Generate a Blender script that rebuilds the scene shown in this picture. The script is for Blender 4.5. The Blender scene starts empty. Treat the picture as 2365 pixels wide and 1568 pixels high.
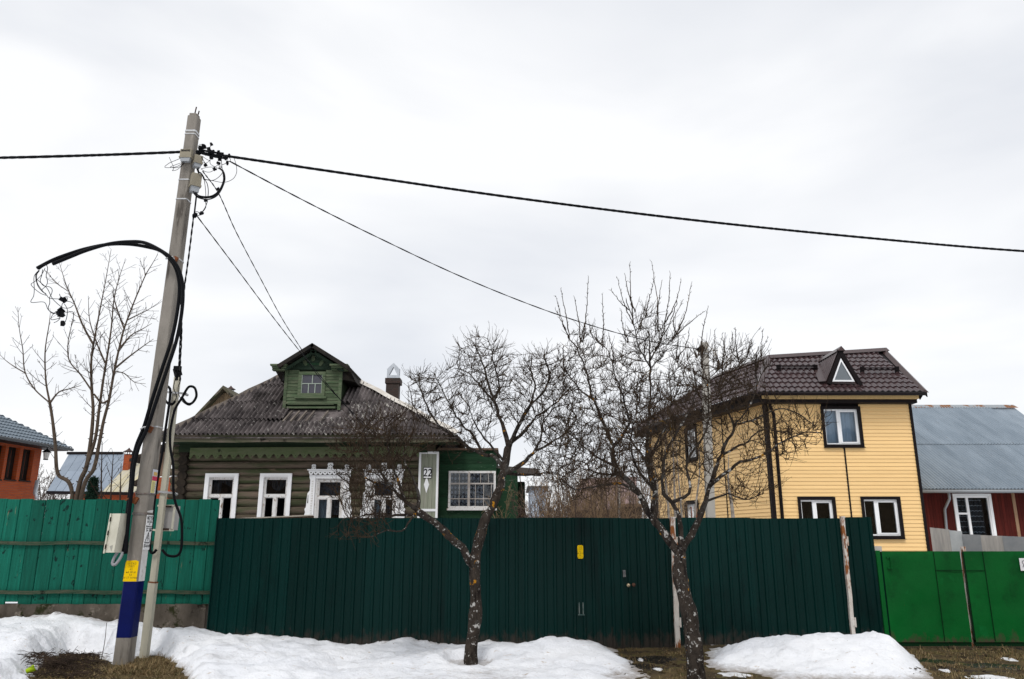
import bpy, math, random
import numpy as np
from mathutils import Vector, noise as mnoise

R = math.radians
random.seed(7)
rng = np.random.default_rng(7)
scene = bpy.context.scene
COL = scene.collection

# ------------------------------------------------------------------ camera
FPX, CX, CY, PITCH, EYE = 1800.0, 1182.5, 784.0, R(14.5), 1.6
cam_d = bpy.data.cameras.new("camera")
cam = bpy.data.objects.new("camera", cam_d)
COL.objects.link(cam)
cam.location = (0, 0, EYE)
cam.rotation_euler = (R(90) + PITCH, 0, 0)
cam_d.sensor_fit = 'HORIZONTAL'
cam_d.sensor_width = 36.0
cam_d.lens = 36.0 * FPX / 2365.0
cam_d.clip_start = 0.1
cam_d.clip_end = 3000
scene.camera = cam

# ------------------------------------------------------------------ sky
SUN_EL, SUN_AZ = R(52), R(192)      # soft sun behind the cloud, high and a little to the left behind the camera
w = bpy.data.worlds.new("World")
scene.world = w
w.use_nodes = True
nt = w.node_tree
nt.nodes.clear()
out = nt.nodes.new('ShaderNodeOutputWorld')
sky = nt.nodes.new('ShaderNodeTexSky')
sky.sky_type = 'NISHITA'
sky.sun_disc = False
sky.sun_elevation = SUN_EL
sky.sun_rotation = SUN_AZ
bgs = nt.nodes.new('ShaderNodeBackground')
bgs.inputs['Strength'].default_value = 0.12
nt.links.new(sky.outputs[0], bgs.inputs['Color'])
tc = nt.nodes.new('ShaderNodeTexCoord')
mp = nt.nodes.new('ShaderNodeMapping')
mp.inputs['Scale'].default_value = (1.0, 1.0, 3.2)
mp.inputs['Location'].default_value = (0.9, 0.35, 0.1)
nt.links.new(tc.outputs['Generated'], mp.inputs['Vector'])
n1 = nt.nodes.new('ShaderNodeTexNoise')
n1.inputs['Scale'].default_value = 1.7
n1.inputs['Detail'].default_value = 5.0
n1.inputs['Roughness'].default_value = 0.45
n1.inputs['Distortion'].default_value = 0.35
nt.links.new(mp.outputs[0], n1.inputs['Vector'])
cr = nt.nodes.new('ShaderNodeValToRGB')
cr.color_ramp.elements[0].position = 0.30
cr.color_ramp.elements[0].color = (0.74, 0.765, 0.815, 1)
cr.color_ramp.elements[1].position = 0.56
cr.color_ramp.elements[1].color = (0.985, 0.99, 1.0, 1)
nt.links.new(n1.outputs['Fac'], cr.inputs[0])
bgc = nt.nodes.new('ShaderNodeBackground')
bgc.inputs['Strength'].default_value = 1.0
nt.links.new(cr.outputs[0], bgc.inputs['Color'])
mx = nt.nodes.new('ShaderNodeMixShader')
mx.inputs[0].default_value = 0.93
nt.links.new(bgs.outputs[0], mx.inputs[1])
nt.links.new(bgc.outputs[0], mx.inputs[2])
nt.links.new(mx.outputs[0], out.inputs['Surface'])

# ------------------------------------------------------------------ sun
sd = bpy.data.lights.new("sun", 'SUN')
sd.energy = 1.45
sd.angle = R(16)
sd.color = (1.0, 0.97, 0.93)
sun = bpy.data.objects.new("sun", sd)
COL.objects.link(sun)
sun.rotation_euler = (R(90) - SUN_EL, 0, R(180) - SUN_AZ)

# ------------------------------------------------------------------ exposure
vs = scene.view_settings
vs.view_transform = 'Standard'
vs.look = 'None'
vs.exposure = 0.1
vs.gamma = 1.0
vs.use_curve_mapping = False
scene.cycles.max_bounces = 6
scene.cycles.transparent_max_bounces = 12

# ------------------------------------------------------------------ pixel helpers (2365 x 1568 pixel units)
SP, CP = math.sin(PITCH), math.cos(PITCH)
def ray(x, y):
    r, u = (x - CX) / FPX, (CY - y) / FPX
    return Vector((r, CP - u * SP, SP + u * CP))
def P(x, y, Y):
    d = ray(x, y); k = Y / d.y
    return Vector((d.x * k, Y, EYE + d.z * k))
def PZ(x, y, z):
    d = ray(x, y); k = (z - EYE) / d.z
    return Vector((d.x * k, d.y * k, z))
def zc(zs, x0, y0):
    """zoomed-crop pixel -> 2365-wide pixel"""
    return lambda x, y: ((x0 + x / zs) / 1.3776, (y0 + y / zs) / 1.3776)

# ------------------------------------------------------------------ object helpers
ORG = {}
def tag(o, label, cat, group=None, kind=None):
    if label: o['label'] = label
    if cat: o['category'] = cat
    if group: o['group'] = group
    if kind: o['kind'] = kind
    return o
def thing(name, label, cat, loc=(0, 0, 0), group=None):
    o = bpy.data.objects.new(name, None)
    o.empty_display_size = 0.2
    COL.objects.link(o)
    o.location = loc
    ORG[o.name] = Vector(loc)
    return tag(o, label, cat, group)
def link_mesh(name, me, parent=None, loc=None, rot=None):
    o = bpy.data.objects.new(name, me)
    COL.objects.link(o)
    if parent is not None:
        o.parent = parent
        ORG[o.name] = ORG[parent.name]
    else:
        ORG[o.name] = Vector((0, 0, 0))
    if loc is not None:
        o.location = Vector(loc) - (ORG[parent.name] if parent is not None else Vector((0, 0, 0)))
    if rot is not None:
        o.rotation_euler = rot
    return o

class MB:
    def __init__(s):
        s.v = []; s.f = []
    def add(s, vs, fs):
        n = len(s.v)
        s.v.extend([tuple(p) for p in vs])
        s.f.extend([tuple(i + n for i in f) for f in fs])
        return s
    def hexa(s, p):
        return s.add(p, [(0, 3, 2, 1), (4, 5, 6, 7), (0, 1, 5, 4), (1, 2, 6, 5), (2, 3, 7, 6), (3, 0, 4, 7)])
    def box(s, x0, x1, y0, y1, z0, z1):
        return s.hexa([(x0, y0, z0), (x1, y0, z0), (x1, y1, z0), (x0, y1, z0), (x0, y0, z1), (x1, y0, z1), (x1, y1, z1), (x0, y1, z1)])
    def beam(s, a, b, wd, ht, up=(0, 0, 1)):
        a = Vector(a); b = Vector(b); d = (b - a).normalized()
        sd_ = d.cross(Vector(up))
        if sd_.length < 1e-4: sd_ = Vector((1, 0, 0))
        sd_.normalize(); u = sd_.cross(d).normalized()
        o = []
        for q in (a, b):
            o += [q - sd_ * wd / 2 - u * ht / 2, q + sd_ * wd / 2 - u * ht / 2, q + sd_ * wd / 2 + u * ht / 2, q - sd_ * wd / 2 + u * ht / 2]
        return s.hexa(o)
    def prism(s, poly, dirv):
        """poly: list of 3-D points, extruded by dirv"""
        n = len(poly); d = Vector(dirv)
        a = [Vector(p) for p in poly]; b = [p + d for p in a]
        fs = [tuple(range(n))[::-1], tuple(range(n, 2 * n))]
        fs += [(i, (i + 1) % n, n + (i + 1) % n, n + i) for i in range(n)]
        return s.add(a + b, fs)
    def tube(s, pts, rad, n=8, cap=True):
        pts = [Vector(p) for p in pts]; m = len(pts)
        if not hasattr(rad, '__len__'): rad = [rad] * m
        base = len(s.v); ref = None
        for i, p in enumerate(pts):
            d = (pts[min(i + 1, m - 1)] - pts[max(i - 1, 0)])
            if d.length < 1e-9: d = Vector((0, 0, 1))
            d.normalize()
            if ref is None:
                ref = d.cross(Vector((0.31, 0.17, 0.93)))
                if ref.length < 1e-3: ref = d.cross(Vector((1, 0, 0)))
            ref = (ref - d * ref.dot(d)).normalized()
            b = d.cross(ref)
            for k in range(n):
                t = 2 * math.pi * k / n
                s.v.append(tuple(p + (ref * math.cos(t) + b * math.sin(t)) * rad[i]))
        for i in range(m - 1):
            for k in range(n):
                k2 = (k + 1) % n
                s.f.append((base + i * n + k, base + i * n + k2, base + (i + 1) * n + k2, base + (i + 1) * n + k))
        if cap:
            s.f.append(tuple(base + k for k in range(n))[::-1])
            s.f.append(tuple(base + (m - 1) * n + k for k in range(n)))
        return s
    def lathe(s, prof, c, n=20, axis=(0, 0, 1)):
        c = Vector(c); ax = Vector(axis).normalized()
        a = ax.cross(Vector((0, 1, 0.01))).normalized(); b = ax.cross(a)
        base = len(s.v); m = len(prof)
        for (r, h) in prof:
            for k in range(n):
                t = 2 * math.pi * k / n
                s.v.append(tuple(c + ax * h + (a * math.cos(t) + b * math.sin(t)) * r))
        for i in range(m - 1):
            for k in range(n):
                k2 = (k + 1) % n
                s.f.append((base + i * n + k, base + i * n + k2, base + (i + 1) * n + k2, base + (i + 1) * n + k))
        s.f.append(tuple(base + k for k in range(n))[::-1])
        s.f.append(tuple(base + (m - 1) * n + k for k in range(n)))
        return s
    def mesh(s, name, m, origin=Vector((0, 0, 0)), smooth=False):
        me = bpy.data.meshes.new(name)
        o = origin
        me.from_pydata([(x - o[0], y - o[1], z - o[2]) for (x, y, z) in s.v], [], s.f)
        if m is not None: me.materials.append(m)
        if smooth: me.polygons.foreach_set('use_smooth', [True] * len(me.polygons))
        me.update()
        return me
    def build(s, name, m, parent=None, smooth=False):
        o = ORG[parent.name] if parent is not None else Vector((0, 0, 0))
        return link_mesh(name, s.mesh(name, m, o, smooth), parent)

def np_mesh(name, V, Q, m, smooth=False):
    me = bpy.data.meshes.new(name)
    k = Q.shape[1]
    me.vertices.add(len(V)); me.vertices.foreach_set('co', np.asarray(V, dtype=np.float32).ravel())
    me.loops.add(Q.size); me.loops.foreach_set('vertex_index', np.asarray(Q, dtype=np.int32).ravel())
    me.polygons.add(len(Q)); me.polygons.foreach_set('loop_start', np.arange(0, Q.size, k, dtype=np.int32))
    if smooth: me.polygons.foreach_set('use_smooth', np.ones(len(Q), dtype=bool))
    me.update(calc_edges=True)
    if m is not None: me.materials.append(m)
    return me

def catmull(pts, sub=8):
    pts = [Vector(p) for p in pts]
    q = [pts[0] * 2 - pts[1]] + pts + [pts[-1] * 2 - pts[-2]]
    o = []
    for i in range(1, len(q) - 2):
        a, b, c, d = q[i - 1], q[i], q[i + 1], q[i + 2]
        for k in range(sub):
            t = k / sub
            o.append(0.5 * ((2 * b) + (c - a) * t + (2 * a - 5 * b + 4 * c - d) * t * t + (3 * b - a - 3 * c + d) * t ** 3))
    o.append(pts[-1])
    return o

class Wall:
    """vertical wall plane: origin, horizontal unit direction u, outward normal n"""
    def __init__(s, o, u):
        s.o = Vector((o[0], o[1], 0)); s.u = Vector((u[0], u[1], 0)).normalized()
        n = Vector((s.u.y, -s.u.x, 0))
        s.n = n if n.dot(Vector((0, 0, 0)) - s.o) > 0 else -n
    def pt(s, u, z, n=0.0):
        p = s.o + s.u * u + s.n * n
        return Vector((p.x, p.y, z))
    def px(s, x, y, n=0.0):
        d = ray(x, y); o = s.o + s.n * n
        k = o.dot(s.n) / (d.x * s.n.x + d.y * s.n.y)
        p = Vector((d.x * k, d.y * k, EYE + d.z * k))
        return (p - o).dot(s.u), p.z
    def box(s, mb, u0, u1, z0, z1, n0, n1):
        return mb.hexa([s.pt(u0, z0, n1), s.pt(u1, z0, n1), s.pt(u1, z0, n0), s.pt(u0, z0, n0),
                        s.pt(u0, z1, n1), s.pt(u1, z1, n1), s.pt(u1, z1, n0), s.pt(u0, z1, n0)])
    def poly(s, mb, pts, n0, n1):
        return mb.prism([s.pt(u, z, n0) for (u, z) in pts], s.n * (n1 - n0))
    def frame(s, mb, u0, u1, z0, z1, t, n0, n1, tb=None):
        tb = t if tb is None else tb
        s.box(mb, u0, u0 + t, z0, z1, n0, n1); s.box(mb, u1 - t, u1, z0, z1, n0, n1)
        s.box(mb, u0 + t, u1 - t, z1 - t, z1, n0, n1); s.box(mb, u0 + t, u1 - t, z0, z0 + tb, n0, n1)
        return mb

def profiled(mb, O, e, wv, s0, s1, tmin, tmax, wave, amp, row=None, step=0.0, cols=6, nv=None, trap=False):
    """corrugated or tile-profiled roof slope: along eave e, up the slope wv"""
    O = Vector(O); e = Vector(e).normalized(); wv = Vector(wv).normalized()
    nv = e.cross(wv).normalized()
    if nv.z < 0: nv = -nv
    nc = max(2, int(round((s1 - s0) / wave * cols)))
    lo = min(tmin(s0 + (s1 - s0) * i / nc) for i in range(nc + 1)); hi = max(tmax(s0 + (s1 - s0) * i / nc) for i in range(nc + 1))
    ts = []
    if row:
        k = math.floor(lo / row)
        while k * row < hi:
            a, b = max(k * row, lo), min((k + 1) * row, hi)
            if b > a + 1e-5:
                fa = 1 - (a - k * row) / row; fb = 1 - (b - k * row) / row
                ts.append((a + 1e-4, step * fa)); ts.append((b - 1e-4, step * fb))
            k += 1
    else:
        n = 3
        ts = [(lo + (hi - lo) * i / n, 0) for i in range(n + 1)]
    base = len(mb.v); m = len(ts)
    for i in range(nc + 1):
        s = s0 + (s1 - s0) * i / nc
        ph = 2 * math.pi * s / wave
        c = math.sin(ph)
        h = amp * (max(-0.6, min(0.6, 1.6 * c)) if trap else c)
        t0, t1 = tmin(s), max(tmax(s), tmin(s))
        for (t, st) in ts:
            tt = min(max(t, t0), t1)
            mb.v.append(tuple(O + e * s + wv * tt + nv * (h + st)))
    for i in range(nc):
        for j in range(m - 1):
            a = base + i * m + j
            A, B = Vector(mb.v[a]), Vector(mb.v[a + 1]); C, D = Vector(mb.v[a + m]), Vector(mb.v[a + m + 1])
            if (A - B).length < 1e-5 and (C - D).length < 1e-5: continue
            mb.f.append((a, a + m, a + m + 1, a + 1))
    return mb

# ------------------------------------------------------------------ materials
MATS = {}
def mat(name, col, col2=None, scale=6.0, stretch=(1, 1, 1), rough=0.8, bump=0.0, bscale=None, bstretch=None, spots=(), rand=0.0,
        metal=0.0, spec=0.12, detail=6.0, lo=0.35, hi=0.65, bdist=0.02, attr=None, splash=None, dirt=None):
    if name in MATS: return MATS[name]
    m = bpy.data.materials.new(name); m.use_nodes = True
    t = m.node_tree; N = t.nodes; L = t.links
    b = N['Principled BSDF']
    b.inputs['Roughness'].default_value = rough
    b.inputs['Metallic'].default_value = metal
    b.inputs['Specular IOR Level'].default_value = spec
    tcn = N.new('ShaderNodeTexCoord'); vec = tcn.outputs['Object']
    oi = N.new('ShaderNodeObjectInfo')
    ad = N.new('ShaderNodeVectorMath'); ad.operation = 'ADD'
    sc = N.new('ShaderNodeMath'); sc.operation = 'MULTIPLY'; sc.inputs[1].default_value = 37.0 if rand > 0 else 0.0
    L.new(oi.outputs['Random'], sc.inputs[0])
    cb = N.new('ShaderNodeCombineXYZ'); L.new(sc.outputs[0], cb.inputs[0]); L.new(sc.outputs[0], cb.inputs[1]); L.new(sc.outputs[0], cb.inputs[2])
    L.new(vec, ad.inputs[0]); L.new(cb.outputs[0], ad.inputs[1]); vec = ad.outputs[0]
    def nz(scl, st, det=detail, rgh=0.6, kind='NOISE'):
        mpn = N.new('ShaderNodeMapping'); mpn.inputs['Scale'].default_value = st
        L.new(vec, mpn.inputs['Vector'])
        if kind == 'NOISE':
            x = N.new('ShaderNodeTexNoise'); x.inputs['Detail'].default_value = det; x.inputs['Roughness'].default_value = rgh
        else:
            x = N.new('ShaderNodeTexVoronoi')
        x.inputs['Scale'].default_value = scl
        L.new(mpn.outputs[0], x.inputs['Vector'])
        return x.outputs['Fac'] if kind == 'NOISE' else x.outputs['Distance']
    def ramp(src, p0, p1):
        r_ = N.new('ShaderNodeMapRange'); r_.inputs['From Min'].default_value = p0; r_.inputs['From Max'].default_value = p1
        L.new(src, r_.inputs['Value']); return r_.outputs[0]
    def mixc(fac, a, c):
        x = N.new('ShaderNodeMix'); x.data_type = 'RGBA'
        if hasattr(fac, 'links'): L.new(fac, x.inputs[0])
        else: x.inputs[0].default_value = fac
        for s_, i in ((a, 6), (c, 7)):
            if hasattr(s_, 'links'): L.new(s_, x.inputs[i])
            else: x.inputs[i].default_value = (*s_, 1)
        return x.outputs[2]
    if attr:
        an = N.new('ShaderNodeAttribute'); an.attribute_name = attr
        cur = an.outputs['Color']
    elif col2 is not None:
        cur = mixc(ramp(nz(scale, stretch), lo, hi), col, col2)
    else:
        cur = mixc(0.0, col, col)
    for sp in spots:
        c_, scl, th, soft = sp[:4]; st = sp[4] if len(sp) > 4 else (1, 1, 1)
        cur = mixc(ramp(nz(scl, st, 5.0, 0.65), th, th + soft), cur, c_)
    if splash:                      # mud thrown up from the ground, ragged upper edge
        sx_ = N.new('ShaderNodeSeparateXYZ'); L.new(tcn.outputs['Object'], sx_.inputs[0])
        hgt = N.new('ShaderNodeMapRange'); hgt.inputs['From Min'].default_value = 0.0; hgt.inputs['From Max'].default_value = splash[1]; hgt.inputs['To Min'].default_value = 0.30; hgt.inputs['To Max'].default_value = -0.25; hgt.clamp = False
        L.new(sx_.outputs['Z'], hgt.inputs['Value']); sm_ = N.new('ShaderNodeMath'); sm_.operation = 'ADD'; L.new(hgt.outputs[0], sm_.inputs[0]); L.new(nz(9.0, (1, 1, 0.6), 6.0, 0.7), sm_.inputs[1])
        cur = mixc(ramp(sm_.outputs[0], 0.5, 0.72), cur, splash[0])
    if dirt:                        # dirt mask stored on the mesh, broken up by noise
        an = N.new('ShaderNodeAttribute'); an.attribute_name = 'dirt'; mm_ = N.new('ShaderNodeMath'); mm_.operation = 'MULTIPLY_ADD'
        L.new(nz(12.0, (1, 1, 1), 6.0, 0.7), mm_.inputs[0]); mm_.inputs[1].default_value = 0.9; L.new(an.outputs['Fac'], mm_.inputs[2])
        cur = mixc(ramp(mm_.outputs[0], 0.72, 1.3), cur, dirt)
    if rand > 0:
        hs = N.new('ShaderNodeHueSaturation')
        mr = N.new('ShaderNodeMapRange'); mr.inputs['To Min'].default_value = 1 - rand; mr.inputs['To Max'].default_value = 1 + rand
        L.new(oi.outputs['Random'], mr.inputs['Value']); L.new(mr.outputs[0], hs.inputs['Value'])
        L.new(cur, hs.inputs['Color']); cur = hs.outputs['Color']
    L.new(cur, b.inputs['Base Color'])
    if bump > 0:
        bn = N.new('ShaderNodeBump'); bn.inputs['Strength'].default_value = bump; bn.inputs['Distance'].default_value = bdist
        L.new(nz(bscale or scale, bstretch or stretch, 8.0, 0.65), bn.inputs['Height']); L.new(bn.outputs[0], b.inputs['Normal'])
    MATS[name] = m
    return m

def glass_mat(name, tint=(0.8, 0.86, 0.9), ior=1.7, wob=0.02):
    if name in MATS: return MATS[name]
    m = bpy.data.materials.new(name); m.use_nodes = True
    t = m.node_tree; N = t.nodes; L = t.links; N.clear()
    o = N.new('ShaderNodeOutputMaterial'); tr = N.new('ShaderNodeBsdfTransparent'); gl = N.new('ShaderNodeBsdfGlossy')
    tr.inputs['Color'].default_value = (*tint, 1)
    gl.inputs['Roughness'].default_value = 0.02
    fr = N.new('ShaderNodeFresnel'); fr.inputs['IOR'].default_value = ior
    mx_ = N.new('ShaderNodeMixShader')
    bn = N.new('ShaderNodeBump'); bn.inputs['Strength'].default_value = wob; nz = N.new('ShaderNodeTexNoise'); nz.inputs['Scale'].default_value = 1.3
    L.new(nz.outputs['Fac'], bn.inputs['Height']); L.new(bn.outputs[0], gl.inputs['Normal'])
    L.new(fr.outputs[0], mx_.inputs[0]); L.new(tr.outputs[0], mx_.inputs[1]); L.new(gl.outputs[0], mx_.inputs[2]); L.new(mx_.outputs[0], o.inputs['Surface'])
    MATS[name] = m
    return m

def brick_mat(name, c1, c2, mortar, bw=0.26, bh=0.077):
    m = bpy.data.materials.new(name); m.use_nodes = True
    t = m.node_tree; N = t.nodes; L = t.links; b = N['Principled BSDF']
    b.inputs['Roughness'].default_value = 0.8
    uv = N.new('ShaderNodeUVMap')
    br = N.new('ShaderNodeTexBrick')
    br.inputs['Scale'].default_value = 1.0
    br.inputs['Brick Width'].default_value = bw; br.inputs['Row Height'].default_value = bh
    br.inputs['Mortar Size'].default_value = 0.007
    br.inputs['Color1'].default_value = (*c1, 1); br.inputs['Color2'].default_value = (*c2, 1); br.inputs['Mortar'].default_value = (*mortar, 1)
    L.new(uv.outputs[0], br.inputs['Vector'])
    nzn = N.new('ShaderNodeTexNoise'); nzn.inputs['Scale'].default_value = 3.0; nzn.inputs['Detail'].default_value = 6
    L.new(uv.outputs[0], nzn.inputs['Vector'])
    mxn = N.new('ShaderNodeMix'); mxn.data_type = 'RGBA'; mxn.blend_type = 'MULTIPLY'; mxn.inputs[0].default_value = 0.5
    L.new(br.outputs['Color'], mxn.inputs[6]); L.new(nzn.outputs['Color'], mxn.inputs[7])
    hs = N.new('ShaderNodeHueSaturation'); hs.inputs['Value'].default_value = 0.8; hs.inputs['Saturation'].default_value = 1.05
    L.new(br.outputs['Color'], hs.inputs['Color']); L.new(hs.outputs[0], b.inputs['Base Color'])
    bn = N.new('ShaderNodeBump'); bn.inputs['Strength'].default_value = 0.6; bn.inputs['Distance'].default_value = 0.01; bn.invert = True
    L.new(br.outputs['Fac'], bn.inputs['Height']); L.new(bn.outputs[0], b.inputs['Normal'])
    MATS[name] = m
    return m
def box_uv(me):
    """metric box-projected UVs from the face normals"""
    uvl = me.uv_layers.new(name='uv')
    for p in me.polygons:
        n = p.normal
        for li in p.loop_indices:
            c = me.vertices[me.loops[li].vertex_index].co
            if abs(n.z) > 0.8: uvl.data[li].uv = (c.x, c.y)
            else:
                h = Vector((-n.y, n.x, 0)).normalized()
                uvl.data[li].uv = (c.x * h.x + c.y * h.y, c.z)

# shared palette
M_snow = None

# ================================================================== GROUND, SNOW
YF = 12.75                                     # plane of the street fences
m_ground = mat('mud_and_dead_grass', (0.035, 0.026, 0.018), (0.12, 0.085, 0.04), scale=2.2, rough=0.9, bump=0.9, bscale=14, bdist=0.05,
               spots=[((0.10, 0.085, 0.03), 5.5, 0.52, 0.1), ((0.022, 0.018, 0.014), 1.3, 0.56, 0.06), ((0.15, 0.115, 0.06), 17, 0.6, 0.08)])
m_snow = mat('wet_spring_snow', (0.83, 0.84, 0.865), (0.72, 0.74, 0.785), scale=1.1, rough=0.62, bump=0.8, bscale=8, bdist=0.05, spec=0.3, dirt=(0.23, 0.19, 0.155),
             spots=[((0.56, 0.56, 0.57), 2.2, 0.55, 0.18), ((0.50, 0.42, 0.34), 7, 0.63, 0.09, (1, 2.0, 1)), ((0.24, 0.17, 0.11), 26, 0.665, 0.05), ((0.08, 0.06, 0.045), 55, 0.71, 0.03)])

POLE_B = P(270, 1545, 10.85); POLE_B.z = 0.0
TREE1 = PZ(1085, 1537, 0.0)
TREE2 = PZ(1606, 1580, 0.0)
POST_B = PZ(334, 1503, 0.1)

def worldpoly(pts, z=0.08):
    return np.array([(lambda q: (q.x, q.y))(PZ(x, y, z)) for (x, y) in pts])
def sdist(poly, X, Y):
    """signed distance, positive outside the polygon"""
    d = np.full(X.shape, 1e9); ins = np.zeros(X.shape, bool)
    n = len(poly)
    for i in range(n):
        (ax, ay), (bx, by) = poly[i], poly[(i + 1) % n]
        ex, ey = bx - ax, by - ay
        t = np.clip(((X - ax) * ex + (Y - ay) * ey) / (ex * ex + ey * ey + 1e-12), 0, 1)
        d = np.minimum(d, np.hypot(X - ax - t * ex, Y - ay - t * ey))
        c = ((ay > Y) != (by > Y)) & (X < (bx - ax) * (Y - ay) / (by - ay + 1e-12) + ax)
        ins ^= c
    return np.where(ins, -d, d)
def sm(x, a, b):
    t = np.clip((x - a) / (b - a), 0, 1); return t * t * (3 - 2 * t)
def fbm(X, Y, s, seed, oct=4):
    f = np.empty(X.size); xr = X.ravel(); yr = Y.ravel()
    for i in range(X.size):
        f[i] = mnoise.fractal((xr[i] * s + seed, yr[i] * s - seed, seed * 0.7), 0.6, 2.1, oct)
    return f.reshape(X.shape)

xs = np.concatenate([[-600, -250, -100, -45, -25, -16], np.arange(-11, 11.01, 0.07), [16, 25, 45, 100, 250, 600]])
ys = np.concatenate([[-60, -20, 0, 4, 6.5], np.arange(7.6, 13.3, 0.06), [14.5, 17, 22, 30, 45, 80, 150, 350, 900]])
GX, GY = np.meshgrid(xs, ys)
near = ((np.abs(GX) < 11.5) & (GY > 7.5) & (GY < 13.4)).astype(float)
NZ1 = fbm(GX, GY, 0.9, 3.1, 5) * near
NZ2 = fbm(GX, GY, 4.0, 8.4, 4) * near
def hill(cx, cy, rx, ry, h):
    return h * np.exp(-((GX - cx) / rx) ** 2 - ((GY - cy) / ry) ** 2)
GZ = 0.02 * NZ1 + 0.012 * NZ2
GZ += hill(POLE_B.x + 0.35, POLE_B.y + 0.1, 0.95, 0.75, 0.03) + hill(POLE_B.x - 1.1, POLE_B.y + 0.1, 0.7, 0.5, 0.10)
GZ *= near
def grid_faces(nr, nc):
    a = (np.arange(nr - 1)[:, None] * nc + np.arange(nc - 1)[None, :]).ravel()
    return np.stack([a, a + 1, a + nc + 1, a + nc], 1)
GF = grid_faces(*GX.shape)
me = np_mesh('ground', np.stack([GX, GY, GZ], -1).reshape(-1, 3), GF, m_ground, True)
tag(link_mesh('ground', me), 'muddy brown ground with dead grass in front of the fences', None, kind='structure')

# snow depth
Tx = [-20, -9, -7.7, -6.3, -5.6, -5.3, -4.7, -4.2, -3.5, -2.2, -1, -0.2, 0.3, 0.8, 1.2, 1.6, 2.0, 2.8, 6.4, 20]
Tz = [0.5, 0.48, 0.44, 0.42, 0.37, 0.33, 0.27, 0.225, 0.17, 0.08, 0.065, 0.09, 0.10, 0.11, 0.09, 0.02, 0.01, 0.0, 0.0, 0.0]
S = np.interp(GX, Tx, Tz) * (0.62 + 0.38 * sm(GY, 9.5, 12.6))
S += hill(0.75, 11.75, 0.75, 0.55, 0.135) + hill(-1.4, 10.4, 1.6, 0.7, 0.06) + hill(-3.4, 11.3, 0.9, 0.5, 0.05)
S += hill(TREE1.x, TREE1.y + 0.35, 0.9, 0.4, 0.07)
S += hill(4.45, 11.35, 1.15, 0.85, 0.36) + hill(3.5, 11.7, 0.6, 0.5, 0.12) + hill(5.3, 11.2, 0.6, 0.6, 0.11)
S += 0.05 * NZ1 + 0.026 * NZ2 + 0.012 * fbm(GX, GY, 9.0, 5.5, 3) * near
bare = [worldpoly(p, zz) for p, zz in zip((
    [(-300, 1660), (-200, 1548), (-40, 1542), (45, 1532), (95, 1508), (125, 1490), (165, 1472), (232, 1474), (262, 1498), (312, 1480), (345, 1470), (398, 1484), (428, 1508), (436, 1535), (462, 1560), (470, 1640)],
    [(1415, 1468), (1640, 1466), (1622, 1516), (1642, 1541), (1745, 1566), (1820, 1640), (1580, 1640), (1620, 1580), (1560, 1552), (1495, 1528), (1440, 1506)],
    [(2118, 1500), (2142, 1534), (2190, 1566), (2255, 1640), (3200, 1640), (3200, 1440), (2060, 1440), (2078, 1490)],
    [(352, 1440), (470, 1436), (482, 1450), (430, 1466), (385, 1470), (356, 1462)]), (0.24, 0.08, 0.08, 0.2))]
for i, pl in enumerate(bare):
    d = sdist(pl, GX + 0.10 * NZ2, GY + 0.09 * NZ2 + 0.05 * NZ1)
    wd = (0.30, 0.35, 0.42, 0.12)[i]
    S = np.where(d < wd, S * sm(d, -0.02, wd) - 0.10 * (1 - sm(d, -0.16, 0.05)), S)
rt = np.hypot(GX - TREE1.x, GY - TREE1.y)
S = np.where(near > 0, S * (1 - 0.62 * np.exp(-((GX - TREE1.x) / 1.2) ** 2) * sm(TREE1.y - 0.12 - GY, 0.0, 0.35)), S)
S = np.where(rt < 0.5, 0.012 + (S - 0.012) * sm(rt, 0.30, 0.41), S)
far = (1 - near) * 0.06
far = np.where(np.abs(GX) > 11.5, 0.05, far)
S = np.where(near > 0, S, far)
S = np.where((GY > 13.4), 0.12, S)
keep = (S.ravel()[GF] > -0.03).any(1)
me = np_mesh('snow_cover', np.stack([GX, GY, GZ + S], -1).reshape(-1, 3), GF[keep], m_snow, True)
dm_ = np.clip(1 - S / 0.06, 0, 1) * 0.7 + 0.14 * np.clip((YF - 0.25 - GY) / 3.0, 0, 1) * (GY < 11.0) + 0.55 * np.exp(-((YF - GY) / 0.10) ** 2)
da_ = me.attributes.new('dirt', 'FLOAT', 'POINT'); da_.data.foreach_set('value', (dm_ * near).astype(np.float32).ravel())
tag(link_mesh('snow_cover', me), 'old melting snow lying in drifts along the foot of the fences', 'snow', kind='stuff')

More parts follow.
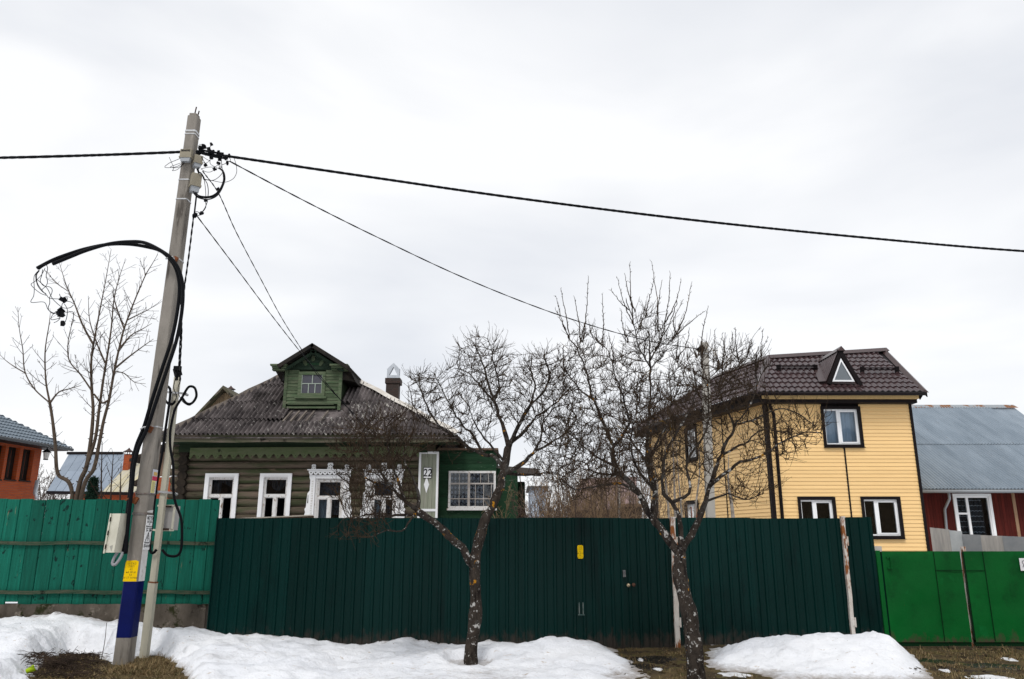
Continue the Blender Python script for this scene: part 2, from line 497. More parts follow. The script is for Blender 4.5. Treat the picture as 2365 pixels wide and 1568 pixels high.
# small slush remnants on the bare ground
def height_at(x, y):
    i = int(np.clip(np.searchsorted(xs, x), 1, len(xs) - 1)); j = int(np.clip(np.searchsorted(ys, y), 1, len(ys) - 1))
    return float(GZ[j, i]), float(S[j, i])
m_slush = mat('slush', (0.78, 0.79, 0.81), (0.55, 0.55, 0.56), scale=9, rough=0.5, bump=0.5, bscale=25)
for (x, y, rx, ry, lab) in ((2330, 1518, 16, 6, 'crumpled scrap of white snow under the bright green gate'), (2182, 1545, 12, 4, 'small flat lump of snow on the mud by the bright green gate'),
                       (2290, 1560, 70, 7, 'long thin tongue of snow on grass before the bright green gate'), (1695, 1550, 46, 7, 'thin sheet of wet snow beside the lichened apple trunk'),
                       (1478, 1520, 10, 4, 'small chip of snow on mud before the wicket door'), (1520, 1540, 16, 4, 'narrow strip of snow on mud near the leaning apple trunk')):
    c = PZ(x, y, 0.03); ax = PZ(x + rx, y, 0.03).x - c.x; ay = max(0.05, abs(PZ(x, y - ry, 0.03).y - c.y))
    n, rings = 22, 5; V = []; F = []
    for k in range(rings + 1):
        for i in range(n):
            a = 2 * math.pi * i / n; q = k / rings
            rr = (1 + 0.35 * mnoise.noise((math.cos(a) * 1.7 + x, math.sin(a) * 1.7, y))) * q
            px_, py_ = c.x + ax * rr * math.cos(a), c.y + ay * rr * math.sin(a)
            hz = 0.028 * (1 - q ** 3) * (0.7 + 0.6 * mnoise.noise((px_ * 9, py_ * 9, 1))) - 0.015 * q
            V.append((px_, py_, height_at(px_, py_)[0] + hz))
    for k in range(rings):
        for i in range(n):
            F.append((k * n + i, k * n + (i + 1) % n, (k + 1) * n + (i + 1) % n, (k + 1) * n + i))
    mb = MB(); mb.v = V; mb.f = F
    tag(mb.build('snow_patch', m_slush, smooth=True), lab, 'snow')

# wet mud before the wicket door and the gate
m_mud = mat('wet_dark_mud', (0.012, 0.009, 0.007), (0.03, 0.023, 0.018), scale=7, rough=0.22, spec=0.5, bump=0.5, bscale=12, bdist=0.03)
for (x, y, rx, ry) in ((1505, 1518, 75, 11), (1470, 1535, 40, 8), (2160, 1524, 60, 8), (2300, 1535, 80, 7)):
    c = PZ(x, y, 0.02); ax = PZ(x + rx, y, 0.02).x - c.x; ay = abs(PZ(x, y - ry, 0.02).y - c.y); n = 40; mb = MB(); mb.v.append((c.x, c.y, height_at(c.x, c.y)[0] + 0.012))
    for q in (0.5, 1.0):
        for i in range(n):
            a = 2 * math.pi * i / n; rr = q * (1 + 0.4 * mnoise.noise((math.cos(a) * 1.9 + x, math.sin(a) * 1.9, y)) + 0.15 * mnoise.noise((math.cos(a) * 6, math.sin(a) * 6, x)))
            px_, py_ = c.x + ax * rr * math.cos(a), c.y + ay * rr * math.sin(a); mb.v.append((px_, py_, height_at(px_, py_)[0] + (0.012 if q < 0.9 else -0.012)))
    mb.f = [(0, 1 + i, 1 + (i + 1) % n) for i in range(n)] + [(1 + i, 1 + n + i, 1 + n + (i + 1) % n, 1 + (i + 1) % n) for i in range(n)]
    tag(mb.build('wet_mud', m_mud, smooth=True), None, None, kind='structure')

# dead grass on the bare ground
def grass(name, label, spots_, seed, thr=-9):
    r = np.random.default_rng(seed); B = []
    for (x0, x1, y0, y1, n, L, lean) in spots_:
        bx = r.uniform(x0, x1, n); by = r.uniform(y0, y1, n)
        B.append(np.stack([bx, by, r.uniform(0.5, 1.3, n) * L, np.full(n, lean)], 1))
    B = np.concatenate(B)
    ii = np.clip(np.searchsorted(xs, B[:, 0]), 1, len(xs) - 1); jj = np.clip(np.searchsorted(ys, B[:, 1]), 1, len(ys) - 1)
    gate_ = np.array([mnoise.fractal((q[0] * 1.6, q[1] * 2.6, 2.0), 0.6, 2.0, 3) for q in B]); gate_ = (gate_ > thr + r.normal(0, 0.12, len(B)))
    B = B[(S[jj, ii] < -0.01) & gate_]; ii = np.clip(np.searchsorted(xs, B[:, 0]), 1, len(xs) - 1); jj = np.clip(np.searchsorted(ys, B[:, 1]), 1, len(ys) - 1)
    n = len(B); z = GZ[jj, ii] - 0.005
    az = r.uniform(0, 2 * math.pi, n); el = r.normal(B[:, 3], 0.35, n); cu = r.normal(0.5, 0.4, n); wd = r.uniform(0.0022, 0.0055, n)
    base = np.stack([B[:, 0], B[:, 1], z], 1)
    h = np.stack([np.cos(az), np.sin(az), np.zeros(n)], 1); sdv = np.stack([-np.sin(az), np.cos(az), np.zeros(n)], 1)
    pts = [base]; p = base.copy()
    for k in range(3):
        e_ = np.clip(el - cu * k * 0.6, -0.15, 1.5)
        p = p + (h * np.cos(e_)[:, None] + np.array([0, 0, 1.0]) * np.sin(e_)[:, None]) * (B[:, 2] / 3)[:, None]
        p[:, 2] = np.maximum(p[:, 2], base[:, 2] + 0.006)
        pts.append(p.copy())
    V = []
    for k, q in enumerate(pts):
        ww = wd * (1 - 0.28 * k)
        V += [q - sdv * ww[:, None], q + sdv * ww[:, None]]
    V = np.stack(V, 1).reshape(-1, 3)
    b0 = np.arange(n) * 8
    Q = np.concatenate([np.stack([b0 + 2 * k, b0 + 2 * k + 1, b0 + 2 * k + 3, b0 + 2 * k + 2], 1) for k in range(3)])
    m = mat('dead_grass_blades', (0.2, 0.15, 0.07), attr='tint', rough=0.85)
    me = np_mesh(name, V, Q, m)
    pal = np.array([(0.24, 0.175, 0.085), (0.32, 0.24, 0.13), (0.14, 0.095, 0.045), (0.09, 0.085, 0.03), (0.19, 0.12, 0.06)])
    c = pal[r.choice(5, n, p=[0.3, 0.2, 0.22, 0.13, 0.15])] * r.uniform(0.6, 1.1, n)[:, None]
    ca = me.color_attributes.new('tint', 'FLOAT_COLOR', 'POINT')
    ca.data.foreach_set('color', np.repeat(np.concatenate([c, np.ones((n, 1))], 1), 8, 0).astype(np.float32).ravel())
    tag(link_mesh(name, me), label, 'grass', kind='stuff')
bx, by = POLE_B.x, POLE_B.y
grass('dry_grass', 'matted straw coloured grass on the mound at the concrete pole foot', [(bx - 1.4, bx + 1.5, by - 1.3, by + 0.9, 12000, 0.085, 0.2), (bx + 0.1, bx + 1.3, by - 0.6, by + 0.9, 9000, 0.13, 0.3)], 3)
grass('dry_grass', 'short yellowed grass on the bare ground between the two snow mounds', [(1.3, 4.6, 9.0, 12.7, 13000, 0.06, 0.7)], 4, 0.05)
grass('dry_grass', 'short yellowed grass before the bright green gate', [(4.8, 9.5, 9.0, 12.9, 24000, 0.07, 0.75)], 5, -0.03)

# far hills / wood line are built with the trees

# ================================================================== FENCES ON THE STREET
m_gwood = mat('teal_painted_plank', (0.004, 0.078, 0.052), (0.006, 0.118, 0.080), scale=3.0, stretch=(9, 9, 0.5), rough=0.75, rand=0.22, bump=0.35, bscale=6,
              bstretch=(12, 12, 0.6), spots=[((0.003, 0.022, 0.018), 7, 0.62, 0.03, (1, 1, 0.7)), ((0.15, 0.15, 0.09), 9, 0.67, 0.06, (3, 3, 0.35)), ((0.02, 0.03, 0.022), 14, 0.71, 0.03, (1, 1, 0.6))])
m_grail = mat('mossy_green_rail', (0.02, 0.05, 0.03), (0.07, 0.075, 0.05), scale=5, stretch=(1, 8, 8), rough=0.9, bump=0.5, bscale=9,
              spots=[((0.012, 0.014, 0.01), 6, 0.58, 0.08), ((0.6, 0.6, 0.58), 11, 0.72, 0.03)])
m_conc_base = mat('mossy_concrete', (0.125, 0.105, 0.085), (0.05, 0.042, 0.033), scale=2.2, stretch=(1.4, 1, 0.8), rough=0.92, bump=0.5, bscale=16,
                  spots=[((0.022, 0.024, 0.009), 2.6, 0.53, 0.06), ((0.21, 0.18, 0.15), 5, 0.60, 0.1), ((0.02, 0.016, 0.012), 5.5, 0.62, 0.05)])
m_sheet = mat('dark_green_profiled_sheet', (0.0006, 0.0145, 0.0125), (0.001, 0.0205, 0.018), scale=0.8, stretch=(1, 1, 0.3), rough=0.34, spec=0.10, rand=0.22, splash=((0.035, 0.03, 0.025), 0.45),
              spots=[((0.0008, 0.008, 0.0075), 1.2, 0.55, 0.2, (1, 1, 0.5))])
m_white_rust = mat('white_paint_peeling_from_rust', (0.62, 0.59, 0.55), (0.52, 0.46, 0.40), scale=5, stretch=(2, 2, 0.7), rough=0.7, bump=0.4, bscale=18,
                   spots=[((0.23, 0.085, 0.03), 3.6, 0.51, 0.05, (2, 2, 0.55)), ((0.06, 0.03, 0.02), 6, 0.66, 0.04)])
m_dark_steel = mat('dark_rusty_steel', (0.02, 0.015, 0.012), (0.06, 0.03, 0.02), scale=8, rough=0.7, metal=0.2)

def rb(x, y): return P(x, y, YF)
# --- teal plank fence on the left
yg = YF + 0.10
zt, zb = P(250, 1153, yg).z, P(250, 1396, yg).z
f = thing('plank_fence', 'weathered teal green board fence on a mossy concrete footing', 'fence', (-7.0, yg, 0))
xe = P(497, 1280, yg).x
x = P(-60, 1280, yg).x
i = 0
wds = random.Random(5)
while x < xe - 0.05:
    wdt = wds.uniform(0.185, 0.235)
    if x + wdt > xe - 0.08: wdt = xe - x
    h0, h1 = zb + wds.uniform(-0.012, 0.012), zt + wds.uniform(-0.012, 0.012)
    g = wds.uniform(0.0005, 0.003); yy = yg + wds.uniform(-0.006, 0.006); c = 0.007
    mb = MB(); sl = wds.uniform(-0.006, 0.006)
    pr = [(g / 2 + c, -0.011), (wdt - g / 2 - c, -0.011), (wdt - g / 2, 0.0), (wdt - g / 2, 0.014), (g / 2, 0.014), (g / 2, 0.0)]
    lo_ = [(x + a, yy + b, h0) for a, b in pr]; hi_ = [(x + a + sl, yy + b, h1) for a, b in pr]
    if i in (3, 19): lo_ = [(a, b, d + 0.03) for a, b, d in lo_]
    n = len(pr)
    mb.add(lo_ + hi_, [tuple(range(n))[::-1], tuple(range(n, 2 * n))] + [(k, (k + 1) % n, n + (k + 1) % n, n + k) for k in range(n)])
    mb.build('plank', m_gwood, f)
    x += wdt; i += 1
for yy0, yy1 in ((1250, 1258), (1363, 1371)):
    z1, z0 = P(250, yy0, yg).z, P(250, yy1, yg).z
    mb = MB(); xa, xb = P(-80, 1300, yg).x, xe + 0.03
    n = 14
    for k in range(n):
        a = xa + (xb - xa) * k / n; b = xa + (xb - xa) * (k + 1) / n
        da, db = 0.008 * math.sin(k * 1.3), 0.008 * math.sin((k + 1) * 1.3)
        mb.hexa([(a, yg - 0.06, z0 + da), (b, yg - 0.06, z0 + db), (b, yg - 0.018, z0 + db), (a, yg - 0.018, z0 + da),
                 (a, yg - 0.06, z1 + da), (b, yg - 0.06, z1 + db), (b, yg - 0.018, z1 + db), (a, yg - 0.018, z1 + da)])
    mb.build('rail', m_grail, f)
mb = MB()
n = 30; xa, xb = P(-90, 1400, yg).x, xe - 0.05
zc0 = zb + 0.006
for k in range(n):
    a = xa + (xb - xa) * k / n; b = xa + (xb - xa) * (k + 1) / n
    ea = 0.01 * math.sin(k * 2.1); eb = 0.01 * math.sin((k + 1) * 2.1)
    mb.hexa([(a, yg - 0.07 + ea, -0.3), (b, yg - 0.07 + eb, -0.3), (b, yg + 0.16, -0.3), (a, yg + 0.16, -0.3),
             (a, yg - 0.05 + ea, zc0 + ea * 0.6), (b, yg - 0.05 + eb, zc0 + eb * 0.6), (b, yg + 0.16, zc0), (a, yg + 0.16, zc0)])
mb.build('footing', m_conc_base, f)

# --- dark green profiled sheet fence
PROF = [(0.0, 0.0), (0.094, 0.0), (0.106, -0.021), (0.138, -0.021), (0.150, 0.0)]   # one rib of 0.15 m
def sheet_mesh(name, width, z0, z1, m, bend=0.0, y0=0.0, dz=0.0):
    mb = MB(); pts = []; x = 0.0
    while x < width - 1e-6:
        for (a, b) in PROF[:-1]:
            if x + a <= width: pts.append((x + a, b))
        x += 0.15
    if width - pts[-1][0] > 0.012: pts.append((width, pts[-1][1]))
    n = len(pts); rows = 4
    for k in range(rows + 1):
        q = k / rows
        for (a, b) in pts:
            mb.v.append((a, y0 + b + bend * math.sin(q * math.pi), z0 + (z1 - z0) * q + dz * a / width))
    for k in range(rows):
        for j in range(n - 1):
            mb.f.append((k * n + j, k * n + j + 1, (k + 1) * n + j + 1, (k + 1) * n + j))
    return mb.mesh(name, m)
def sheets(root, xa, xb, zlo, zhi, yb):
    x = xa
    while x < xb - 0.02:
        wd_ = min(1.2, xb - x)
        wo_ = wd_ + (0.05 if xb - x > 1.25 else 0.0)
        k = random.uniform(-0.004, 0.004)
        link_mesh('profiled_sheet', sheet_mesh('profiled_sheet', wo_, zlo, zhi + random.uniform(-0.006, 0.006), m_sheet, random.uniform(-0.012, 0.012)),
                  root, (x, yb + k + 0.005 * (int(x * 10) % 2), 0))
        x += wd_
ztop = P(1182, 1196, YF).z
XL, XW, XG, XE, XR = P(490, 1330, YF).x, P(1436, 1340, YF).x, P(1562, 1345, YF).x, P(1958, 1345, YF).x, P(2020, 1345, YF).x
f = thing('metal_fence', 'long dark green profiled metal fence before the log house', 'fence', (-1.5, YF, 0))
sheets(f, XL, XW + 0.03, 0.0, ztop, YF + 0.004)
mb = MB()
for zz in (0.35, ztop - 0.25): mb.box(XL + 0.03, XW - 0.03, YF + 0.036, YF + 0.054, zz, zz + 0.04)
mb.build('rail', m_dark_steel, f)
for xx in (XL + 0.03, XL + 2.4, XL + 4.8, XW - 0.1):
    MB().box(xx, xx + 0.06, YF + 0.055, YF + 0.115, -0.3, ztop - 0.02).build('post', m_dark_steel, f)
mb = MB(); mb.box(XL - 0.004, XL + 0.012, YF - 0.022, YF + 0.02, 0.0, ztop + 0.004)
mb.build('edge_strip', m_sheet, f)
m_scuff = mat('scraped_paint', (0.05, 0.09, 0.085), (0.15, 0.17, 0.16), scale=20, rough=0.6)

def text_mesh(body, size, O, u, v, m, parent, name='lettering', shear=0.0, bold=0.0, align='CENTER', ext=0.0012, sx=1.0):
    cu = bpy.data.curves.new('txt', 'FONT'); cu.body = body; cu.size = size; cu.align_x = align; cu.align_y = 'CENTER'
    cu.extrude = 0.0; cu.offset = bold; cu.shear = shear; cu.resolution_u = 2
    o = bpy.data.objects.new('txt', cu); COL.objects.link(o)
    dg = bpy.context.evaluated_depsgraph_get(); me = bpy.data.meshes.new_from_object(o.evaluated_get(dg))
    bpy.data.objects.remove(o); bpy.data.curves.remove(cu)
    u = Vector(u).normalized(); v = Vector(v).normalized(); n = u.cross(v)
    org = ORG[parent.name]
    for q in me.vertices:
        q.co = Vector(O) + u * (q.co.x * sx) + v * q.co.y + n * ext - org
    me.materials.clear(); me.materials.append(m)
    me.name = name
    return link_mesh(name, me, parent)
m_ink = mat('black_ink', (0.012, 0.012, 0.014), rough=0.7)
m_inkfaint = mat('faded_ink', (0.16, 0.12, 0.02), rough=0.8)

# yellow painted note on the fence
n0, n1 = P(1333, 1259, YF), P(1347, 1290, YF)
note = thing('painted_note', 'yellow painted note with handwritten lines on the dark green fence', 'notice', (n0.x, YF - 0.02, n1.z))
m_yel = mat('yellow_paint', (0.85, 0.55, 0.0), (0.70, 0.45, 0.0), scale=7, rough=0.6)
mb = MB(); yy = YF - 0.028
pl = []
for k in range(26):
    a = 2 * math.pi * k / 26
    cx_, cz_ = math.cos(a), math.sin(a)
    sx_ = math.copysign(abs(cx_) ** 0.35, cx_); sz_ = math.copysign(abs(cz_) ** 0.22, cz_)
    pl.append(((n0.x + n1.x) / 2 + (n1.x - n0.x) / 2 * sx_ * (1 + 0.06 * math.sin(k * 2.3)), yy, (n0.z + n1.z) / 2 + (n0.z - n1.z) / 2 * sz_))
mb.prism(pl, (0, 0.003, 0)); mb.build('paint_patch', m_yel, note)
for k, s_ in enumerate(('ГАЗ', 'ГАП', '63', 'на 40 м', '53', 'от 17 т.')):
    text_mesh(s_, 0.028, ((n0.x + n1.x) / 2, yy, n0.z - 0.032 - k * 0.03), (1, 0, 0), (0, 0, 1), m_inkfaint, note, ext=0.001)
# scuff marks low on the fence
c = P(1342, 1405, YF)
mb = MB()
for dx in (-0.03, 0.03):
    mb.box(c.x + dx - 0.008, c.x + dx + 0.008, YF - 0.0265, YF - 0.0235, c.z - 0.08, c.z + 0.09)
mb.box(c.x - 0.05, c.x + 0.05, YF - 0.0262, YF - 0.0235, c.z - 0.10, c.z - 0.085)
mb.build('scuff_mark', m_scuff, f)

# --- wicket door
d = thing('wicket_door', 'dark green sheet metal wicket door with round knob and hasp', 'door', ((XW + XG) / 2, YF, 0))
sheets(d, XW, XG - 0.03, 0.02, ztop - 0.005, YF - 0.014)
MB().box(XW + 0.01, XG - 0.1, YF + 0.012, YF + 0.04, 0.06, 0.1).build('frame_rail', m_dark_steel, d)
m_chrome = mat('worn_chrome', (0.16, 0.16, 0.16), rough=0.4, metal=0.8)
k0 = P(1450, 1351, YF); k1 = P(1462, 1350, YF); k2 = P(1441, 1324, YF)
kn = MB().lathe([(0.012, 0), (0.012, 0.03), (0.026, 0.035), (0.03, 0.05), (0.022, 0.066), (0.004, 0.07)], (k0.x, YF - 0.02, k0.z), 14, (0, -1, 0)).build('knob', mat('worn_brass', (0.45, 0.36, 0.24), rough=0.4, metal=0.7), d, True)
MB().lathe([(0.012, 0), (0.012, 0.03), (0.026, 0.035), (0.03, 0.05), (0.022, 0.066), (0.004, 0.07)], (k1.x, YF - 0.02, k1.z), 14, (0, -1, 0)).build('knob', mat('brown_bakelite', (0.09, 0.045, 0.03), rough=0.4), d, True)
hs_ = MB(); hs_.box(k2.x - 0.02, k2.x + 0.022, YF - 0.03, YF - 0.02, k2.z - 0.055, k2.z + 0.05)
hs_.tube([(k2.x - 0.014, YF - 0.045, k2.z - 0.02), (k2.x - 0.014, YF - 0.045, k2.z + 0.02), (k2.x, YF - 0.045, k2.z + 0.036), (k2.x + 0.014, YF - 0.045, k2.z + 0.02), (k2.x + 0.014, YF - 0.045, k2.z - 0.02)], 0.005, 6)
hs_.box(k2.x - 0.022, k2.x + 0.022, YF - 0.052, YF - 0.036, k2.z - 0.05, k2.z - 0.018)
hs_.build('padlock', m_chrome, d)

# --- rusty white posts
def rust_post(xb_, yb_, xt_, yt_, wd_, lab):
    a = PZ(xb_, yb_, 0.0); b = P(xt_, yt_, YF - 0.05)
    a = Vector((P(xb_, yb_, YF - 0.05).x, YF - 0.05, -0.05))
    t = thing('gate_post', lab, 'post', (a.x, a.y, 0))
    mb = MB(); n = 10; vv = []
    for k in range(n + 1):
        q = a.lerp(b, k / n); wob = 0.004 * math.sin(k * 1.9)
        for (sx_, sy_) in ((-1, -1), (1, -1), (1, 1), (-1, 1)):
            vv.append((q.x + sx_ * wd_ / 2 + wob, q.y + sy_ * 0.03, q.z))
    ff = [(0, 3, 2, 1), tuple(4 * n + k for k in range(4))] + [(4 * k + j, 4 * k + (j + 1) % 4, 4 * k + 4 + (j + 1) % 4, 4 * k + 4 + j) for k in range(n) for j in range(4)]
    mb.add(vv, ff).build('shaft', m_white_rust, t)
    MB().box(b.x - wd_ * 0.62, b.x + wd_ * 0.62, b.y - 0.036, b.y + 0.036, b.z - 0.004, b.z + 0.016).build('cap', m_white_rust, t)
    for q_, s_ in ((0.22, 1), (0.82, 1)):
        q = a.lerp(b, q_)
        hg = MB(); hg.tube([(q.x + s_ * (wd_ / 2 + 0.012), q.y - 0.036, q.z - 0.07), (q.x + s_ * (wd_ / 2 + 0.012), q.y - 0.036, q.z + 0.07)], 0.013, 8)
        hg.box(q.x - wd_ * 0.2, q.x + wd_ / 2 + 0.004, q.y - 0.04, q.y - 0.0315, q.z - 0.05, q.z + 0.03)
        hg.build('hinge', m_white_rust, t)
    return t
rust_post(1566, 1508, 1553, 1196, 0.075, 'peeling white rusty post beside the wicket door')
rust_post(1971, 1478, 1945, 1195, 0.055, 'slim peeling white rusty post at the far end of the dark green gate')

# --- dark green double gate section and short end panel
g = thing('profiled_gate', 'dark green profiled sheet gate between two rusty white posts', 'gate', ((XG + XE) / 2, YF, 0))
xm = P(1750, 1340, YF).x
sheets(g, XG - 0.02, xm + 0.03, 0.06, ztop, YF)
sheets(g, xm + 0.002, XE + 0.01, 0.06, ztop - 0.004, YF - 0.012)
mb = MB()
for zz in (0.32, ztop - 0.3): mb.box(XG, XE - 0.05, YF + 0.036, YF + 0.06, zz, zz + 0.04)
mb.build('gate_frame', m_dark_steel, g)
e = thing('fence_end_panel', 'short dark green sheet panel between rusty post and bright green gate', 'fence', ((XE + XR) / 2, YF, 0))
link_mesh('profiled_sheet', sheet_mesh('profiled_sheet', P(2010, 1340, YF).x - XE - 0.012 + 0.12, 0.0, ztop + 0.012, m_sheet), e, (XE + 0.012, YF - 0.01, 0))
xr2 = P(2010, 1340, YF).x + 0.12
link_mesh('profiled_sheet', sheet_mesh('profiled_sheet', 0.22, 0.0, P(2030, 1278, YF).z, m_sheet), e, (xr2 - 0.02, YF + 0.012, 0))
m_brickpale = mat('pale_brick', (0.5, 0.46, 0.42), rough=0.9)
q = P(2026, 1268, YF + 0.08)
MB().box(q.x - 0.06, q.x + 0.06, YF + 0.05, YF + 0.15, q.z - 0.5, q.z + 0.045).build('brick_top', m_brickpale, e)

# --- bright green gate on the right
m_ggate = mat('bright_green_gate_paint', (0.0015, 0.103, 0.018), (0.001, 0.066, 0.012), scale=0.9, rough=0.45, spec=0.12, bump=0.25, bscale=1.1, bdist=0.06, detail=3.0, splash=((0.06, 0.045, 0.03), 0.35),
              spots=[((0.004, 0.02, 0.008), 16, 0.73, 0.03), ((0.001, 0.035, 0.008), 1.6, 0.54, 0.2), ((0.10, 0.04, 0.02), 24, 0.72, 0.03), ((0.004, 0.13, 0.03), 2.5, 0.62, 0.1)])
m_seam = mat('dark_weld_seam', (0.001, 0.022, 0.006), rough=0.7)
zg1, zg0 = P(2100, 1273, YF).z, 0.10
gp = thing('gate_post', 'narrow bright green steel post carrying the gate hinge', 'post', (P(2041, 1400, YF).x, YF, 0))
xgp = P(2041, 1400, YF).x
MB().box(xgp - 0.035, xgp + 0.03, YF - 0.02, YF + 0.06, -0.1, zg1 + 0.01).build('shaft', m_ggate, gp)
for (xa, xb, lab, seamx, hx) in ((xgp + 0.05, P(2230, 1390, YF).x, 'bright green sheet steel gate leaf hung on the green post', 2167, True),
                                 (P(2239, 1390, YF).x, P(2600, 1390, YF).x, 'bright green sheet steel gate leaf carrying a white notice', 2282, False)):
    t = thing('gate_leaf', lab, 'gate', ((xa + xb) / 2, YF, 0))
    nx, nz_ = 26, 16; mb = MB()
    for j in range(nz_ + 1):
        for i in range(nx + 1):
            x = xa + (xb - xa) * i / nx; z = zg0 + (zg1 - zg0) * j / nz_
            edge = min(i, nx - i, j, nz_ - j)
            bulge = 0 if edge == 0 else 0.016 * mnoise.noise((x * 2.2, z * 2.6, 4)) + 0.006 * mnoise.noise((x * 7, z * 7, 2))
            mb.v.append((x, YF - 0.03 + bulge, z))
    mb.f = [(j * (nx + 1) + i, j * (nx + 1) + i + 1, (j + 1) * (nx + 1) + i + 1, (j + 1) * (nx + 1) + i) for j in range(nz_) for i in range(nx)]
    mb.build('sheet', m_ggate, t, True)
    mb = MB(); mb.box(xa, xb, YF - 0.012, YF + 0.03, zg0 - 0.06, zg0 + 0.03); mb.box(xa, xb, YF - 0.012, YF + 0.03, zg1 - 0.05, zg1 - 0.008)
    mb.box(xa, xa + 0.04, YF - 0.012, YF + 0.03, zg0, zg1 - 0.05); mb.build('frame', m_seam, t)
    sx_ = P(seamx, 1390, YF).x
    mb = MB(); mb.box(sx_ - 0.004, sx_ + 0.004, YF - 0.05, YF - 0.04, zg0 + 0.02, zg1 - 0.01)
    zs_ = P(2200, 1317, YF).z
    if hx: mb.box(sx_ + 0.01, xb, YF - 0.05, YF - 0.04, zs_ - 0.004, zs_ + 0.004)
    else: mb.box(xa, sx_ - 0.01, YF - 0.05, YF - 0.04, zs_ - 0.004, zs_ + 0.004)
    mb.build('seam', m_seam, t)
    if hx:
        h = P(2053, 1298, YF); hb = MB()
        hb.tube([(h.x, YF - 0.07, h.z - 0.1), (h.x, YF - 0.07, h.z + 0.08)], 0.009, 6)
        hb.box(h.x - 0.05, h.x + 0.01, YF - 0.06, YF - 0.046, h.z + 0.06, h.z + 0.085); hb.box(h.x - 0.05, h.x + 0.01, YF - 0.06, YF - 0.046, h.z - 0.1, h.z - 0.075)
        hb.build('hinge', m_ggate, t)
        lb = P(2215, 1494, YF); MB().box(lb.x - 0.2, lb.x + 0.16, YF - 0.09, YF - 0.05, lb.z - 0.03, lb.z + 0.02).build('drop_plate', m_ggate, t)
gapx = P(2232, 1390, YF)
t = thing('gap_post', 'pale stained post showing through the slit between bright green leaves', 'post', (gapx.x, YF + 0.1, 0))
a, b = P(2243, 1470, YF + 0.1), P(2224, 1262, YF + 0.1)
MB().beam(Vector((a.x, YF + 0.1, 0.0)), Vector((b.x, YF + 0.1, b.z)), 0.06, 0.05, (0, 1, 0)).build('shaft', m_white_rust, t)
# white notice at the right edge
q0, q1 = P(2353, 1289, YF - 0.055), P(2388, 1318, YF - 0.055)
t = thing('paper_notice', 'white notice with grey lettering fixed on the bright green gate', 'notice', (q0.x, YF - 0.05, q1.z))
m_paper = mat('white_sign_paper', (0.75, 0.75, 0.76), (0.66, 0.66, 0.68), scale=4, rough=0.6)
MB().box(q0.x, q1.x, YF - 0.06, YF - 0.056, q1.z, q0.z).build('sheet', m_paper, t)
text_mesh('Я', 0.15, (q0.x + 0.075, YF - 0.0605, (q0.z + q1.z) / 2), (1, 0, 0), (0, 0, 1), mat('grey_ink', (0.25, 0.25, 0.27)), t, ext=0.0015)

# --- patchwork metal fence behind the bright green gate
zz_ = zc(2.8, 2600, 1600)
t = thing('patchwork_fence', 'patchwork fence of grey corrugated and flat metal offcuts behind bright green gate', 'fence', (8.5, 14.2, 0))
cols = {'a': mat('beige_grey_corrugated', (0.40, 0.37, 0.34), (0.30, 0.285, 0.27), scale=6, stretch=(3, 3, 0.4), rough=0.6, metal=0.1),
        'b': mat('pale_galvanized', (0.50, 0.51, 0.51), (0.40, 0.42, 0.43), scale=5, rough=0.5, metal=0.3), 'c': mat('dull_grey_tin', (0.20, 0.21, 0.225), (0.27, 0.275, 0.28), scale=4, rough=0.55, metal=0.3)}
for (xa, xb, yt0, yt1, mm, corr) in ((1005, 1178, 218, 236, 'a', True), (1176, 1290, 243, 252, 'b', False), (1286, 1446, 278, 284, 'c', False), (1438, 1650, 286, 294, 'a', True), (1640, 1900, 294, 305, 'c', False), (1890, 2150, 300, 312, 'b', True)):
    A = P(*zz_(xa, yt0), 14.2); B = P(*zz_(xb, yt1), 14.2)
    mb = MB(); n = max(4, int((B.x - A.x) / 0.02)); off = 0.012 * (xa % 3)
    for k in range(n + 1):
        x = A.x + (B.x - A.x) * k / n
        yy = 14.2 - off + (0.010 * math.sin(2 * math.pi * x / 0.11) if corr else 0.006 * mnoise.noise((x * 3, 0, xa)))
        zt_ = A.z + (B.z - A.z) * k / n
        mb.v += [(x, yy, 0.2), (x, yy, zt_ * 0.6), (x, yy + 0.006 * mnoise.noise((x * 4, 2, 0)), zt_)]
    mb.f = [(3 * k + j, 3 * k + 3 + j, 3 * k + 4 + j, 3 * k + 1 + j) for k in range(n) for j in range(2)]
    mb.build('metal_sheet', cols[mm], t)

# --- low plank fence glimpsed behind the dark green fence
t = thing('board_fence', 'old grey brown boards with a pale top rail behind the metal fence', 'fence', (P(640, 1193, 15).x, 15, 0))
m_oldwood = mat('grey_brown_old_wood', (0.17, 0.115, 0.08), (0.11, 0.075, 0.055), scale=4, stretch=(8, 8, 0.7), rough=0.9, rand=0.2, bump=0.3)
for k in range(27):
    a = P(500 + k * 9, 1193, 15); b = P(500 + k * 9 + 8.6, 1193, 15); zt_ = P(500, 1199 - 9 * k / 27, 15).z
    if a.x < P(720, 1193, 15).x: MB().box(a.x, b.x, 15.0, 15.02, 0.3, zt_).build('board', m_oldwood, t)
a, b = P(498, 1200, 14.97), P(722, 1190, 14.97)
MB().beam(a, b, 0.03, 0.02).build('top_rail', mat('pale_rail', (0.45, 0.40, 0.34), rough=0.8), t)

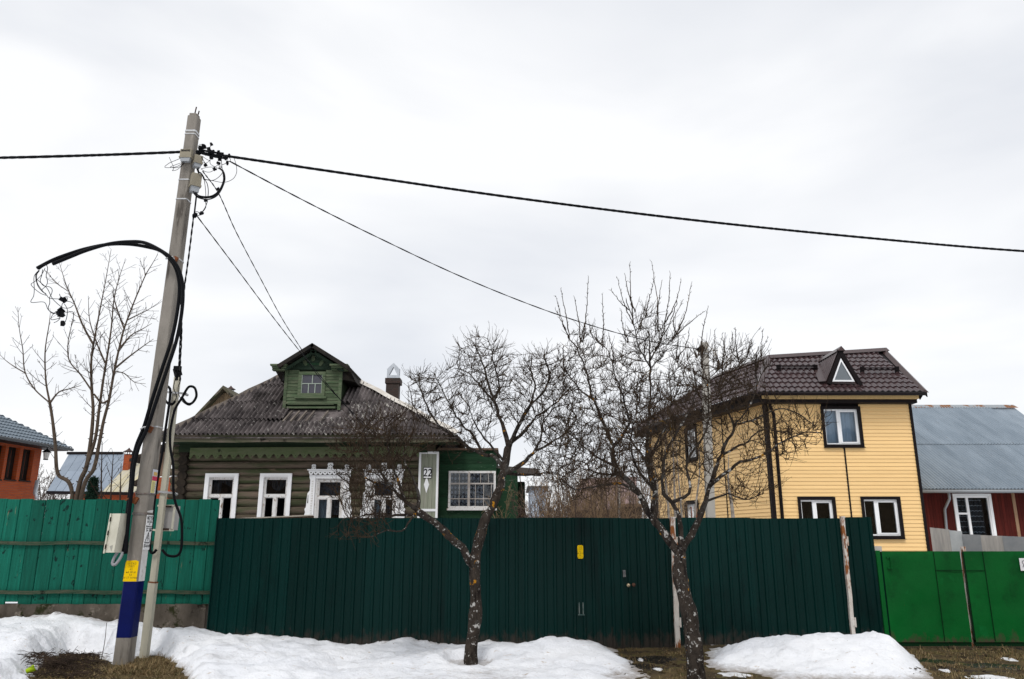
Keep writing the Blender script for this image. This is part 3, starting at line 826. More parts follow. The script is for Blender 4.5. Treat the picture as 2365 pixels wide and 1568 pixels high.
# ================================================================== UTILITY POLE
m_conc = mat('pole_concrete', (0.26, 0.238, 0.21), (0.18, 0.163, 0.142), scale=3.5, stretch=(1, 1, 0.4), rough=0.9, bump=0.35, bscale=40,
             spots=[((0.085, 0.075, 0.065), 3.0, 0.57, 0.1, (2.5, 2.5, 0.3)), ((0.32, 0.29, 0.26), 6, 0.62, 0.1, (1.5, 1.5, 0.4)), ((0.09, 0.08, 0.07), 45, 0.70, 0.04), ((0.28, 0.14, 0.06), 9, 0.74, 0.04)])
m_blue = mat('blue_paint', (0.0015, 0.006, 0.085), (0.001, 0.0045, 0.062), scale=3, rough=0.5, bump=0.2, bscale=40, spots=[((0.2, 0.2, 0.22), 40, 0.76, 0.02)])
m_whitep = mat('flaking_whitewash', (0.70, 0.69, 0.68), (0.58, 0.56, 0.54), scale=6, rough=0.8, spots=[((0.33, 0.30, 0.265), 7, 0.57, 0.05)])
m_plate = mat('white_plate', (0.8, 0.8, 0.8), rough=0.5)
m_strap = mat('steel_strap', (0.55, 0.56, 0.57), (0.4, 0.4, 0.4), scale=15, rough=0.35, metal=0.6)
m_strapd = mat('dull_steel_strap', (0.22, 0.21, 0.20), (0.14, 0.10, 0.08), scale=15, rough=0.5, metal=0.5)
m_blk = mat('black_cable_sheath', (0.004, 0.0045, 0.006), rough=0.5, spec=0.08)
m_beige = mat('beige_plastic', (0.29, 0.26, 0.195), (0.24, 0.215, 0.165), scale=5, rough=0.55)
m_clear = mat('clear_terminal_cover', (0.30, 0.32, 0.34), rough=0.2, spec=0.6)
m_cream = mat('cream_enamel', (0.62, 0.60, 0.50), (0.52, 0.50, 0.41), scale=4, rough=0.5, spots=[((0.28, 0.15, 0.05), 16, 0.70, 0.04), ((0.3, 0.29, 0.24), 5, 0.66, 0.1)])
m_rustbr = mat('rusty_bracket', (0.22, 0.075, 0.03), (0.10, 0.04, 0.02), scale=9, rough=0.8)

PB = Vector((POLE_B.x, 11.0, -0.25)); PT = P(449, 272, 11.0)
def pole_pt(z, a, b, e_=0.0):
    """point on the leaning tapered pole: a across the street face (-1..1), b depth (-1 = street side)"""
    q = (z - PB.z) / (PT.z - PB.z); c = PB.lerp(PT, q)
    wx = (0.100 * (1 - q) + 0.078 * q) + e_; wy = (0.108 * (1 - q) + 0.082 * q) + e_
    return Vector((c.x + a * wx, c.y + b * wy, z))
def pole_loft(mb, zs_, e_=0.0, ch=0.82, sides=None):
    prof = [(-1, -ch), (-ch, -1), (ch, -1), (1, -ch), (1, ch), (ch, 1), (-ch, 1), (-1, ch)]
    n = len(prof); vv = []
    for z in zs_:
        for (a, b) in prof: vv.append(pole_pt(z, a, b, e_))
    ff = [tuple(range(n))[::-1], tuple((len(zs_) - 1) * n + k for k in range(n))]
    ff += [(k * n + j, k * n + (j + 1) % n, (k + 1) * n + (j + 1) % n, (k + 1) * n + j) for k in range(len(zs_) - 1) for j in range(n)]
    return mb.add(vv, ff)
def polez(y): return P(300, y, 10.9).z
pole = thing('utility_pole', 'tall leaning concrete utility pole with blue and yellow painted foot', 'pole', (POLE_B.x, 11.0, 0))
pole_loft(MB(), [PB.z + (PT.z - PB.z) * k / 24 for k in range(25)]).build('shaft', m_conc, pole)
# broken top with two rods
mb = MB(); mb.prism([pole_pt(PT.z - 0.002, a, b) for a, b in ((-0.7, -0.8), (0.6, -0.75), (0.8, 0.6), (-0.4, 0.8))], (0.0, 0, 0.05)).build('broken_top', m_conc, pole)
for a, b, h in ((0.1, -0.4, 0.17), (0.55, 0.0, 0.12)):
    q = pole_pt(PT.z, a, b); MB().tube([q, q + Vector((0.02, 0, h))], 0.010, 6).build('steel_rod', m_dark_steel, pole)
pole_loft(MB(), [0.37, 0.6, 0.85, 1.075], 0.0025).build('blue_band', m_blue, pole)
ch = 0.80
mb = MB(); mb.prism([pole_pt(1.078, -0.99, -1, 0.004), pole_pt(1.078, 0.80, -1, 0.004), pole_pt(1.335, 0.80, -1, 0.004), pole_pt(1.350, 0.4, -1, 0.004), pole_pt(1.345, -0.86, -1, 0.004), pole_pt(1.31, -0.95, -1, 0.004)], (0, 0.003, 0))
yp = mb.build('yellow_patch', m_yel, pole)
uv_ = (pole_pt(1.3, 1, -1) - pole_pt(1.3, -1, -1)).normalized(); vv_ = (pole_pt(1.4, 0, -1) - pole_pt(1.0, 0, -1)).normalized()
for k, s_ in enumerate(('— ГАЗ', 'ГАП', '63', 'на 40 м', '53', 'от 17 точки')):
    text_mesh(s_, 0.038, pole_pt(1.305 - k * 0.036, -0.08, -1, 0.004), uv_, vv_, m_inkfaint, pole, ext=0.0015)
MB().prism([pole_pt(1.078, 1, -0.8, 0.003), pole_pt(1.078, 1, 0.8, 0.003), pole_pt(2.02, 1, 0.8, 0.003), pole_pt(2.0, 1, -0.8, 0.003)], (0.002, 0, 0)).build('whitewash_patch', m_whitep, pole)
# enamel plate on the right face
def right_face(z, b, e_): return pole_pt(z, 1, b, e_)
pz0, pz1 = polez(1270), polez(1189)
pl_ = MB().prism([right_face(pz0, -0.82, 0.008), right_face(pz0, 0.86, 0.008), right_face(pz1, 0.86, 0.008), right_face(pz1, -0.82, 0.008)], (0.004, 0, 0)).build('warning_plate', m_plate, pole)
ur = (right_face(1.7, 1, 0) - right_face(1.7, -1, 0)).normalized(); vr = (right_face(2.0, 0, 0) - right_face(1.5, 0, 0)).normalized()
def rtext(s_, q, size, b=0.0, bold=0.0, sx=1.0):
    text_mesh(s_, size, right_face(pz0 + (pz1 - pz0) * q, b, 0.0125), ur, vr, m_ink, pl_, bold=bold, ext=0.001, sx=sx)
rtext('МОЭСК', 0.915, 0.062, 0.12, 0.0018, 0.82)
rtext('Тел. 5-48-36', 0.80, 0.034, 0.05, 0.001, 0.85)
rtext('ф.8', 0.74, 0.03, 0.1, 0.001)
rtext('Охранная зона', 0.67, 0.03, 0.05, 0.0012, 0.82)
rtext('2м', 0.555, 0.045, -0.38, 0.0005); rtext('2м', 0.565, 0.052, 0.45, 0.0025)
rtext('ВЛ-0,4 кВ', 0.11, 0.052, 0.05, 0.0015, 0.78)
def rline(pts, wd_, name='emblem'):
    mb = MB()
    for (b0, q0), (b1, q1) in zip(pts[:-1], pts[1:]):
        mb.beam(right_face(pz0 + (pz1 - pz0) * q0, b0, 0.0135), right_face(pz0 + (pz1 - pz0) * q1, b1, 0.0135), wd_, 0.0015, (1, 0, 0))
    return mb.build(name, m_ink, pl_)
rline([(-0.62, 0.20), (0.62, 0.20), (0.1, 0.50), (-0.62, 0.20)], 0.012)
rline([(0.16, 0.42), (-0.10, 0.33), (0.16, 0.33), (0.0, 0.24)], 0.008)
rline([(-0.6, 0.615), (-0.05, 0.615)], 0.008, 'rule'); rline([(0.15, 0.62), (0.8, 0.62)], 0.008, 'rule'); rline([(-0.5, 0.855), (0.75, 0.855)], 0.004, 'rule')
# advertising strip on the right face
az0, az1 = polez(1142), polez(1083)
ad_ = MB().prism([right_face(az0, -0.7, 0.004), right_face(az0, 0.75, 0.004), right_face(az1, 0.75, 0.004), right_face(az1, -0.7, 0.004)], (0.002, 0, 0)).build('advert_strip', mat('pale_leaflet', (0.58, 0.60, 0.66), rough=0.5), pole)
for (q0, q1, b0, b1, cc, nm) in ((0.76, 0.90, -0.4, 0.6, (0.62, 0.40, 0.13), 'orange'), (0.56, 0.73, -0.68, 0.7, (0.5, 0.04, 0.09), 'red'), (0.08, 0.55, -0.68, 0.4, (0.72, 0.66, 0.25), 'yellow')):
    za, zb_ = az0 + (az1 - az0) * q0, az0 + (az1 - az0) * q1
    MB().prism([right_face(za, b0, 0.0075), right_face(za, b1, 0.0075), right_face(zb_, b1, 0.0075), right_face(zb_, b0, 0.0075)], (0.001, 0, 0)).build('print_field', mat('print_' + nm, cc, rough=0.5), ad_)
mb = MB()
for k in range(9):
    za = az0 + (az1 - az0) * (0.12 + 0.045 * k); mb.beam(right_face(za, -0.45, 0.01), right_face(za, 0.2 + 0.35 * (k % 2), 0.01), 0.005, 0.001, (1, 0, 0))
mb.build('print_lines', mat('print_grey', (0.3, 0.28, 0.3)), ad_)
# straps
for y_, mm, h in ((300, m_strap, 0.028), (307, m_strap, 0.02), (413, m_strap, 0.02), (458, m_strap, 0.02), (597, m_strap, 0.022), (985, m_strap, 0.02), (1140, m_strapd, 0.02), (1186, m_strapd, 0.03)):
    z = P(400, y_, 10.9).z
    pole_loft(MB(), [z - h / 2, z + h / 2], 0.006 if mm is m_strap else 0.009).build('strap', mm, pole)

# meter boxes near the top
def meter(px_, py_, Y, wd_, dp, ht, yaw, lab, txt=None):
    c = P(px_, py_, Y)
    t = thing('meter_box', lab, 'meter box', tuple(c), 'electricity meters strapped near the pole top')
    cs, sn = math.cos(yaw), math.sin(yaw); lean = Vector((0.16 * 0.15, 0, 1)).normalized()
    ux, uy = Vector((cs, sn, 0)), Vector((-sn, cs, 0))
    def bx_(mb, x0, x1, y0, y1, z0, z1, tap=1.0):
        mb.hexa([c + ux * x * (tap if z == z0 else 1) + uy * y + lean * z for z in (z0, z1) for (x, y) in ((x0, y0), (x1, y0), (x1, y1), (x0, y1))])
    mb = MB(); bx_(mb, -wd_ / 2, wd_ / 2, -dp / 2, dp / 2, -ht * 0.1, ht / 2); mb.build('case', m_beige, t)
    mb = MB(); bx_(mb, -wd_ * 0.56, wd_ * 0.56, -dp * 0.56, dp * 0.56, -ht * 0.2, -ht * 0.1); mb.build('flange', m_beige, t)
    mb = MB(); bx_(mb, -wd_ * 0.45, wd_ * 0.45, -dp * 0.42, dp * 0.42, -ht / 2, -ht * 0.2, 0.85); mb.build('terminal_cover', m_clear, t)
    if txt: text_mesh(txt, wd_ * 0.27, c - uy * (dp / 2) + lean * ht * 0.36, ux, lean, m_ink, t, bold=0.002, ext=0.002)
meter(430, 360, 10.84, 0.17, 0.07, 0.20, 0.0, 'beige meter box with black number on the street face of the concrete pole', 'B06095')
meter(456, 374, 10.93, 0.12, 0.11, 0.19, R(38), 'small beige meter box beside the cable clamps on the concrete pole')
meter(451, 424, 10.93, 0.14, 0.12, 0.30, R(38), 'larger beige meter box above the coiled wires on the concrete pole')

def wire(name, pts, r, lab, cat='cable', parent=None, sub=8, m=None, n=6, group=None):
    o = MB().tube(catmull(pts, sub), r, n).build(name, m or m_blk, parent, True)
    if parent is None: tag(o, lab, cat, group)
    return o
# twisted overhead lines
def twisted(A, B, sag, lab, strands=4, r=0.0105, R_=0.0125, pitch=0.55):
    A = Vector(A); B = Vector(B); L = (B - A).length; n = int(L / 0.055)
    t = thing('overhead_line', lab, 'cable', tuple(A))
    d = (B - A).normalized(); s_ = d.cross(Vector((0, 0, 1))).normalized(); u = s_.cross(d)
    for k in range(strands):
        pts = []
        for i in range(n + 1):
            q = i / n; p = A.lerp(B, q) - Vector((0, 0, sag * 4 * q * (1 - q)))
            a = 2 * math.pi * (q * L / pitch + k / strands) + 0.8 * math.sin(q * 31)
            pts.append(p + (s_ * math.cos(a) + u * math.sin(a)) * R_)
        MB().tube(pts, r, 5).build('strand', m_blk, t, True)
twisted(P(436, 350, 10.92), P(-700, 366, 10.4), 0.06, 'thick twisted black overhead line running from the pole away past the brick house')
# right-hand line sags towards the next pole far outside the frame
A_ = P(515, 359, 10.95)
mids = [(515, 359, 10.95), (850, 408, 11.3), (1200, 458, 11.7), (1600, 508, 12.2), (2000, 549, 12.7), (2365, 580, 13.2), (2900, 612, 13.9)]
crv = catmull([P(*m_) for m_ in mids], 40)
t = thing('overhead_line', 'thick twisted black overhead line sagging over the tree tops', 'cable', tuple(crv[0]))
for k in range(4):
    pts = []; run = 0.0
    for i, p in enumerate(crv):
        if i: run += (p - crv[i - 1]).length
        d = (crv[min(i + 1, len(crv) - 1)] - crv[max(i - 1, 0)]).normalized(); s_ = d.cross(Vector((0, 0, 1))).normalized(); u = s_.cross(d)
        a = 2 * math.pi * (run / 0.55 + k / 4) + 0.8 * math.sin(run * 2.1)
        pts.append(p + (s_ * math.cos(a) + u * math.sin(a)) * 0.0125)
    MB().tube(pts, 0.0105, 5).build('strand', m_blk, t, True)

# clamps and connector blocks at the pole head
zt_ = zc(3.92, 500, 320)
def blob(mb, c, s, seed):
    r = random.Random(seed); c = Vector(c)
    for k in range(2):
        o = Vector((r.uniform(-1, 1), r.uniform(-1, 1), r.uniform(-1, 1))) * s * 0.3
        a = Vector((r.uniform(-1, 1), r.uniform(-1, 1), r.uniform(-1, 1))).normalized()
        mb.beam(c + o - a * s * 0.5, c + o + a * s * 0.5, s * r.uniform(0.5, 0.8), s * r.uniform(0.5, 0.9))
clp = thing('cable_clamp_cluster', 'cluster of black branch connectors clamped on the line at the pole head', 'connector', tuple(P(*zt_(600, 640), 10.95)))
r = random.Random(11)
for k, (x, y, s) in enumerate([(671, 545, 26), (590, 580, 40), (640, 605, 36), (545, 600, 40), (530, 650, 44), (605, 672, 28), (660, 640, 36), (700, 650, 44), (765, 645, 40), (800, 670, 34), (855, 710, 40), (900, 685, 26),
                               (675, 712, 34), (778, 740, 32), (772, 780, 34), (868, 778, 28), (612, 803, 28), (725, 860, 30), (570, 640, 40), (740, 690, 30)]):
    mb = MB(); blob(mb, P(*zt_(x, y), 10.95 + r.uniform(-0.08, 0.08)), s * 0.0058 / 2.4 * 0.62, k); mb.build('connector', m_blk, clp)
for k, (x0, y0, x1, y1) in enumerate([(520, 640, 930, 700), (530, 610, 830, 660), (560, 660, 880, 725)]):
    MB().tube([P(*zt_(x0, y0), 10.95), P(*zt_((x0 + x1) / 2, (y0 + y1) / 2 + 8), 10.93), P(*zt_(x1, y1), 10.96)], 0.016, 6).build('core', m_blk, clp)
loops = [
 ([(525, 545), (560, 548), (605, 560), (600, 600)], .004), ([(655, 600), (665, 565), (672, 548)], .005),
 ([(560, 690), (600, 720), (650, 745), (670, 715)], .004), ([(660, 735), (665, 790), (720, 825), (770, 850), (815, 875)], .004),
 ([(545, 850), (600, 885), (660, 890), (720, 862)], .004), ([(555, 770), (610, 778), (660, 745)], .004), ([(548, 850), (640, 830), (720, 825), (775, 785)], .004),
 ([(600, 985), (690, 995), (760, 960), (810, 905), (815, 860), (790, 810)], .005), ([(570, 975), (700, 1000), (830, 1020), (940, 980), (990, 900), (985, 800), (960, 720)], .004),
 ([(455, 1140), (480, 1180), (540, 1205), (620, 1212), (700, 1195), (770, 1140), (820, 1050), (835, 960), (815, 880), (770, 840)], .012),
 ([(450, 1130), (490, 1195), (560, 1225), (650, 1230), (740, 1190), (800, 1110), (842, 1000), (840, 920), (820, 870)], .009),
 ([(470, 1150), (540, 1190), (650, 1195), (730, 1160), (790, 1090), (828, 990), (822, 900)], .009),
 ([(490, 840), (510, 890), (555, 915), (585, 970), (625, 1040), (638, 1130), (632, 1210)], .006), ([(585, 975), (598, 1060), (605, 1140), (608, 1230)], .005),
 ([(515, 895), (545, 905), (575, 950), (588, 985)], .012), ([(495, 830), (515, 880), (512, 960), (490, 1180), (465, 1400)], .012),
 ([(604, 1260), (606, 1330), (560, 1400)], .005), ([(628, 1255), (600, 1330), (575, 1370), (545, 1410)], .006), ([(470, 1390), (500, 1385), (540, 1405)], .005), ([(475, 1420), (510, 1435), (545, 1415)], .005),
 ([(800, 720), (805, 790), (812, 860)], .005), ([(760, 790), (790, 840), (812, 870)], .005), ([(810, 800), (840, 790), (868, 780)], .005), ([(880, 700), (915, 730), (905, 755), (870, 765)], .004),
 ([(330, 760), (300, 790), (250, 820), (180, 835), (95, 830), (150, 780), (230, 745), (285, 722)], .004), ([(340, 770), (280, 825), (210, 838), (165, 828), (230, 800), (300, 775)], .004),
 ([(345, 775), (290, 830), (240, 865), (190, 872), (205, 835), (150, 705)], .004), ([(755, 1140), (770, 1100), (768, 1080)], .006), ([(550, 695), (590, 770), (612, 803)], .006)]
hw = thing('hook_up_wires', 'tangle of thin black loops of wire hanging beside the pole head', 'wires', tuple(P(*zt_(600, 900), 10.9)))
for k, (pp, rr) in enumerate(loops):
    yb = 10.95 + 0.09 * math.sin(k * 1.7)
    wire('wire_loop', [P(*zt_(x, y), (10.8 if k in (24, 25, 26) else yb) + 0.03 * math.sin(i * 2.0 + k)) for i, (x, y) in enumerate(pp)], rr, '', parent=hw)
for k, (x, y, s) in enumerate([(460, 1415, 48), (552, 1405, 34), (610, 1245, 32), (768, 1095, 26)]):
    mb = MB(); blob(mb, P(*zt_(x, y), 10.95), s * 0.0058 / 2.4 * 0.62, 40 + k); mb.build('connector', m_blk, hw)

# service drops
def drop(pts, lab, rr=0.007):
    t = thing('service_wire', lab, 'wire', tuple(P(*pts[0])))
    c = catmull([P(*p) for p in pts], 14)
    for k in range(2):
        o = []
        for i, p in enumerate(c):
            a = i * 1.1 + math.pi * k; o.append(p + Vector((math.cos(a), 0.3, math.sin(a))) * rr * 0.8)
        MB().tube(o, rr, 4).build('core', m_blk, t, True)
FARP_Y = 18.0
drop([(530, 372, 10.97), (700, 462, 12.2), (870, 547, 13.4), (1080, 645, 14.9), (1290, 727, 16.2), (1480, 783, 17.3), (1612, 806, 18.0)], 'thin black service wire running to the distant concrete pole', 0.0075)
drop([(456, 500, 10.97), (545, 618, 13.2), (625, 725, 15.2), (690, 808, 16.8), (760, 892, 18.2), (830, 972, 19.0), (925, 1062, 19.75)], 'thin black service wire hung from the lower connector to the log house eaves', 0.0065)
drop([(468, 395, 10.97), (505, 447, 11.5), (545, 535, 12.8), (600, 640, 14.6), (650, 733, 16.2), (697, 808, 17.2), (735, 868, 18.0), (835, 972, 19.1), (935, 1064, 19.75)], 'thin black service wire hung from the upper clamps to the log house eaves', 0.0065)

# thick cable pair on the pole
cab = [(283, 1276), (288, 1225), (294, 1170), (300, 1120), (304, 1075), (314, 1030), (333, 985), (352, 925), (375, 855), (398, 785), (411, 720), (415, 665), (408, 625), (392, 598), (370, 579), (335, 565), (295, 561), (250, 564), (200, 576), (160, 590), (122, 605), (86, 623)]
t = thing('feeder_cable', 'pair of thick black hoses climbing the pole and arching over to the left', 'cable', tuple(P(283, 1276, 10.8)))
def cabY(y): return 10.84 if y > 650 else 10.84 - 0.10 * (650 - y) / 90
for k, (ox, oy) in enumerate(((0, 0), (7, 3))):
    pts = []
    for i, (x, y) in enumerate(cab[:-1] if k else cab):
        q = math.sin(i * 0.55 + k * math.pi)
        pts.append(P(x + (ox if i < 15 else 0) + (2 * q if i < 12 else 0), y + (oy if i < 15 else 4.5 * q), cabY(y) - 0.05 * k + 0.01 * q))
    MB().tube(catmull(pts, 8), 0.026, 10).build('hose', m_blk, t, True)
for (x, y) in ((389, 596), (331, 988), (297, 1152)):
    c = P(x + 3, y, cabY(y) - 0.02); c2 = P(x + 16, y + 2, 10.87)
    mb = MB(); mb.tube([c + Vector((-0.045, -0.02, -0.02)), c + Vector((0.0, -0.045, 0.0)), c + Vector((0.05, -0.02, 0.015))], 0.012, 6); mb.beam(c, c2, 0.03, 0.03)
    mb.build('clamp', m_strap if y < 1100 else m_rustbr, t)
    mb = MB(); mb.beam(c2 + Vector((-0.02, 0, -0.05)), c2 + Vector((0.02, 0, 0.03)), 0.05, 0.05); mb.build('bracket', m_rustbr, t)
z2 = zc(4.48, 80, 750)
t = thing('dangling_wires', 'bundle of thin black wires dangling from the end of the arched hoses', 'wires', tuple(P(100, 640, 10.73)))
dw = [[(310, 395), (225, 430), (195, 490), (150, 540), (125, 600), (130, 760), (120, 860), (82, 930), (105, 952), (240, 942), (290, 965), (320, 1040), (360, 1080), (430, 1110)],
      [(200, 495), (160, 540), (155, 600), (200, 650), (260, 700), (320, 760), (380, 880), (420, 930), (500, 1000), (560, 1030), (640, 1025), (690, 985)],
      [(205, 495), (165, 560), (170, 660), (205, 730), (260, 800), (310, 850), (350, 890), (480, 900), (540, 890)],
      [(300, 400), (320, 470), (300, 560), (318, 650), (300, 710), (240, 770), (250, 800), (300, 830)], [(285, 460), (230, 560), (140, 650), (85, 690), (130, 750), (220, 820), (300, 850)],
      [(250, 480), (235, 570), (215, 640), (260, 710), (350, 730), (385, 770), (375, 830), (350, 880), (350, 960), (330, 1020), (345, 1070), (400, 1110), (440, 1080), (520, 1050)],
      [(195, 500), (150, 560), (175, 700), (240, 790), (290, 820)], [(540, 880), (590, 870), (600, 910), (570, 950), (530, 970), (520, 1040), (510, 1090)], [(560, 930), (640, 940), (690, 970)],
      [(510, 1090), (440, 1100), (390, 1130), (372, 1195), (470, 1180), (510, 1150)], [(520, 1080), (600, 1090), (670, 1080), (690, 1120), (685, 1200), (715, 1210)], [(560, 970), (600, 1050), (595, 1150), (570, 1235)], [(500, 1175), (460, 1215), (410, 1240)],
      [(490, 830), (500, 860), (530, 880)], [(205, 480), (270, 430), (310, 400)]]
for k, pp in enumerate(dw):
    wire('wire', [P(*z2(x, y), 10.72 + 0.05 * math.sin(k * 2.1 + i * 0.7)) for i, (x, y) in enumerate(pp)], 0.0048, '', parent=t)
for k, (x, y, s) in enumerate([(540, 900, 60), (510, 1080, 74), (510, 1140, 66), (545, 1262, 56)]):
    mb = MB(); blob(mb, P(*z2(x, y), 10.72), s * 0.0058 / 2.75 * 0.55, 60 + k); mb.build('connector', m_blk, t)

# cabinet on the left of the pole
c = P(268, 1232, 10.78)
t = thing('cable_cabinet', 'cream steel cabinet with rust specks hung on the left of the concrete pole', 'cabinet', tuple(c))
lean = (PT - PB).normalized()
A0, A1 = P(243, 1276, 10.72), P(259, 1186, 10.72)
up_ = (A1 - A0); up_.y = 0.0
B0 = P(274, 1279, 10.72); ux = Vector((B0.x - A0.x - 0.05, -0.03, 0))
dpv = Vector((0.045, 0.15, 0.0))
mb = MB(); mb.hexa([A0, A0 + ux, A0 + ux + dpv, A0 + dpv, A0 + up_, A0 + ux + up_, A0 + ux + dpv + up_, A0 + dpv + up_]); mb.build('body', m_cream, t)
ln = Vector((-0.016, 0.03, 0)); lb = MB(); th = Vector((0, -0.012, 0))
for (o, l) in ((Vector((-0.022, -0.004, -0.01)), 1.0),):
    s0 = A0 + o; e_ = Vector((0.02, 0.0, 0)); lb.hexa([s0 + th, s0 + e_ + th, s0 + e_, s0, s0 + up_ * 1.02 + th, s0 + e_ + up_ * 1.02 + th, s0 + e_ + up_ * 1.02, s0 + up_ * 1.02])
lb.build('door_edge', m_cream, t)
hm = MB()
for q in (0.15, 0.5, 0.85):
    p = A0 + up_ * q + Vector((-0.002, -0.016, 0)); hm.beam(p - up_.normalized() * 0.03, p + up_.normalized() * 0.03, 0.012, 0.012)
hm.build('hinge', m_dark_steel, t)
MB().prism([A0 + ux * 0.38 + up_ * 0.16 + th * 0.1, A0 + ux * 0.72 + up_ * 0.19 + th * 0.1, A0 + ux * 0.68 + up_ * 0.03 + th * 0.1], (0, -0.002, 0)).build('label_scrap', mat('grey_label', (0.35, 0.34, 0.3)), t)
wire('outlet_loop', [P(272, 1275, 10.8), P(263, 1290, 10.78), P(260, 1302, 10.78), P(267, 1303, 10.78), P(278, 1288, 10.8), P(284, 1275, 10.82)], 0.020, '', parent=t, m=mat('grey_rubber', (0.30, 0.30, 0.32), rough=0.6), n=8)

# steel post with meter cabinet
PO_Y = POST_B.y
pt0, pt1 = Vector((POST_B.x, PO_Y, -0.3)), P(410, 872, PO_Y)
def post_at(y): 
    q = (P(360, y, PO_Y).z - pt0.z) / (pt1.z - pt0.z); return pt0.lerp(pt1, q)
t = thing('steel_post', 'cream square steel post standing in the grass behind the concrete pole', 'post', (POST_B.x, PO_Y, 0))
m_creamp = mat('cream_painted_tube', (0.50, 0.47, 0.37), (0.40, 0.38, 0.31), scale=5, stretch=(2, 2, 0.5), rough=0.55, spots=[((0.25, 0.13, 0.05), 9, 0.70, 0.05)])
mid = post_at(1345)
MB().beam(pt0, mid, 0.10, 0.10, (0, 1, 0)).build('lower_tube', m_creamp, t)
MB().beam(mid, pt1, 0.078, 0.078, (0, 1, 0)).build('upper_tube', m_creamp, t)
MB().beam(mid - Vector((0, 0, 0.006)), mid + Vector((0.002, 0, 0.012)), 0.105, 0.105, (0, 1, 0)).build('weld_collar', m_rustbr, t)
for (y_, x0, x1) in ((905, 378, 430), (1135, 362, 405)):
    z = post_at(y_)
    a = P(x0, y_, PO_Y - 0.06); b = P(x1, y_ + 4, PO_Y - 0.06)
    mb = MB(); mb.beam(a, b, 0.02, 0.03); mb.build('cross_arm', m_strap, t)
    for q in (a, b): MB().tube([q + Vector((0, -0.02, -0.012)), q + Vector((0, 0.05, -0.012))], 0.022, 8).build('pipe_clip', m_strap, t)
q = pt1; MB().tube([q - Vector((0, 0, 0.05)), q + Vector((0.012, 0, 0.18))], [0.05, 0.035], 8).build('cap_sleeve', m_blk, t)
mb = MB(); blob(mb, P(413, 858, PO_Y - 0.02), 0.12, 3); mb.build('connector', m_blk, t)
# back of the meter cabinet
mc = thing('meter_cabinet', 'light grey meter cabinet clamped to the back of the cream steel post', 'cabinet', tuple(P(383, 1197, PO_Y + 0.15)))
Yc = PO_Y + 0.06
a0, a1 = P(361, 1224, Yc), P(404, 1168, Yc)
m_lgrey = mat('light_grey_plastic', (0.42, 0.41, 0.40), (0.37, 0.36, 0.35), scale=3, rough=0.5)
sk = P(368, 1168, Yc).x - P(361, 1224, Yc).x
def skbox(x0, x1, y0, y1, z0, z1):
    k = sk / (a1.z - a0.z)
    return [(x + k * (z - a0.z), y, z) for z in (z0, z1) for (x, y) in ((x0, y0), (x1, y0), (x1, y1), (x0, y1))]
xw = a1.x - sk
MB().hexa(skbox(a0.x, xw, Yc + 0.02, Yc + 0.2, a0.z, a1.z)).build('body', m_lgrey, mc)
fr_ = MB()
for (x0, x1, z0, z1) in ((a0.x - 0.01, a0.x + 0.02, a0.z, a1.z), (xw - 0.02, xw + 0.01, a0.z, a1.z), (a0.x - 0.03, xw + 0.02, a0.z - 0.015, a0.z + 0.01), (a0.x - 0.03, xw + 0.02, a1.z - 0.01, a1.z + 0.015)):
    fr_.hexa(skbox(x0, x1, Yc, Yc + 0.019, z0, z1))
fr_.build('rim', m_cream, mc)
br_ = MB()
for z in (a0.z + 0.012, a1.z - 0.012): br_.hexa(skbox((a0.x + xw) / 2 - 0.07, (a0.x + xw) / 2 + 0.07, Yc - 0.03, Yc - 0.003, z - 0.012, z + 0.012))
br_.build('clamp', m_dark_steel, mc)
MB().hexa(skbox(a0.x - 0.09, a0.x - 0.011, Yc + 0.03, Yc + 0.06, a0.z - 0.01, a0.z + 0.015)).build('hinge', m_cream, mc)
# black pipes down the post
zq = zc(2.85, 0, 1100)
def pipe(pts, lab, rr=0.019):
    t = thing('conduit', lab, 'cable', tuple(P(*zq(*pts[-1]), PO_Y - 0.1)))
    MB().tube(catmull([P(*zq(x, y), PO_Y - 0.09) for (x, y) in pts], 8), rr, 8).build('hose', m_blk, t, True)
    return t
cl = pipe([(1590, 500), (1560, 530), (1520, 520), (1480, 460), (1478, 400), (1500, 368), (1530, 375), (1545, 420), (1530, 560), (1500, 760), (1470, 980), (1430, 1200), (1400, 1420), (1385, 1560), (1362, 1740), (1362, 1850), (1385, 1880), (1420, 1850)], 'black hose with a small loop dropping on the left of the cream post')
cr_ = pipe([(1650, 470), (1690, 520), (1740, 520), (1780, 460), (1770, 390), (1735, 368), (1700, 385), (1650, 470), (1590, 570), (1560, 680), (1542, 800), (1545, 930), (1570, 1080), (1572, 1300), (1590, 1420), (1640, 1560), (1650, 1700), (1640, 1850), (1600, 1905), (1520, 1900), (1470, 1850)], 'black hose with a round loop dropping on the right of the cream post')
for pp, lb in (([(1613, 210), (1590, 300), (1575, 380), (1600, 460), (1570, 520), (1535, 510)], ''), ([(1620, 240), (1640, 300), (1615, 380), (1625, 450), (1660, 510), (1720, 540), (1770, 490)], '')):
    wire('tail_wire', [P(*zq(x, y), PO_Y - 0.11) for x, y in pp], 0.006, '', parent=cr_)
# down leads from the pole head to the post
for k, (pts, lab) in enumerate((([(447, 500, 10.97), (436, 590, 11.1), (424, 680, 11.35), (417, 770, 11.6), (413, 850, PO_Y - 0.02)], 'black twisted lead running down from the pole head to the cream post'),
                                ([(418, 610, 11.1), (417, 680, 11.3), (420, 760, 11.6), (416, 850, PO_Y - 0.02)], 'thin black lead running beside the hoses down to the cream post'))):
    drop(pts, lab, 0.009 if k == 0 else 0.007)

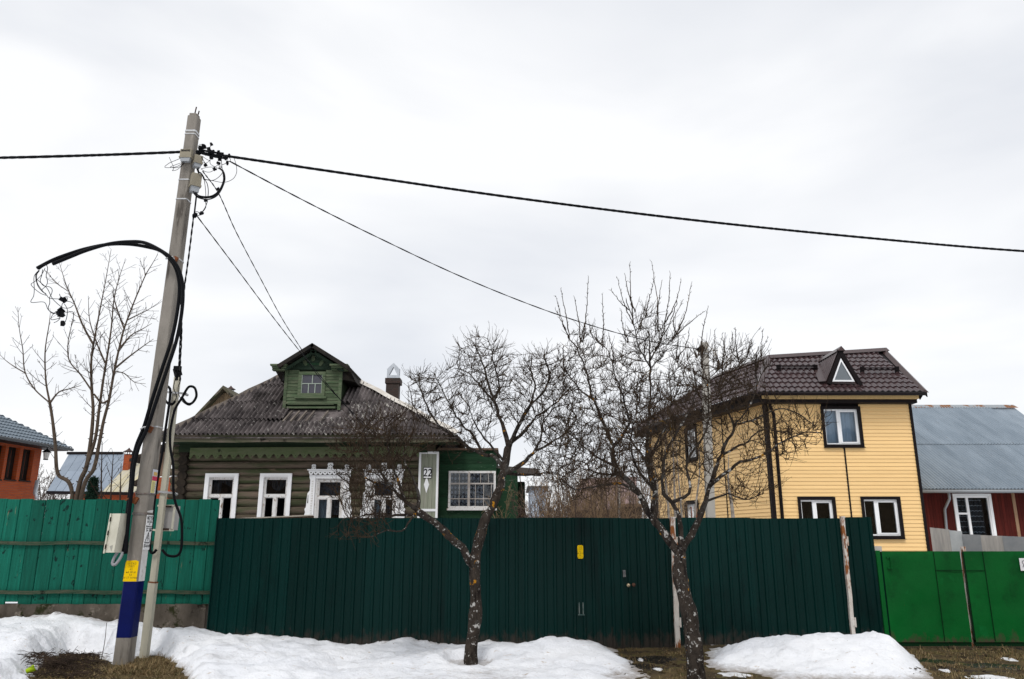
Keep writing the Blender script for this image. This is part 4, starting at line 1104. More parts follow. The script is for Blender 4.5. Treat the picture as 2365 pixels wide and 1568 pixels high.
# far concrete pole behind the apple tree
fp = thing('utility_pole', 'plain pale concrete pole standing before the yellow house', 'pole', (P(1640, 1195, FARP_Y).x, FARP_Y, 0))
b0 = P(1641, 1195, FARP_Y); t0 = P(1627, 792, FARP_Y); b0 = b0 + (b0 - t0) * (b0.z / (t0.z - b0.z))
mb = MB(); vv = []
for q, wd_ in ((0, 0.10), (1, 0.075)):
    c = b0.lerp(t0, q)
    vv += [c + Vector((-wd_, -wd_, 0)), c + Vector((wd_, -wd_, 0)), c + Vector((wd_, wd_, 0)), c + Vector((-wd_, wd_, 0))]
mb.hexa(vv).build('shaft', mat('pale_concrete', (0.42, 0.40, 0.36), (0.34, 0.32, 0.29), scale=2, stretch=(1, 1, 0.3), rough=0.9), fp)
for y_ in (808, 818):
    c = P(1627, y_, FARP_Y); MB().box(c.x - 0.09, c.x + 0.09, FARP_Y - 0.09, FARP_Y + 0.09, c.z - 0.012, c.z + 0.012).build('strap', m_strap, fp)
mb = MB(); blob(mb, P(1616, 808, FARP_Y - 0.1), 0.14, 5); mb.build('anchor_clamp', m_blk, fp)
for k in range(2):
    q = t0 + Vector((-0.05 + 0.1 * k, 0, 0)); MB().tube([q, q + Vector((0, 0, 0.05))], 0.01, 5).build('steel_rod', m_dark_steel, fp)

# ================================================================== OLD LOG HOUSE
m_log = mat('weathered_log_green_paint', (0.105, 0.080, 0.061), (0.048, 0.056, 0.028), scale=1.6, stretch=(0.5, 2.5, 3.2), rough=0.9, rand=0.25, bump=0.6, bscale=5, bstretch=(0.6, 7, 7), lo=0.43, hi=0.62,
            spots=[((0.16, 0.115, 0.085), 3.2, 0.60, 0.1, (0.5, 3, 3)), ((0.03, 0.02, 0.014), 4, 0.63, 0.06, (0.5, 4, 5)), ((0.09, 0.125, 0.045), 5, 0.66, 0.06, (0.7, 2, 2))])
m_logdark = mat('tarred_log_end', (0.016, 0.013, 0.011), (0.035, 0.027, 0.02), scale=9, rough=0.95, bump=0.5)
m_caulk_hole = mat('moss_caulk_and_hole_shade', (0.014, 0.012, 0.008), (0.028, 0.03, 0.012), scale=14, rough=1.0, bump=0.6)  # also colours the flat patches that stand in for shaded holes
m_oldwhite = mat('peeling_white_paint', (0.68, 0.67, 0.66), (0.58, 0.56, 0.54), scale=6, stretch=(2, 2, 0.8), rough=0.75, bump=0.3, bscale=20,
                 spots=[((0.26, 0.19, 0.14), 13, 0.60, 0.05), ((0.42, 0.36, 0.31), 7, 0.58, 0.07, (2, 2, 0.6))])
m_newwhite = mat('white_casing_paint', (0.76, 0.76, 0.76), (0.70, 0.70, 0.71), scale=4, rough=0.6)
m_room = mat('room_shade_black', (0.004, 0.004, 0.005), rough=1.0)  # near-black colour stands in for the shade of unlit rooms
m_lace = mat('lace_curtain', (0.10, 0.11, 0.13), (0.03, 0.032, 0.042), scale=22, stretch=(1, 1, 1), rough=0.9)
m_curt = mat('pale_curtain', (0.38, 0.42, 0.45), (0.24, 0.27, 0.30), scale=11, stretch=(3, 1, 0.15), rough=0.9)
m_rag = mat('grey_net_rag', (0.06, 0.062, 0.07), (0.012, 0.012, 0.015), scale=7, rough=0.9, stretch=(1.5, 1, 0.6))
m_green_t = mat('moss_green_trim', (0.085, 0.11, 0.05), (0.11, 0.125, 0.07), scale=5, stretch=(1, 3, 3), rough=0.85, bump=0.3, spots=[((0.12, 0.09, 0.07), 6, 0.62, 0.07, (0.6, 2, 2)), ((0.02, 0.022, 0.014), 4, 0.62, 0.1)])
m_green_dk = mat('dark_green_frieze', (0.012, 0.024, 0.012), (0.02, 0.03, 0.016), scale=4, stretch=(0.6, 3, 3), rough=0.85, bump=0.2)
m_fascia = mat('grey_fascia_board', (0.13, 0.105, 0.085), (0.05, 0.06, 0.03), scale=1.6, stretch=(0.7, 3, 3), rough=0.9, bump=0.4, spots=[((0.015, 0.013, 0.01), 2.2, 0.58, 0.06), ((0.27, 0.23, 0.2), 8, 0.66, 0.06, (0.5, 3, 3))])
m_slate = mat('lichen_grey_corrugated_slate', (0.15, 0.13, 0.128), (0.042, 0.036, 0.036), scale=2.6, stretch=(1.2, 0.8, 0.8), rough=0.92, rand=0.16, bump=0.5, bscale=22,
              spots=[((0.028, 0.024, 0.022), 1.6, 0.57, 0.12), ((0.36, 0.34, 0.32), 9, 0.625, 0.035), ((0.15, 0.12, 0.07), 13, 0.70, 0.04), ((0.06, 0.065, 0.02), 5, 0.70, 0.06)])
m_slate2 = mat('lichen_patched_slate', (0.15, 0.13, 0.128), (0.042, 0.036, 0.036), scale=2.6, rough=0.92, rand=0.16, bump=0.5, bscale=22,
              spots=[((0.028, 0.024, 0.022), 1.6, 0.57, 0.12), ((0.42, 0.40, 0.37), 8, 0.57, 0.03), ((0.15, 0.12, 0.07), 13, 0.70, 0.04)])
m_grwood = mat('faded_green_board', (0.058, 0.092, 0.048), (0.115, 0.135, 0.085), scale=4, stretch=(0.7, 4, 4), rough=0.85, rand=0.22, bump=0.4, bstretch=(0.8, 8, 8),
               spots=[((0.17, 0.17, 0.115), 5, 0.60, 0.1, (0.6, 3, 3)), ((0.02, 0.03, 0.015), 6, 0.64, 0.05, (0.6, 3, 3))])
m_grdeep = mat('deep_green_board', (0.008, 0.032, 0.014), (0.016, 0.045, 0.022), scale=4, stretch=(0.7, 4, 4), rough=0.7, rand=0.2, bump=0.3,
               spots=[((0.09, 0.12, 0.09), 8, 0.63, 0.06, (0.6, 3, 3)), ((0.012, 0.016, 0.01), 5, 0.6, 0.08, (0.6, 3, 3))])
m_gable = mat('dull_green_gable', (0.018, 0.034, 0.022), (0.028, 0.045, 0.03), scale=4, stretch=(0.7, 4, 4), rough=0.85, rand=0.15)
m_pane = glass_mat('old_window_glass', ior=1.5, wob=0.05)

YH = 20.0
hw_ = Wall((P(440, 1100, YH).x, YH), (1, 0))         # front wall, u = 0 at the corner joint
def hp(x, y, n=0.0): return hw_.px(x, y, n)
uL = hp(395, 1120)[0]; uR = hp(985, 1120)[0]
zeave = P(700, 1006, YH - 0.75).z
house = thing('log_house', 'old log house with mossy green paint, slate roof and green attic dormer', 'house', (P(700, 1195, YH).x, YH, 0))
hx = lambda u: hw_.pt(u, 0).x
# windows: outer casing px
wins = [(471, 548, 1090), (598, 672, 1089), (722, 799, 1100), (850, 921, 1100)]
wu = []
for (x0, x1, y) in wins:
    a = hp(x0, 1130, 0.12)[0]; b = hp(x1, 1130, 0.12)[0]; wu.append((a, b))
zwin1 = hp(500, 1093, 0.12)[1]; zwin0 = zwin1 - 1.72
# logs
pitch = 0.189; zlog0 = 0.55
def log_mesh(L, seed):
    rr = random.Random(seed); mb = MB(); n = max(3, int(L / 0.35)); pts = []; rad = []
    for k in range(n + 1):
        pts.append((L * k / n, 0.006 * rr.uniform(-1, 1), 0.006 * rr.uniform(-1, 1))); rad.append(0.0955 + 0.004 * rr.uniform(-1, 1))
    mb.tube(pts, rad, 12)
    return mb.mesh('log', m_log, smooth=False)
nlog = int((zeave - 0.12 - zlog0) / pitch)
for k in range(nlog):
    z = zlog0 + pitch * (k + 0.5)
    spans = [(uL + random.uniform(-0.05, 0.03), uR + 0.2)]
    if zwin0 < z < zwin1 - 0.02:
        spans = []; s = uL + random.uniform(-0.05, 0.03)
        for (a, b) in wu: spans.append((s, a + 0.03)); s = b - 0.03
        spans.append((s, uR + 0.2))
    for j, (a, b) in enumerate(spans):
        o = link_mesh('log', log_mesh(b - a, k * 7 + j), house, (hx(a), YH + 0.02, z))
mb = MB(); mb.box(hx(uL + 0.1), hx(uR + 0.2), YH + 0.09, YH + 0.16, 0.3, zwin0); mb.box(hx(uL + 0.1), hx(uR + 0.2), YH + 0.09, YH + 0.16, zwin1 - 0.05, zeave)
s = uL + 0.1
for (a, b) in wu:
    mb.box(hx(s), hx(a + 0.05), YH + 0.09, YH + 0.16, zwin0 + 0.002, zwin1 - 0.052); s = b - 0.05
mb.box(hx(s), hx(uR + 0.2), YH + 0.09, YH + 0.16, zwin0 + 0.002, zwin1 - 0.052)
mb.build('caulking', m_caulk_hole, house)
# cross-wall log ends at the corner
ucr = hp(424, 1120)[0]
for k in range(nlog):
    z = zlog0 + pitch * (k + 1.0)
    MB().tube([(hx(ucr), YH - 0.20 + random.uniform(-0.03, 0.03), z), (hx(ucr), YH + 9.0, z)], [0.115, 0.105], 12).build('log_end', m_logdark, house)
mb = MB(); mb.box(hx(uL + 0.25), hx(uR + 0.2), YH + 0.9, YH + 8.8, 0.2, zeave + 0.05); mb.box(hx(ucr - 0.04), hx(ucr + 0.04), YH + 0.2, YH + 8.8, 0.2, zeave); mb.box(hx(uR + 0.1), hx(uR + 0.19), YH + 0.17, YH + 8.8, 0.2, zeave)
mb.build('room_shade_core', m_room, house)  # black core and sides added to keep light out of the rooms

def casing(a, b, z0, z1, m, t=0.10, n0=0.085, n1=0.125):
    return hw_.frame(MB(), a, b, z0, z1, t, n0, n1)
def sash(win, a, b, z0, z1, split, m, transom=0.70, glass=(1, 1, 1), curtain=None, nn=0.0, bar=0.035):
    """old window: transom light above two casements"""
    zt = z0 + (z1 - z0) * transom
    fr = MB(); hw_.frame(fr, a, b, z0, z1, bar, 0.0, 0.06)
    hw_.box(fr, a + bar, b - bar, zt - 0.028, zt + 0.028, 0.0, 0.064)
    um = a + (b - a) * split; hw_.box(fr, um - 0.035, um + 0.035, z0 + bar, zt - 0.028, 0.0, 0.062)
    for (q0, q1) in ((a + bar, um - 0.035), (um + 0.035, b - bar)):
        hw_.frame(fr, q0, q1, z0 + bar, zt - 0.028, 0.022, 0.005, 0.045)
    hw_.frame(fr, a + bar, b - bar, zt + 0.028, z1 - bar, 0.02, 0.005, 0.045)
    o = fr.build('sash', m, win)
    cells = [(a + bar, b - bar, zt + 0.03, z1 - bar), (a + bar, um - 0.035, z0 + bar, zt - 0.03), (um + 0.035, b - bar, z0 + bar, zt - 0.03)]
    for k, (c0, c1, e0, e1) in enumerate(cells):
        if glass[k]: hw_.box(MB(), c0 + 0.005, c1 - 0.005, e0 + 0.005, e1 - 0.005, 0.012, 0.017).build('pane', m_pane, o)
    return cells
def cloth(win, name, u0, u1, z0, z1, m, n=-0.12, folds=5, amp=0.02, bottom=None):
    mb = MB(); N = folds * 6
    for k in range(N + 1):
        q = k / N; u = u0 + (u1 - u0) * q
        zb_ = z0 if bottom is None else bottom(q)
        d = n + amp * math.sin(q * folds * 2 * math.pi)
        mb.v += [tuple(hw_.pt(u, z1, d * 0.95)), tuple(hw_.pt(u + amp * 0.4 * math.sin(q * 17), (z1 + zb_) / 2, d)), tuple(hw_.pt(u, zb_, d * 1.05))]
    mb.f = [(3 * k + j, 3 * k + 3 + j, 3 * k + 4 + j, 3 * k + 1 + j) for k in range(N) for j in range(2)]
    return mb.build(name, m, win)
for i, (a, b) in enumerate(wu):
    zt_ = zwin1 if i < 2 else zwin1 - 0.06
    fr = hw_.frame(MB(), a + 0.02, b - 0.02, zwin0, zt_, 0.09, -0.05, 0.084).build('window', m_oldwhite, house)
    ia, ib, iz1 = a + 0.10, b - 0.10, zt_ - 0.10
    if i < 2:
        casing(a, b, zwin0 - 0.05, zwin1, m_newwhite).build('casing', m_newwhite, fr)
        mb = MB(); hw_.box(mb, a + 0.09, b - 0.09, zwin1 - 0.075, zwin1 - 0.068, 0.1255, 0.128); mb.build('groove_shade_strip', mat('casing_shadow_gap', (0.35, 0.33, 0.33)), fr)  # raised grey strip; a groove's shade put in as colour
    cells = sash(fr, ia, ib, zwin0 + 0.1, iz1, 0.5, m_oldwhite, glass=((1, 0, 0), (1, 0, 0), (1, 1, 1), (1, 1, 1))[i])
    if i == 0:
        cloth(fr, 'net_rag', ia + 0.04, ib - 0.04, 0, iz1 - 0.05, m_rag, bottom=lambda q: iz1 - 0.05 - (0.34 if q < 0.35 else 0.05 + 0.28 * (q - 0.35)))
    elif i == 1:
        cloth(fr, 'net_rag', ia + 0.05, ib - 0.05, 0, iz1 - 0.06, m_rag, bottom=lambda q: iz1 - 0.08 - 0.24 * math.sin(math.pi * q))
    else:
        cloth(fr, 'lace_curtain', ia, ib, zwin0 + 0.7, iz1, m_lace, amp=0.008)
        cloth(fr, 'curtain', ia, ia + (ib - ia) * (0.46 if i == 2 else 0.35), zwin0 + 0.1, iz1 - 0.42, m_curt, n=-0.09, folds=4)
        # carved surround
        cs = MB()
        hw_.box(cs, a - 0.07, a + 0.055, zwin0, zt_ + 0.02, 0.086, 0.13); hw_.box(cs, b - 0.055, b + 0.07, zwin0, zt_ + 0.02, 0.086, 0.13)
        hw_.box(cs, a + 0.055, b - 0.055, zt_ - 0.065, zt_ + 0.02, 0.086, 0.12)
        cs.build('casing', m_newwhite, fr)
        dt = MB()
        for s_ in (0, 1):
            for k in range(26):
                z = zwin0 + 0.06 + k * 0.06
                u = a - 0.008 if s_ == 0 else b + 0.008
                if z < zt_ - 0.1: hw_.box(dt, u - 0.022, u + 0.022, z, z + 0.035, 0.131, 0.139)
        dt.build('dentils', m_oldwhite, fr)['kind'] = 'stuff'
        cn = MB(); hw_.box(cn, a - 0.14, b + 0.14, zt_ + 0.13, zt_ + 0.155, 0.08, 0.22); cn.build('cornice', m_newwhite, fr)
        sc = MB(); n = 9; s0 = a - 0.11; s1 = b + 0.11; w1 = (s1 - s0) / n
        for k in range(n):
            c0 = s0 + w1 * (k + 0.5)
            pl = [(c0 - w1 / 2, zt_ + 0.128), (c0 - w1 / 2, zt_ + 0.075)] + [(c0 + w1 * 0.44 * math.cos(th), zt_ + 0.075 + 0.055 * math.sin(th)) for th in [math.pi + math.pi * j / 8 for j in range(9)]] + [(c0 + w1 / 2, zt_ + 0.075), (c0 + w1 / 2, zt_ + 0.128)]
            hw_.poly(sc, pl, 0.15, 0.18)
        sc.build('scalloped_apron', m_newwhite, fr)
        dk = MB()
        for k in range(n):
            c0 = s0 + w1 * (k + 0.5); hw_.poly(dk, [(c0 + 0.02 * math.cos(t_), zt_ + 0.072 + 0.014 * math.sin(t_)) for t_ in [2 * math.pi * j / 8 for j in range(8)]], 0.1805, 0.182)
        dk.build('hole_shade_patch', m_caulk_hole, fr)  # flat dark discs on the apron, painted shade of its holes
        # three crests
        for (uc, s_) in ((a - 0.0, 0.75), ((a + b) / 2, 1.0), (b + 0.0, 0.75)):
            cm = MB(); z0_ = zt_ + 0.156; h = 0.16 * s_; wd_ = 0.065 * s_
            pts = [(uc - wd_ * 1.1, z0_), (uc - wd_ * 1.15, z0_ + h * 0.3), (uc - wd_ * 0.8, z0_ + h * 0.45), (uc - wd_ * 1.1, z0_ + h * 0.7)]
            for j in range(9):
                q = j / 8; pts.append((uc - wd_ + 2 * wd_ * q, z0_ + h * (0.85 + (0.18 if j % 2 else 0.0) + 0.08 * math.sin(math.pi * q))))
            pts += [(uc + wd_ * 1.1, z0_ + h * 0.7), (uc + wd_ * 0.8, z0_ + h * 0.45), (uc + wd_ * 1.15, z0_ + h * 0.3), (uc + wd_ * 1.1, z0_)]
            hw_.poly(cm, pts, 0.12, 0.15); o = cm.build('crest', m_newwhite, fr)
        dk = MB()
        for (uc, s_) in ((a, 0.75), ((a + b) / 2, 1.0), (b, 0.75)):
            for dx, dz, rr in ((-0.028, 0.10, 0.012), (0.028, 0.10, 0.012), (0, 0.115, 0.014), (-0.03, 0.035, 0.014), (0.03, 0.035, 0.014)):
                hw_.poly(dk, [(uc + dx * s_ + rr * s_ * 0.8 * math.cos(t_), zt_ + 0.156 + dz * s_ + rr * s_ * 1.3 * math.sin(t_)) for t_ in [2 * math.pi * j / 6 for j in range(6)]], 0.1505, 0.152)
        dk.build('hole_shade_patch', m_caulk_hole, fr)  # crest holes are dark patches laid on top, their shade painted
        # side wings
        for s_ in (-1, 1):
            e0 = a - 0.07 if s_ < 0 else b + 0.07
            zz = [zt_ - 0.36, zt_ - 0.44, zt_ - 0.62, zt_ - 0.78, zt_ - 0.82, zt_ - 0.90, zt_ - 0.98, zt_ - 1.04, zt_ - 1.30, zt_ - 1.46, zt_ - 1.54]
            ww = [0.0, 0.055, 0.065, 0.075, 0.105, 0.085, 0.105, 0.085, 0.085, 0.07, 0.0]
            wg = MB(); hw_.poly(wg, [(e0, zz[0])] + [(e0 + s_ * q, z_) for z_, q in zip(zz, ww)] + [(e0, zz[-1])], 0.088, 0.115); wg.build('carved_wing', m_newwhite, fr)
            dk = MB()
            for (z_, l_) in ((zt_ - 0.58, 0.10), (zt_ - 1.24, 0.15)): hw_.poly(dk, [(e0 + s_ * 0.022, z_ - l_), (e0 + s_ * 0.045, z_ - l_), (e0 + s_ * 0.04, z_ + l_), (e0 + s_ * 0.03, z_ + l_)], 0.1155, 0.117)
            dk.build('hole_shade_patch', m_caulk_hole, fr)  # dark slivers on the wing, slot shade given as colour
            cp = MB(); hw_.poly(cp, [(e0, zt_ + 0.03), (e0 + s_ * 0.03, zt_ + 0.03), (e0 + s_ * 0.025, zt_ - 0.05), (e0, zt_ - 0.12)], 0.09, 0.12); cp.build('bracket', m_newwhite, fr)

# frieze, valance, fascia
YE = YH - 0.78
XEL, XER = P(372, 1010, YE).x, P(1058, 1010, YE).x
zf1, zf0 = P(700, 1003, YE).z, P(700, 1021, YE).z
mb = MB(); n = 12
for k in range(n):
    a = XEL + (XER - XEL) * k / n; b = XEL + (XER - XEL) * (k + 1) / n
    dz = 0.012 * math.sin(k * 1.7)
    mb.hexa([(a, YE, zf0 + dz), (b, YE, zf0 + 0.012 * math.sin((k + 1) * 1.7)), (b, YE + 0.03, zf0 + 0.012 * math.sin((k + 1) * 1.7)), (a, YE + 0.03, zf0 + dz), (a, YE, zf1), (b, YE, zf1), (b, YE + 0.03, zf1), (a, YE + 0.03, zf1)])
mb.build('fascia', m_fascia, house)
MB().box(XEL + 0.02, XER - 0.02, YE + 0.03, YH + 0.1, zf0 + 0.03, zf0 + 0.05).build('soffit', m_green_dk, house)
zv1 = P(600, 1034, YH - 0.32).z; zv0 = P(600, 1059, YH - 0.32).z
uA, uB = hp(437, 1050, 0.32)[0], hp(985, 1050, 0.32)[0]
MB().box(hx(uA - 0.3), hx(uB), YH - 0.27, YH - 0.10, zv1 - 0.10, zf0 + 0.03).build('frieze', m_green_dk, house)
mb = MB(); per = 0.222; n = int((uB - uA) / per)
for k in range(n):
    c0 = uA + per * (k + 0.5); dz = 0.045 * (c0 - uA) / (uB - uA)
    pl = [(c0 - per / 2, zv1 + dz), (c0 - per / 2, zv0 + 0.0 + dz)] + [(c0 - per / 2 + per * j / 10, zv0 + dz + 0.03 - 0.058 * math.cos(2 * math.pi * j / 10) + 0.012) for j in range(1, 10)] + [(c0 + per / 2, zv0 + 0.0 + dz), (c0 + per / 2, zv1 + dz)]
    hw_.poly(mb, pl, 0.275, 0.30)
val = mb.build('valance', m_green_t, house)
dk = MB()
for k in range(n):
    c0 = uA + per * k; dz = 0.045 * (c0 - uA) / (uB - uA)
    hw_.poly(dk, [(c0 + 0.011 * math.cos(t_), zv0 + dz + 0.055 + 0.011 * math.sin(t_)) for t_ in [2 * math.pi * j / 6 for j in range(6)]], 0.3005, 0.302)
dk.build('drill_shade_patch', m_caulk_hole, val)  # dark spots on the valance face, hole shade put into colour

# hipped slate roof
PIT = 0.72
YR0 = YE - 0.06
zr0 = P(700, 1006, YR0).z
eX0, eX1 = P(370, 1012, YR0).x, P(1064, 1016, YR0).x
wvF = Vector((0, 1, PIT)); kS = wvF.length
hipT = 2.85                                   # horizontal run of the visible hip
xl_top = P(642, 878, YR0 + hipT).x; xr_top = P(812, 874, YR0 + hipT).x
kl = (xl_top - eX0) / hipT; kr = (eX1 - xr_top) / hipT
run_max = (eX1 - eX0) / (kl + kr)
def tmaxF(s):
    x = eX0 + s
    return max(0.0, min((x - eX0) / kl, (eX1 - x) / kr, run_max)) * kS
rows = [0.0]
for y_ in (969, 929, 890): # seam lines of the sheet courses
    d_ = ray(700, y_); tt = (zr0 - EYE - YR0 * d_.z / d_.y) / (d_.z / d_.y - PIT); rows.append(tt * kS)
rows = [r_ for r_ in rows] + [rows[-1] + 1.1, rows[-1] + 2.2]
roof = None
rt_ = MB()
rt_.add([(eX0, YR0 + 0.02, zr0 - 0.06), (eX1, YR0 + 0.02, zr0 - 0.06), (eX1 - kr * run_max, YR0 + run_max, zr0 + PIT * run_max - 0.06), (eX0, YR0 + 12, zr0 - 0.06), (eX1, YR0 + 12, zr0 - 0.06), (eX1 - kr * run_max, YR0 + 12 - run_max, zr0 + PIT * run_max - 0.06)],
        [(0, 1, 2), (0, 2, 5, 3), (1, 4, 5, 2), (3, 5, 4)])
roof = rt_.build('roof', m_slate, house)
wvn = 0.099
dX0, dX1 = P(655, 945, YR0 + 1.2).x - eX0, P(786, 945, YR0 + 1.2).x - eX0
tD0 = (lambda d_: (zr0 - EYE - YR0 * d_.z / d_.y) / (d_.z / d_.y - PIT) * kS)(ray(700, 975))
for ri in range(len(rows) - 1):
    t0, t1 = rows[ri] - (0.0 if ri == 0 else 0.06), rows[ri + 1] + 0.04
    s = -0.4 * (ri % 2) ; sw = wvn * 8
    while s < eX1 - eX0:
        a, b = max(s, 0.0), min(s + sw + 0.02, eX1 - eX0)
        s += sw
        if b - a < 0.05: continue
        if max(tmaxF(a), tmaxF((a + b) / 2), tmaxF(b)) < t0 + 0.03: continue
        # leave out the bare strip under the dormer and the part it covers
        tcut = None
        if t1 > tD0 and (a + b) / 2 > dX0 and (a + b) / 2 < dX1:
            if t0 > tD0: continue
            t1c = tD0
        else: t1c = t1
        lift = 0.012 + 0.006 * (ri % 2) + random.uniform(0, 0.006)
        mb = MB()
        def tmn(q, t0=t0): return min(t0 + random.uniform(0, 0.004), tmaxF(q))
        nF = Vector((0, -PIT, 1)).normalized(); tl = 0.030; profiled(mb, Vector((eX0, YR0, zr0 + lift)) + nF * tl * (1 + max(t0, 0) / (t1 - t0)), (1, 0, 0), wvF.normalized() - nF * tl / (t1 - t0), a, b, tmn, lambda q, t1c=t1c: min(tmaxF(q), t1c), wvn * 1.15, 0.036, cols=8)
        lichen = 0.35 < (a / (eX1 - eX0)) < 0.72 and ri <= 1
        mb.build('slate_sheet', m_slate2 if lichen else m_slate, roof)
# side slope sheets stay as a joined part (hidden from the street)
# hip covers
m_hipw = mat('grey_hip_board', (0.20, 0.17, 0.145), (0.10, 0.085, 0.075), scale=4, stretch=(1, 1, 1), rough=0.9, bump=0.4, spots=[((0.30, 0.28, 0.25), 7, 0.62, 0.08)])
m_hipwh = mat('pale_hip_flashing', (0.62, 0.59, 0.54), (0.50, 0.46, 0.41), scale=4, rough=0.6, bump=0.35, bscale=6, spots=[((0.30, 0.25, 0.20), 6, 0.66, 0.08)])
def hip(xa, ktop, sgn, m, wd_):
    n = 10; pts = []
    for k in range(n + 1):
        q = hipT * 1.02 * k / n; pts.append(Vector((xa + sgn * ktop * q, YR0 + q, zr0 + PIT * q + 0.05 + 0.012 * math.sin(k * 2.0))))
    mb = MB()
    for k in range(n):
        mb.add([pts[k] + Vector((-wd_, -wd_ * 0.6, -0.02)), pts[k] + Vector((0, 0, 0.045)), pts[k] + Vector((wd_, -0.0, -0.06)),
                pts[k + 1] + Vector((-wd_, -wd_ * 0.6, -0.02)), pts[k + 1] + Vector((0, 0, 0.045)), pts[k + 1] + Vector((wd_, 0, -0.06))], [(0, 3, 4, 1), (1, 4, 5, 2)])
    return mb.build('hip_cover', m, roof)
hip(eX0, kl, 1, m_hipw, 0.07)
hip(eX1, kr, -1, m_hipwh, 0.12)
# rafter stubs in the bare strip under the dormer
for x_ in (668, 685, 702, 720, 752):
    a = Vector((P(x_ - 4, 976, YR0 + 0.9).x, 0, 0)); 
    t0_, t1_ = tD0 / kS - 0.02, tD0 / kS + 0.45
    MB().beam((a.x - 0.02, YR0 + t0_, zr0 + PIT * t0_ + 0.03), (a.x + 0.06, YR0 + t1_, zr0 + PIT * t1_ + 0.03), 0.045, 0.04).build('batten', m_hipw, roof)

# dormer
d_ = ray(700, 945); tw = (zr0 - EYE - YR0 * d_.z / d_.y) / (d_.z / d_.y - PIT); YD = YR0 + tw
dw_ = Wall((P(657, 900, YD).x, YD), (1, 0))
dz = zc(5.141, 860, 1070)
def dp(zx, zy, n=0.0): return dw_.px(*dz(zx, zy), n)
dorm = MB()
uA0, uA1 = dp(235, 1000)[0], dp(1140, 1000)[0]
zD0, zDw, zAp = dp(600, 1190)[1], dp(600, 545)[1], dp(690, 125)[1]
um = dp(690, 300)[0]
# body sides run back into the roof
dorm.box(dw_.pt(uA0 + 0.04, 0).x, dw_.pt(uA1 - 0.04, 0).x, YD + 0.03, YD + 2.6, zD0 + 0.02, zDw)
dorm.prism([dw_.pt(uA0 + 0.04, zDw - 0.01, -0.03), dw_.pt(uA1 - 0.04, zDw - 0.01, -0.03), dw_.pt(um, zAp - 0.16, -0.03)], (0, 2.5, 0))
dormer = dorm.build('dormer', m_green_dk, house)
# clapboards left and right of the window, above and below it
wL, wR, wZ0, wZ1 = dp(460, 800)[0], dp(900, 800)[0], dp(600, 985)[1], dp(600, 600)[1]
z = dp(600, 1105)[1]
bh = 0.092
while z < zDw - 0.02:
    for (a, b) in (((uA0 + 0.05, wL), (wR, uA1 - 0.05)) if wZ0 - 0.04 < z < wZ1 else ((uA0 + 0.05, uA1 - 0.05),)):
        mb = MB(); mb.hexa([dw_.pt(a, z, 0.022), dw_.pt(b, z, 0.022), dw_.pt(b, z, -0.028), dw_.pt(a, z, -0.028), dw_.pt(a, z + bh - 0.006, 0.010), dw_.pt(b, z + bh - 0.006, 0.010), dw_.pt(b, z + bh - 0.006, -0.028), dw_.pt(a, z + bh - 0.006, -0.028)])
        mb.build('board', m_grwood, dormer)
    z += bh
zg = zDw
while zg < zAp - 0.28:
    q = 1 - (zg - zDw) / (zAp - 0.12 - zDw); hwid = (uA1 - uA0) / 2 * q + 0.02
    q2 = 1 - (zg + 0.10 - zDw) / (zAp - 0.12 - zDw); hw2 = (uA1 - uA0) / 2 * q2 + 0.02
    mb = MB(); mb.prism([dw_.pt(um - hwid, zg, -0.02), dw_.pt(um + hwid, zg, -0.02), dw_.pt(um + hw2, zg + 0.095, -0.02), dw_.pt(um - hw2, zg + 0.095, -0.02)], (0, -0.035, 0)); mb.build('gable_board', m_gable, dormer)
    zg += 0.1
for (u0, u1) in ((uA0 - 0.03, uA0 + 0.05), (uA1 - 0.05, uA1 + 0.03)):
    dw_.box(MB(), u0, u1, dp(600, 1205)[1], zDw - 0.05, -0.03, 0.035).build('corner_board', m_grwood, dormer)
for (a, b, y0, y1) in ((290, 1045, 1095, 1122), (275, 1070, 1152, 1182)):
    dw_.box(MB(), dp(a, y0)[0], dp(b, y0)[0], dp(600, y1)[1], dp(600, y0)[1], 0.024, 0.05).build('apron_board', m_grwood, dormer)
dwin = dw_.frame(MB(), wL, wR, wZ0 - 0.0, wZ1 + 0.03, 0.085, -0.02, 0.045).build('window', m_grwood, dormer)
dw_.box(MB(), wL - 0.06, wR + 0.06, dp(600, 1022)[1], dp(600, 990)[1], 0.0, 0.09).build('sill', m_grwood, dwin)
gl0, gl1, gz0, gz1 = dp(520, 800)[0], dp(842, 800)[0], dp(600, 980)[1], dp(600, 612)[1]
m_mull = mat('pale_green_mullion', (0.33, 0.38, 0.33), rough=0.7)
mu = MB(); zt2 = dp(600, 776)[1]; bt = 0.022
dw_.box(mu, gl0, gl1, zt2 - bt / 2, zt2 + bt / 2, 0.0, 0.03)
for (x, za, zb) in ((688, zt2, gz1), (630, gz0, zt2), (738, gz0, zt2)):
    u = dp(x, 800)[0]; dw_.box(mu, u - bt / 2, u + bt / 2, za + (bt / 2 if za == zt2 else 0), zb - (bt / 2 if zb == zt2 else 0), 0.001, 0.029)
dw_.frame(mu, gl0 - 0.02, gl1 + 0.02, gz0 - 0.01, gz1 + 0.02, 0.025, 0.0, 0.031)
mu.build('mullions', m_mull, dwin)
m_attglass = mat('grimy_attic_glass', (0.06, 0.06, 0.075), (0.045, 0.045, 0.06), scale=3, rough=0.25, spec=0.5)
ux_ = [gl0, dp(688, 800)[0], gl1]
for a, b in zip(ux_[:-1], ux_[1:]): dw_.box(MB(), a + 0.012, b - 0.012, zt2 + 0.012, gz1 - 0.006, 0.004, 0.010).build('pane', m_attglass, dwin)
ux_ = [gl0, dp(630, 800)[0], dp(738, 800)[0], gl1]
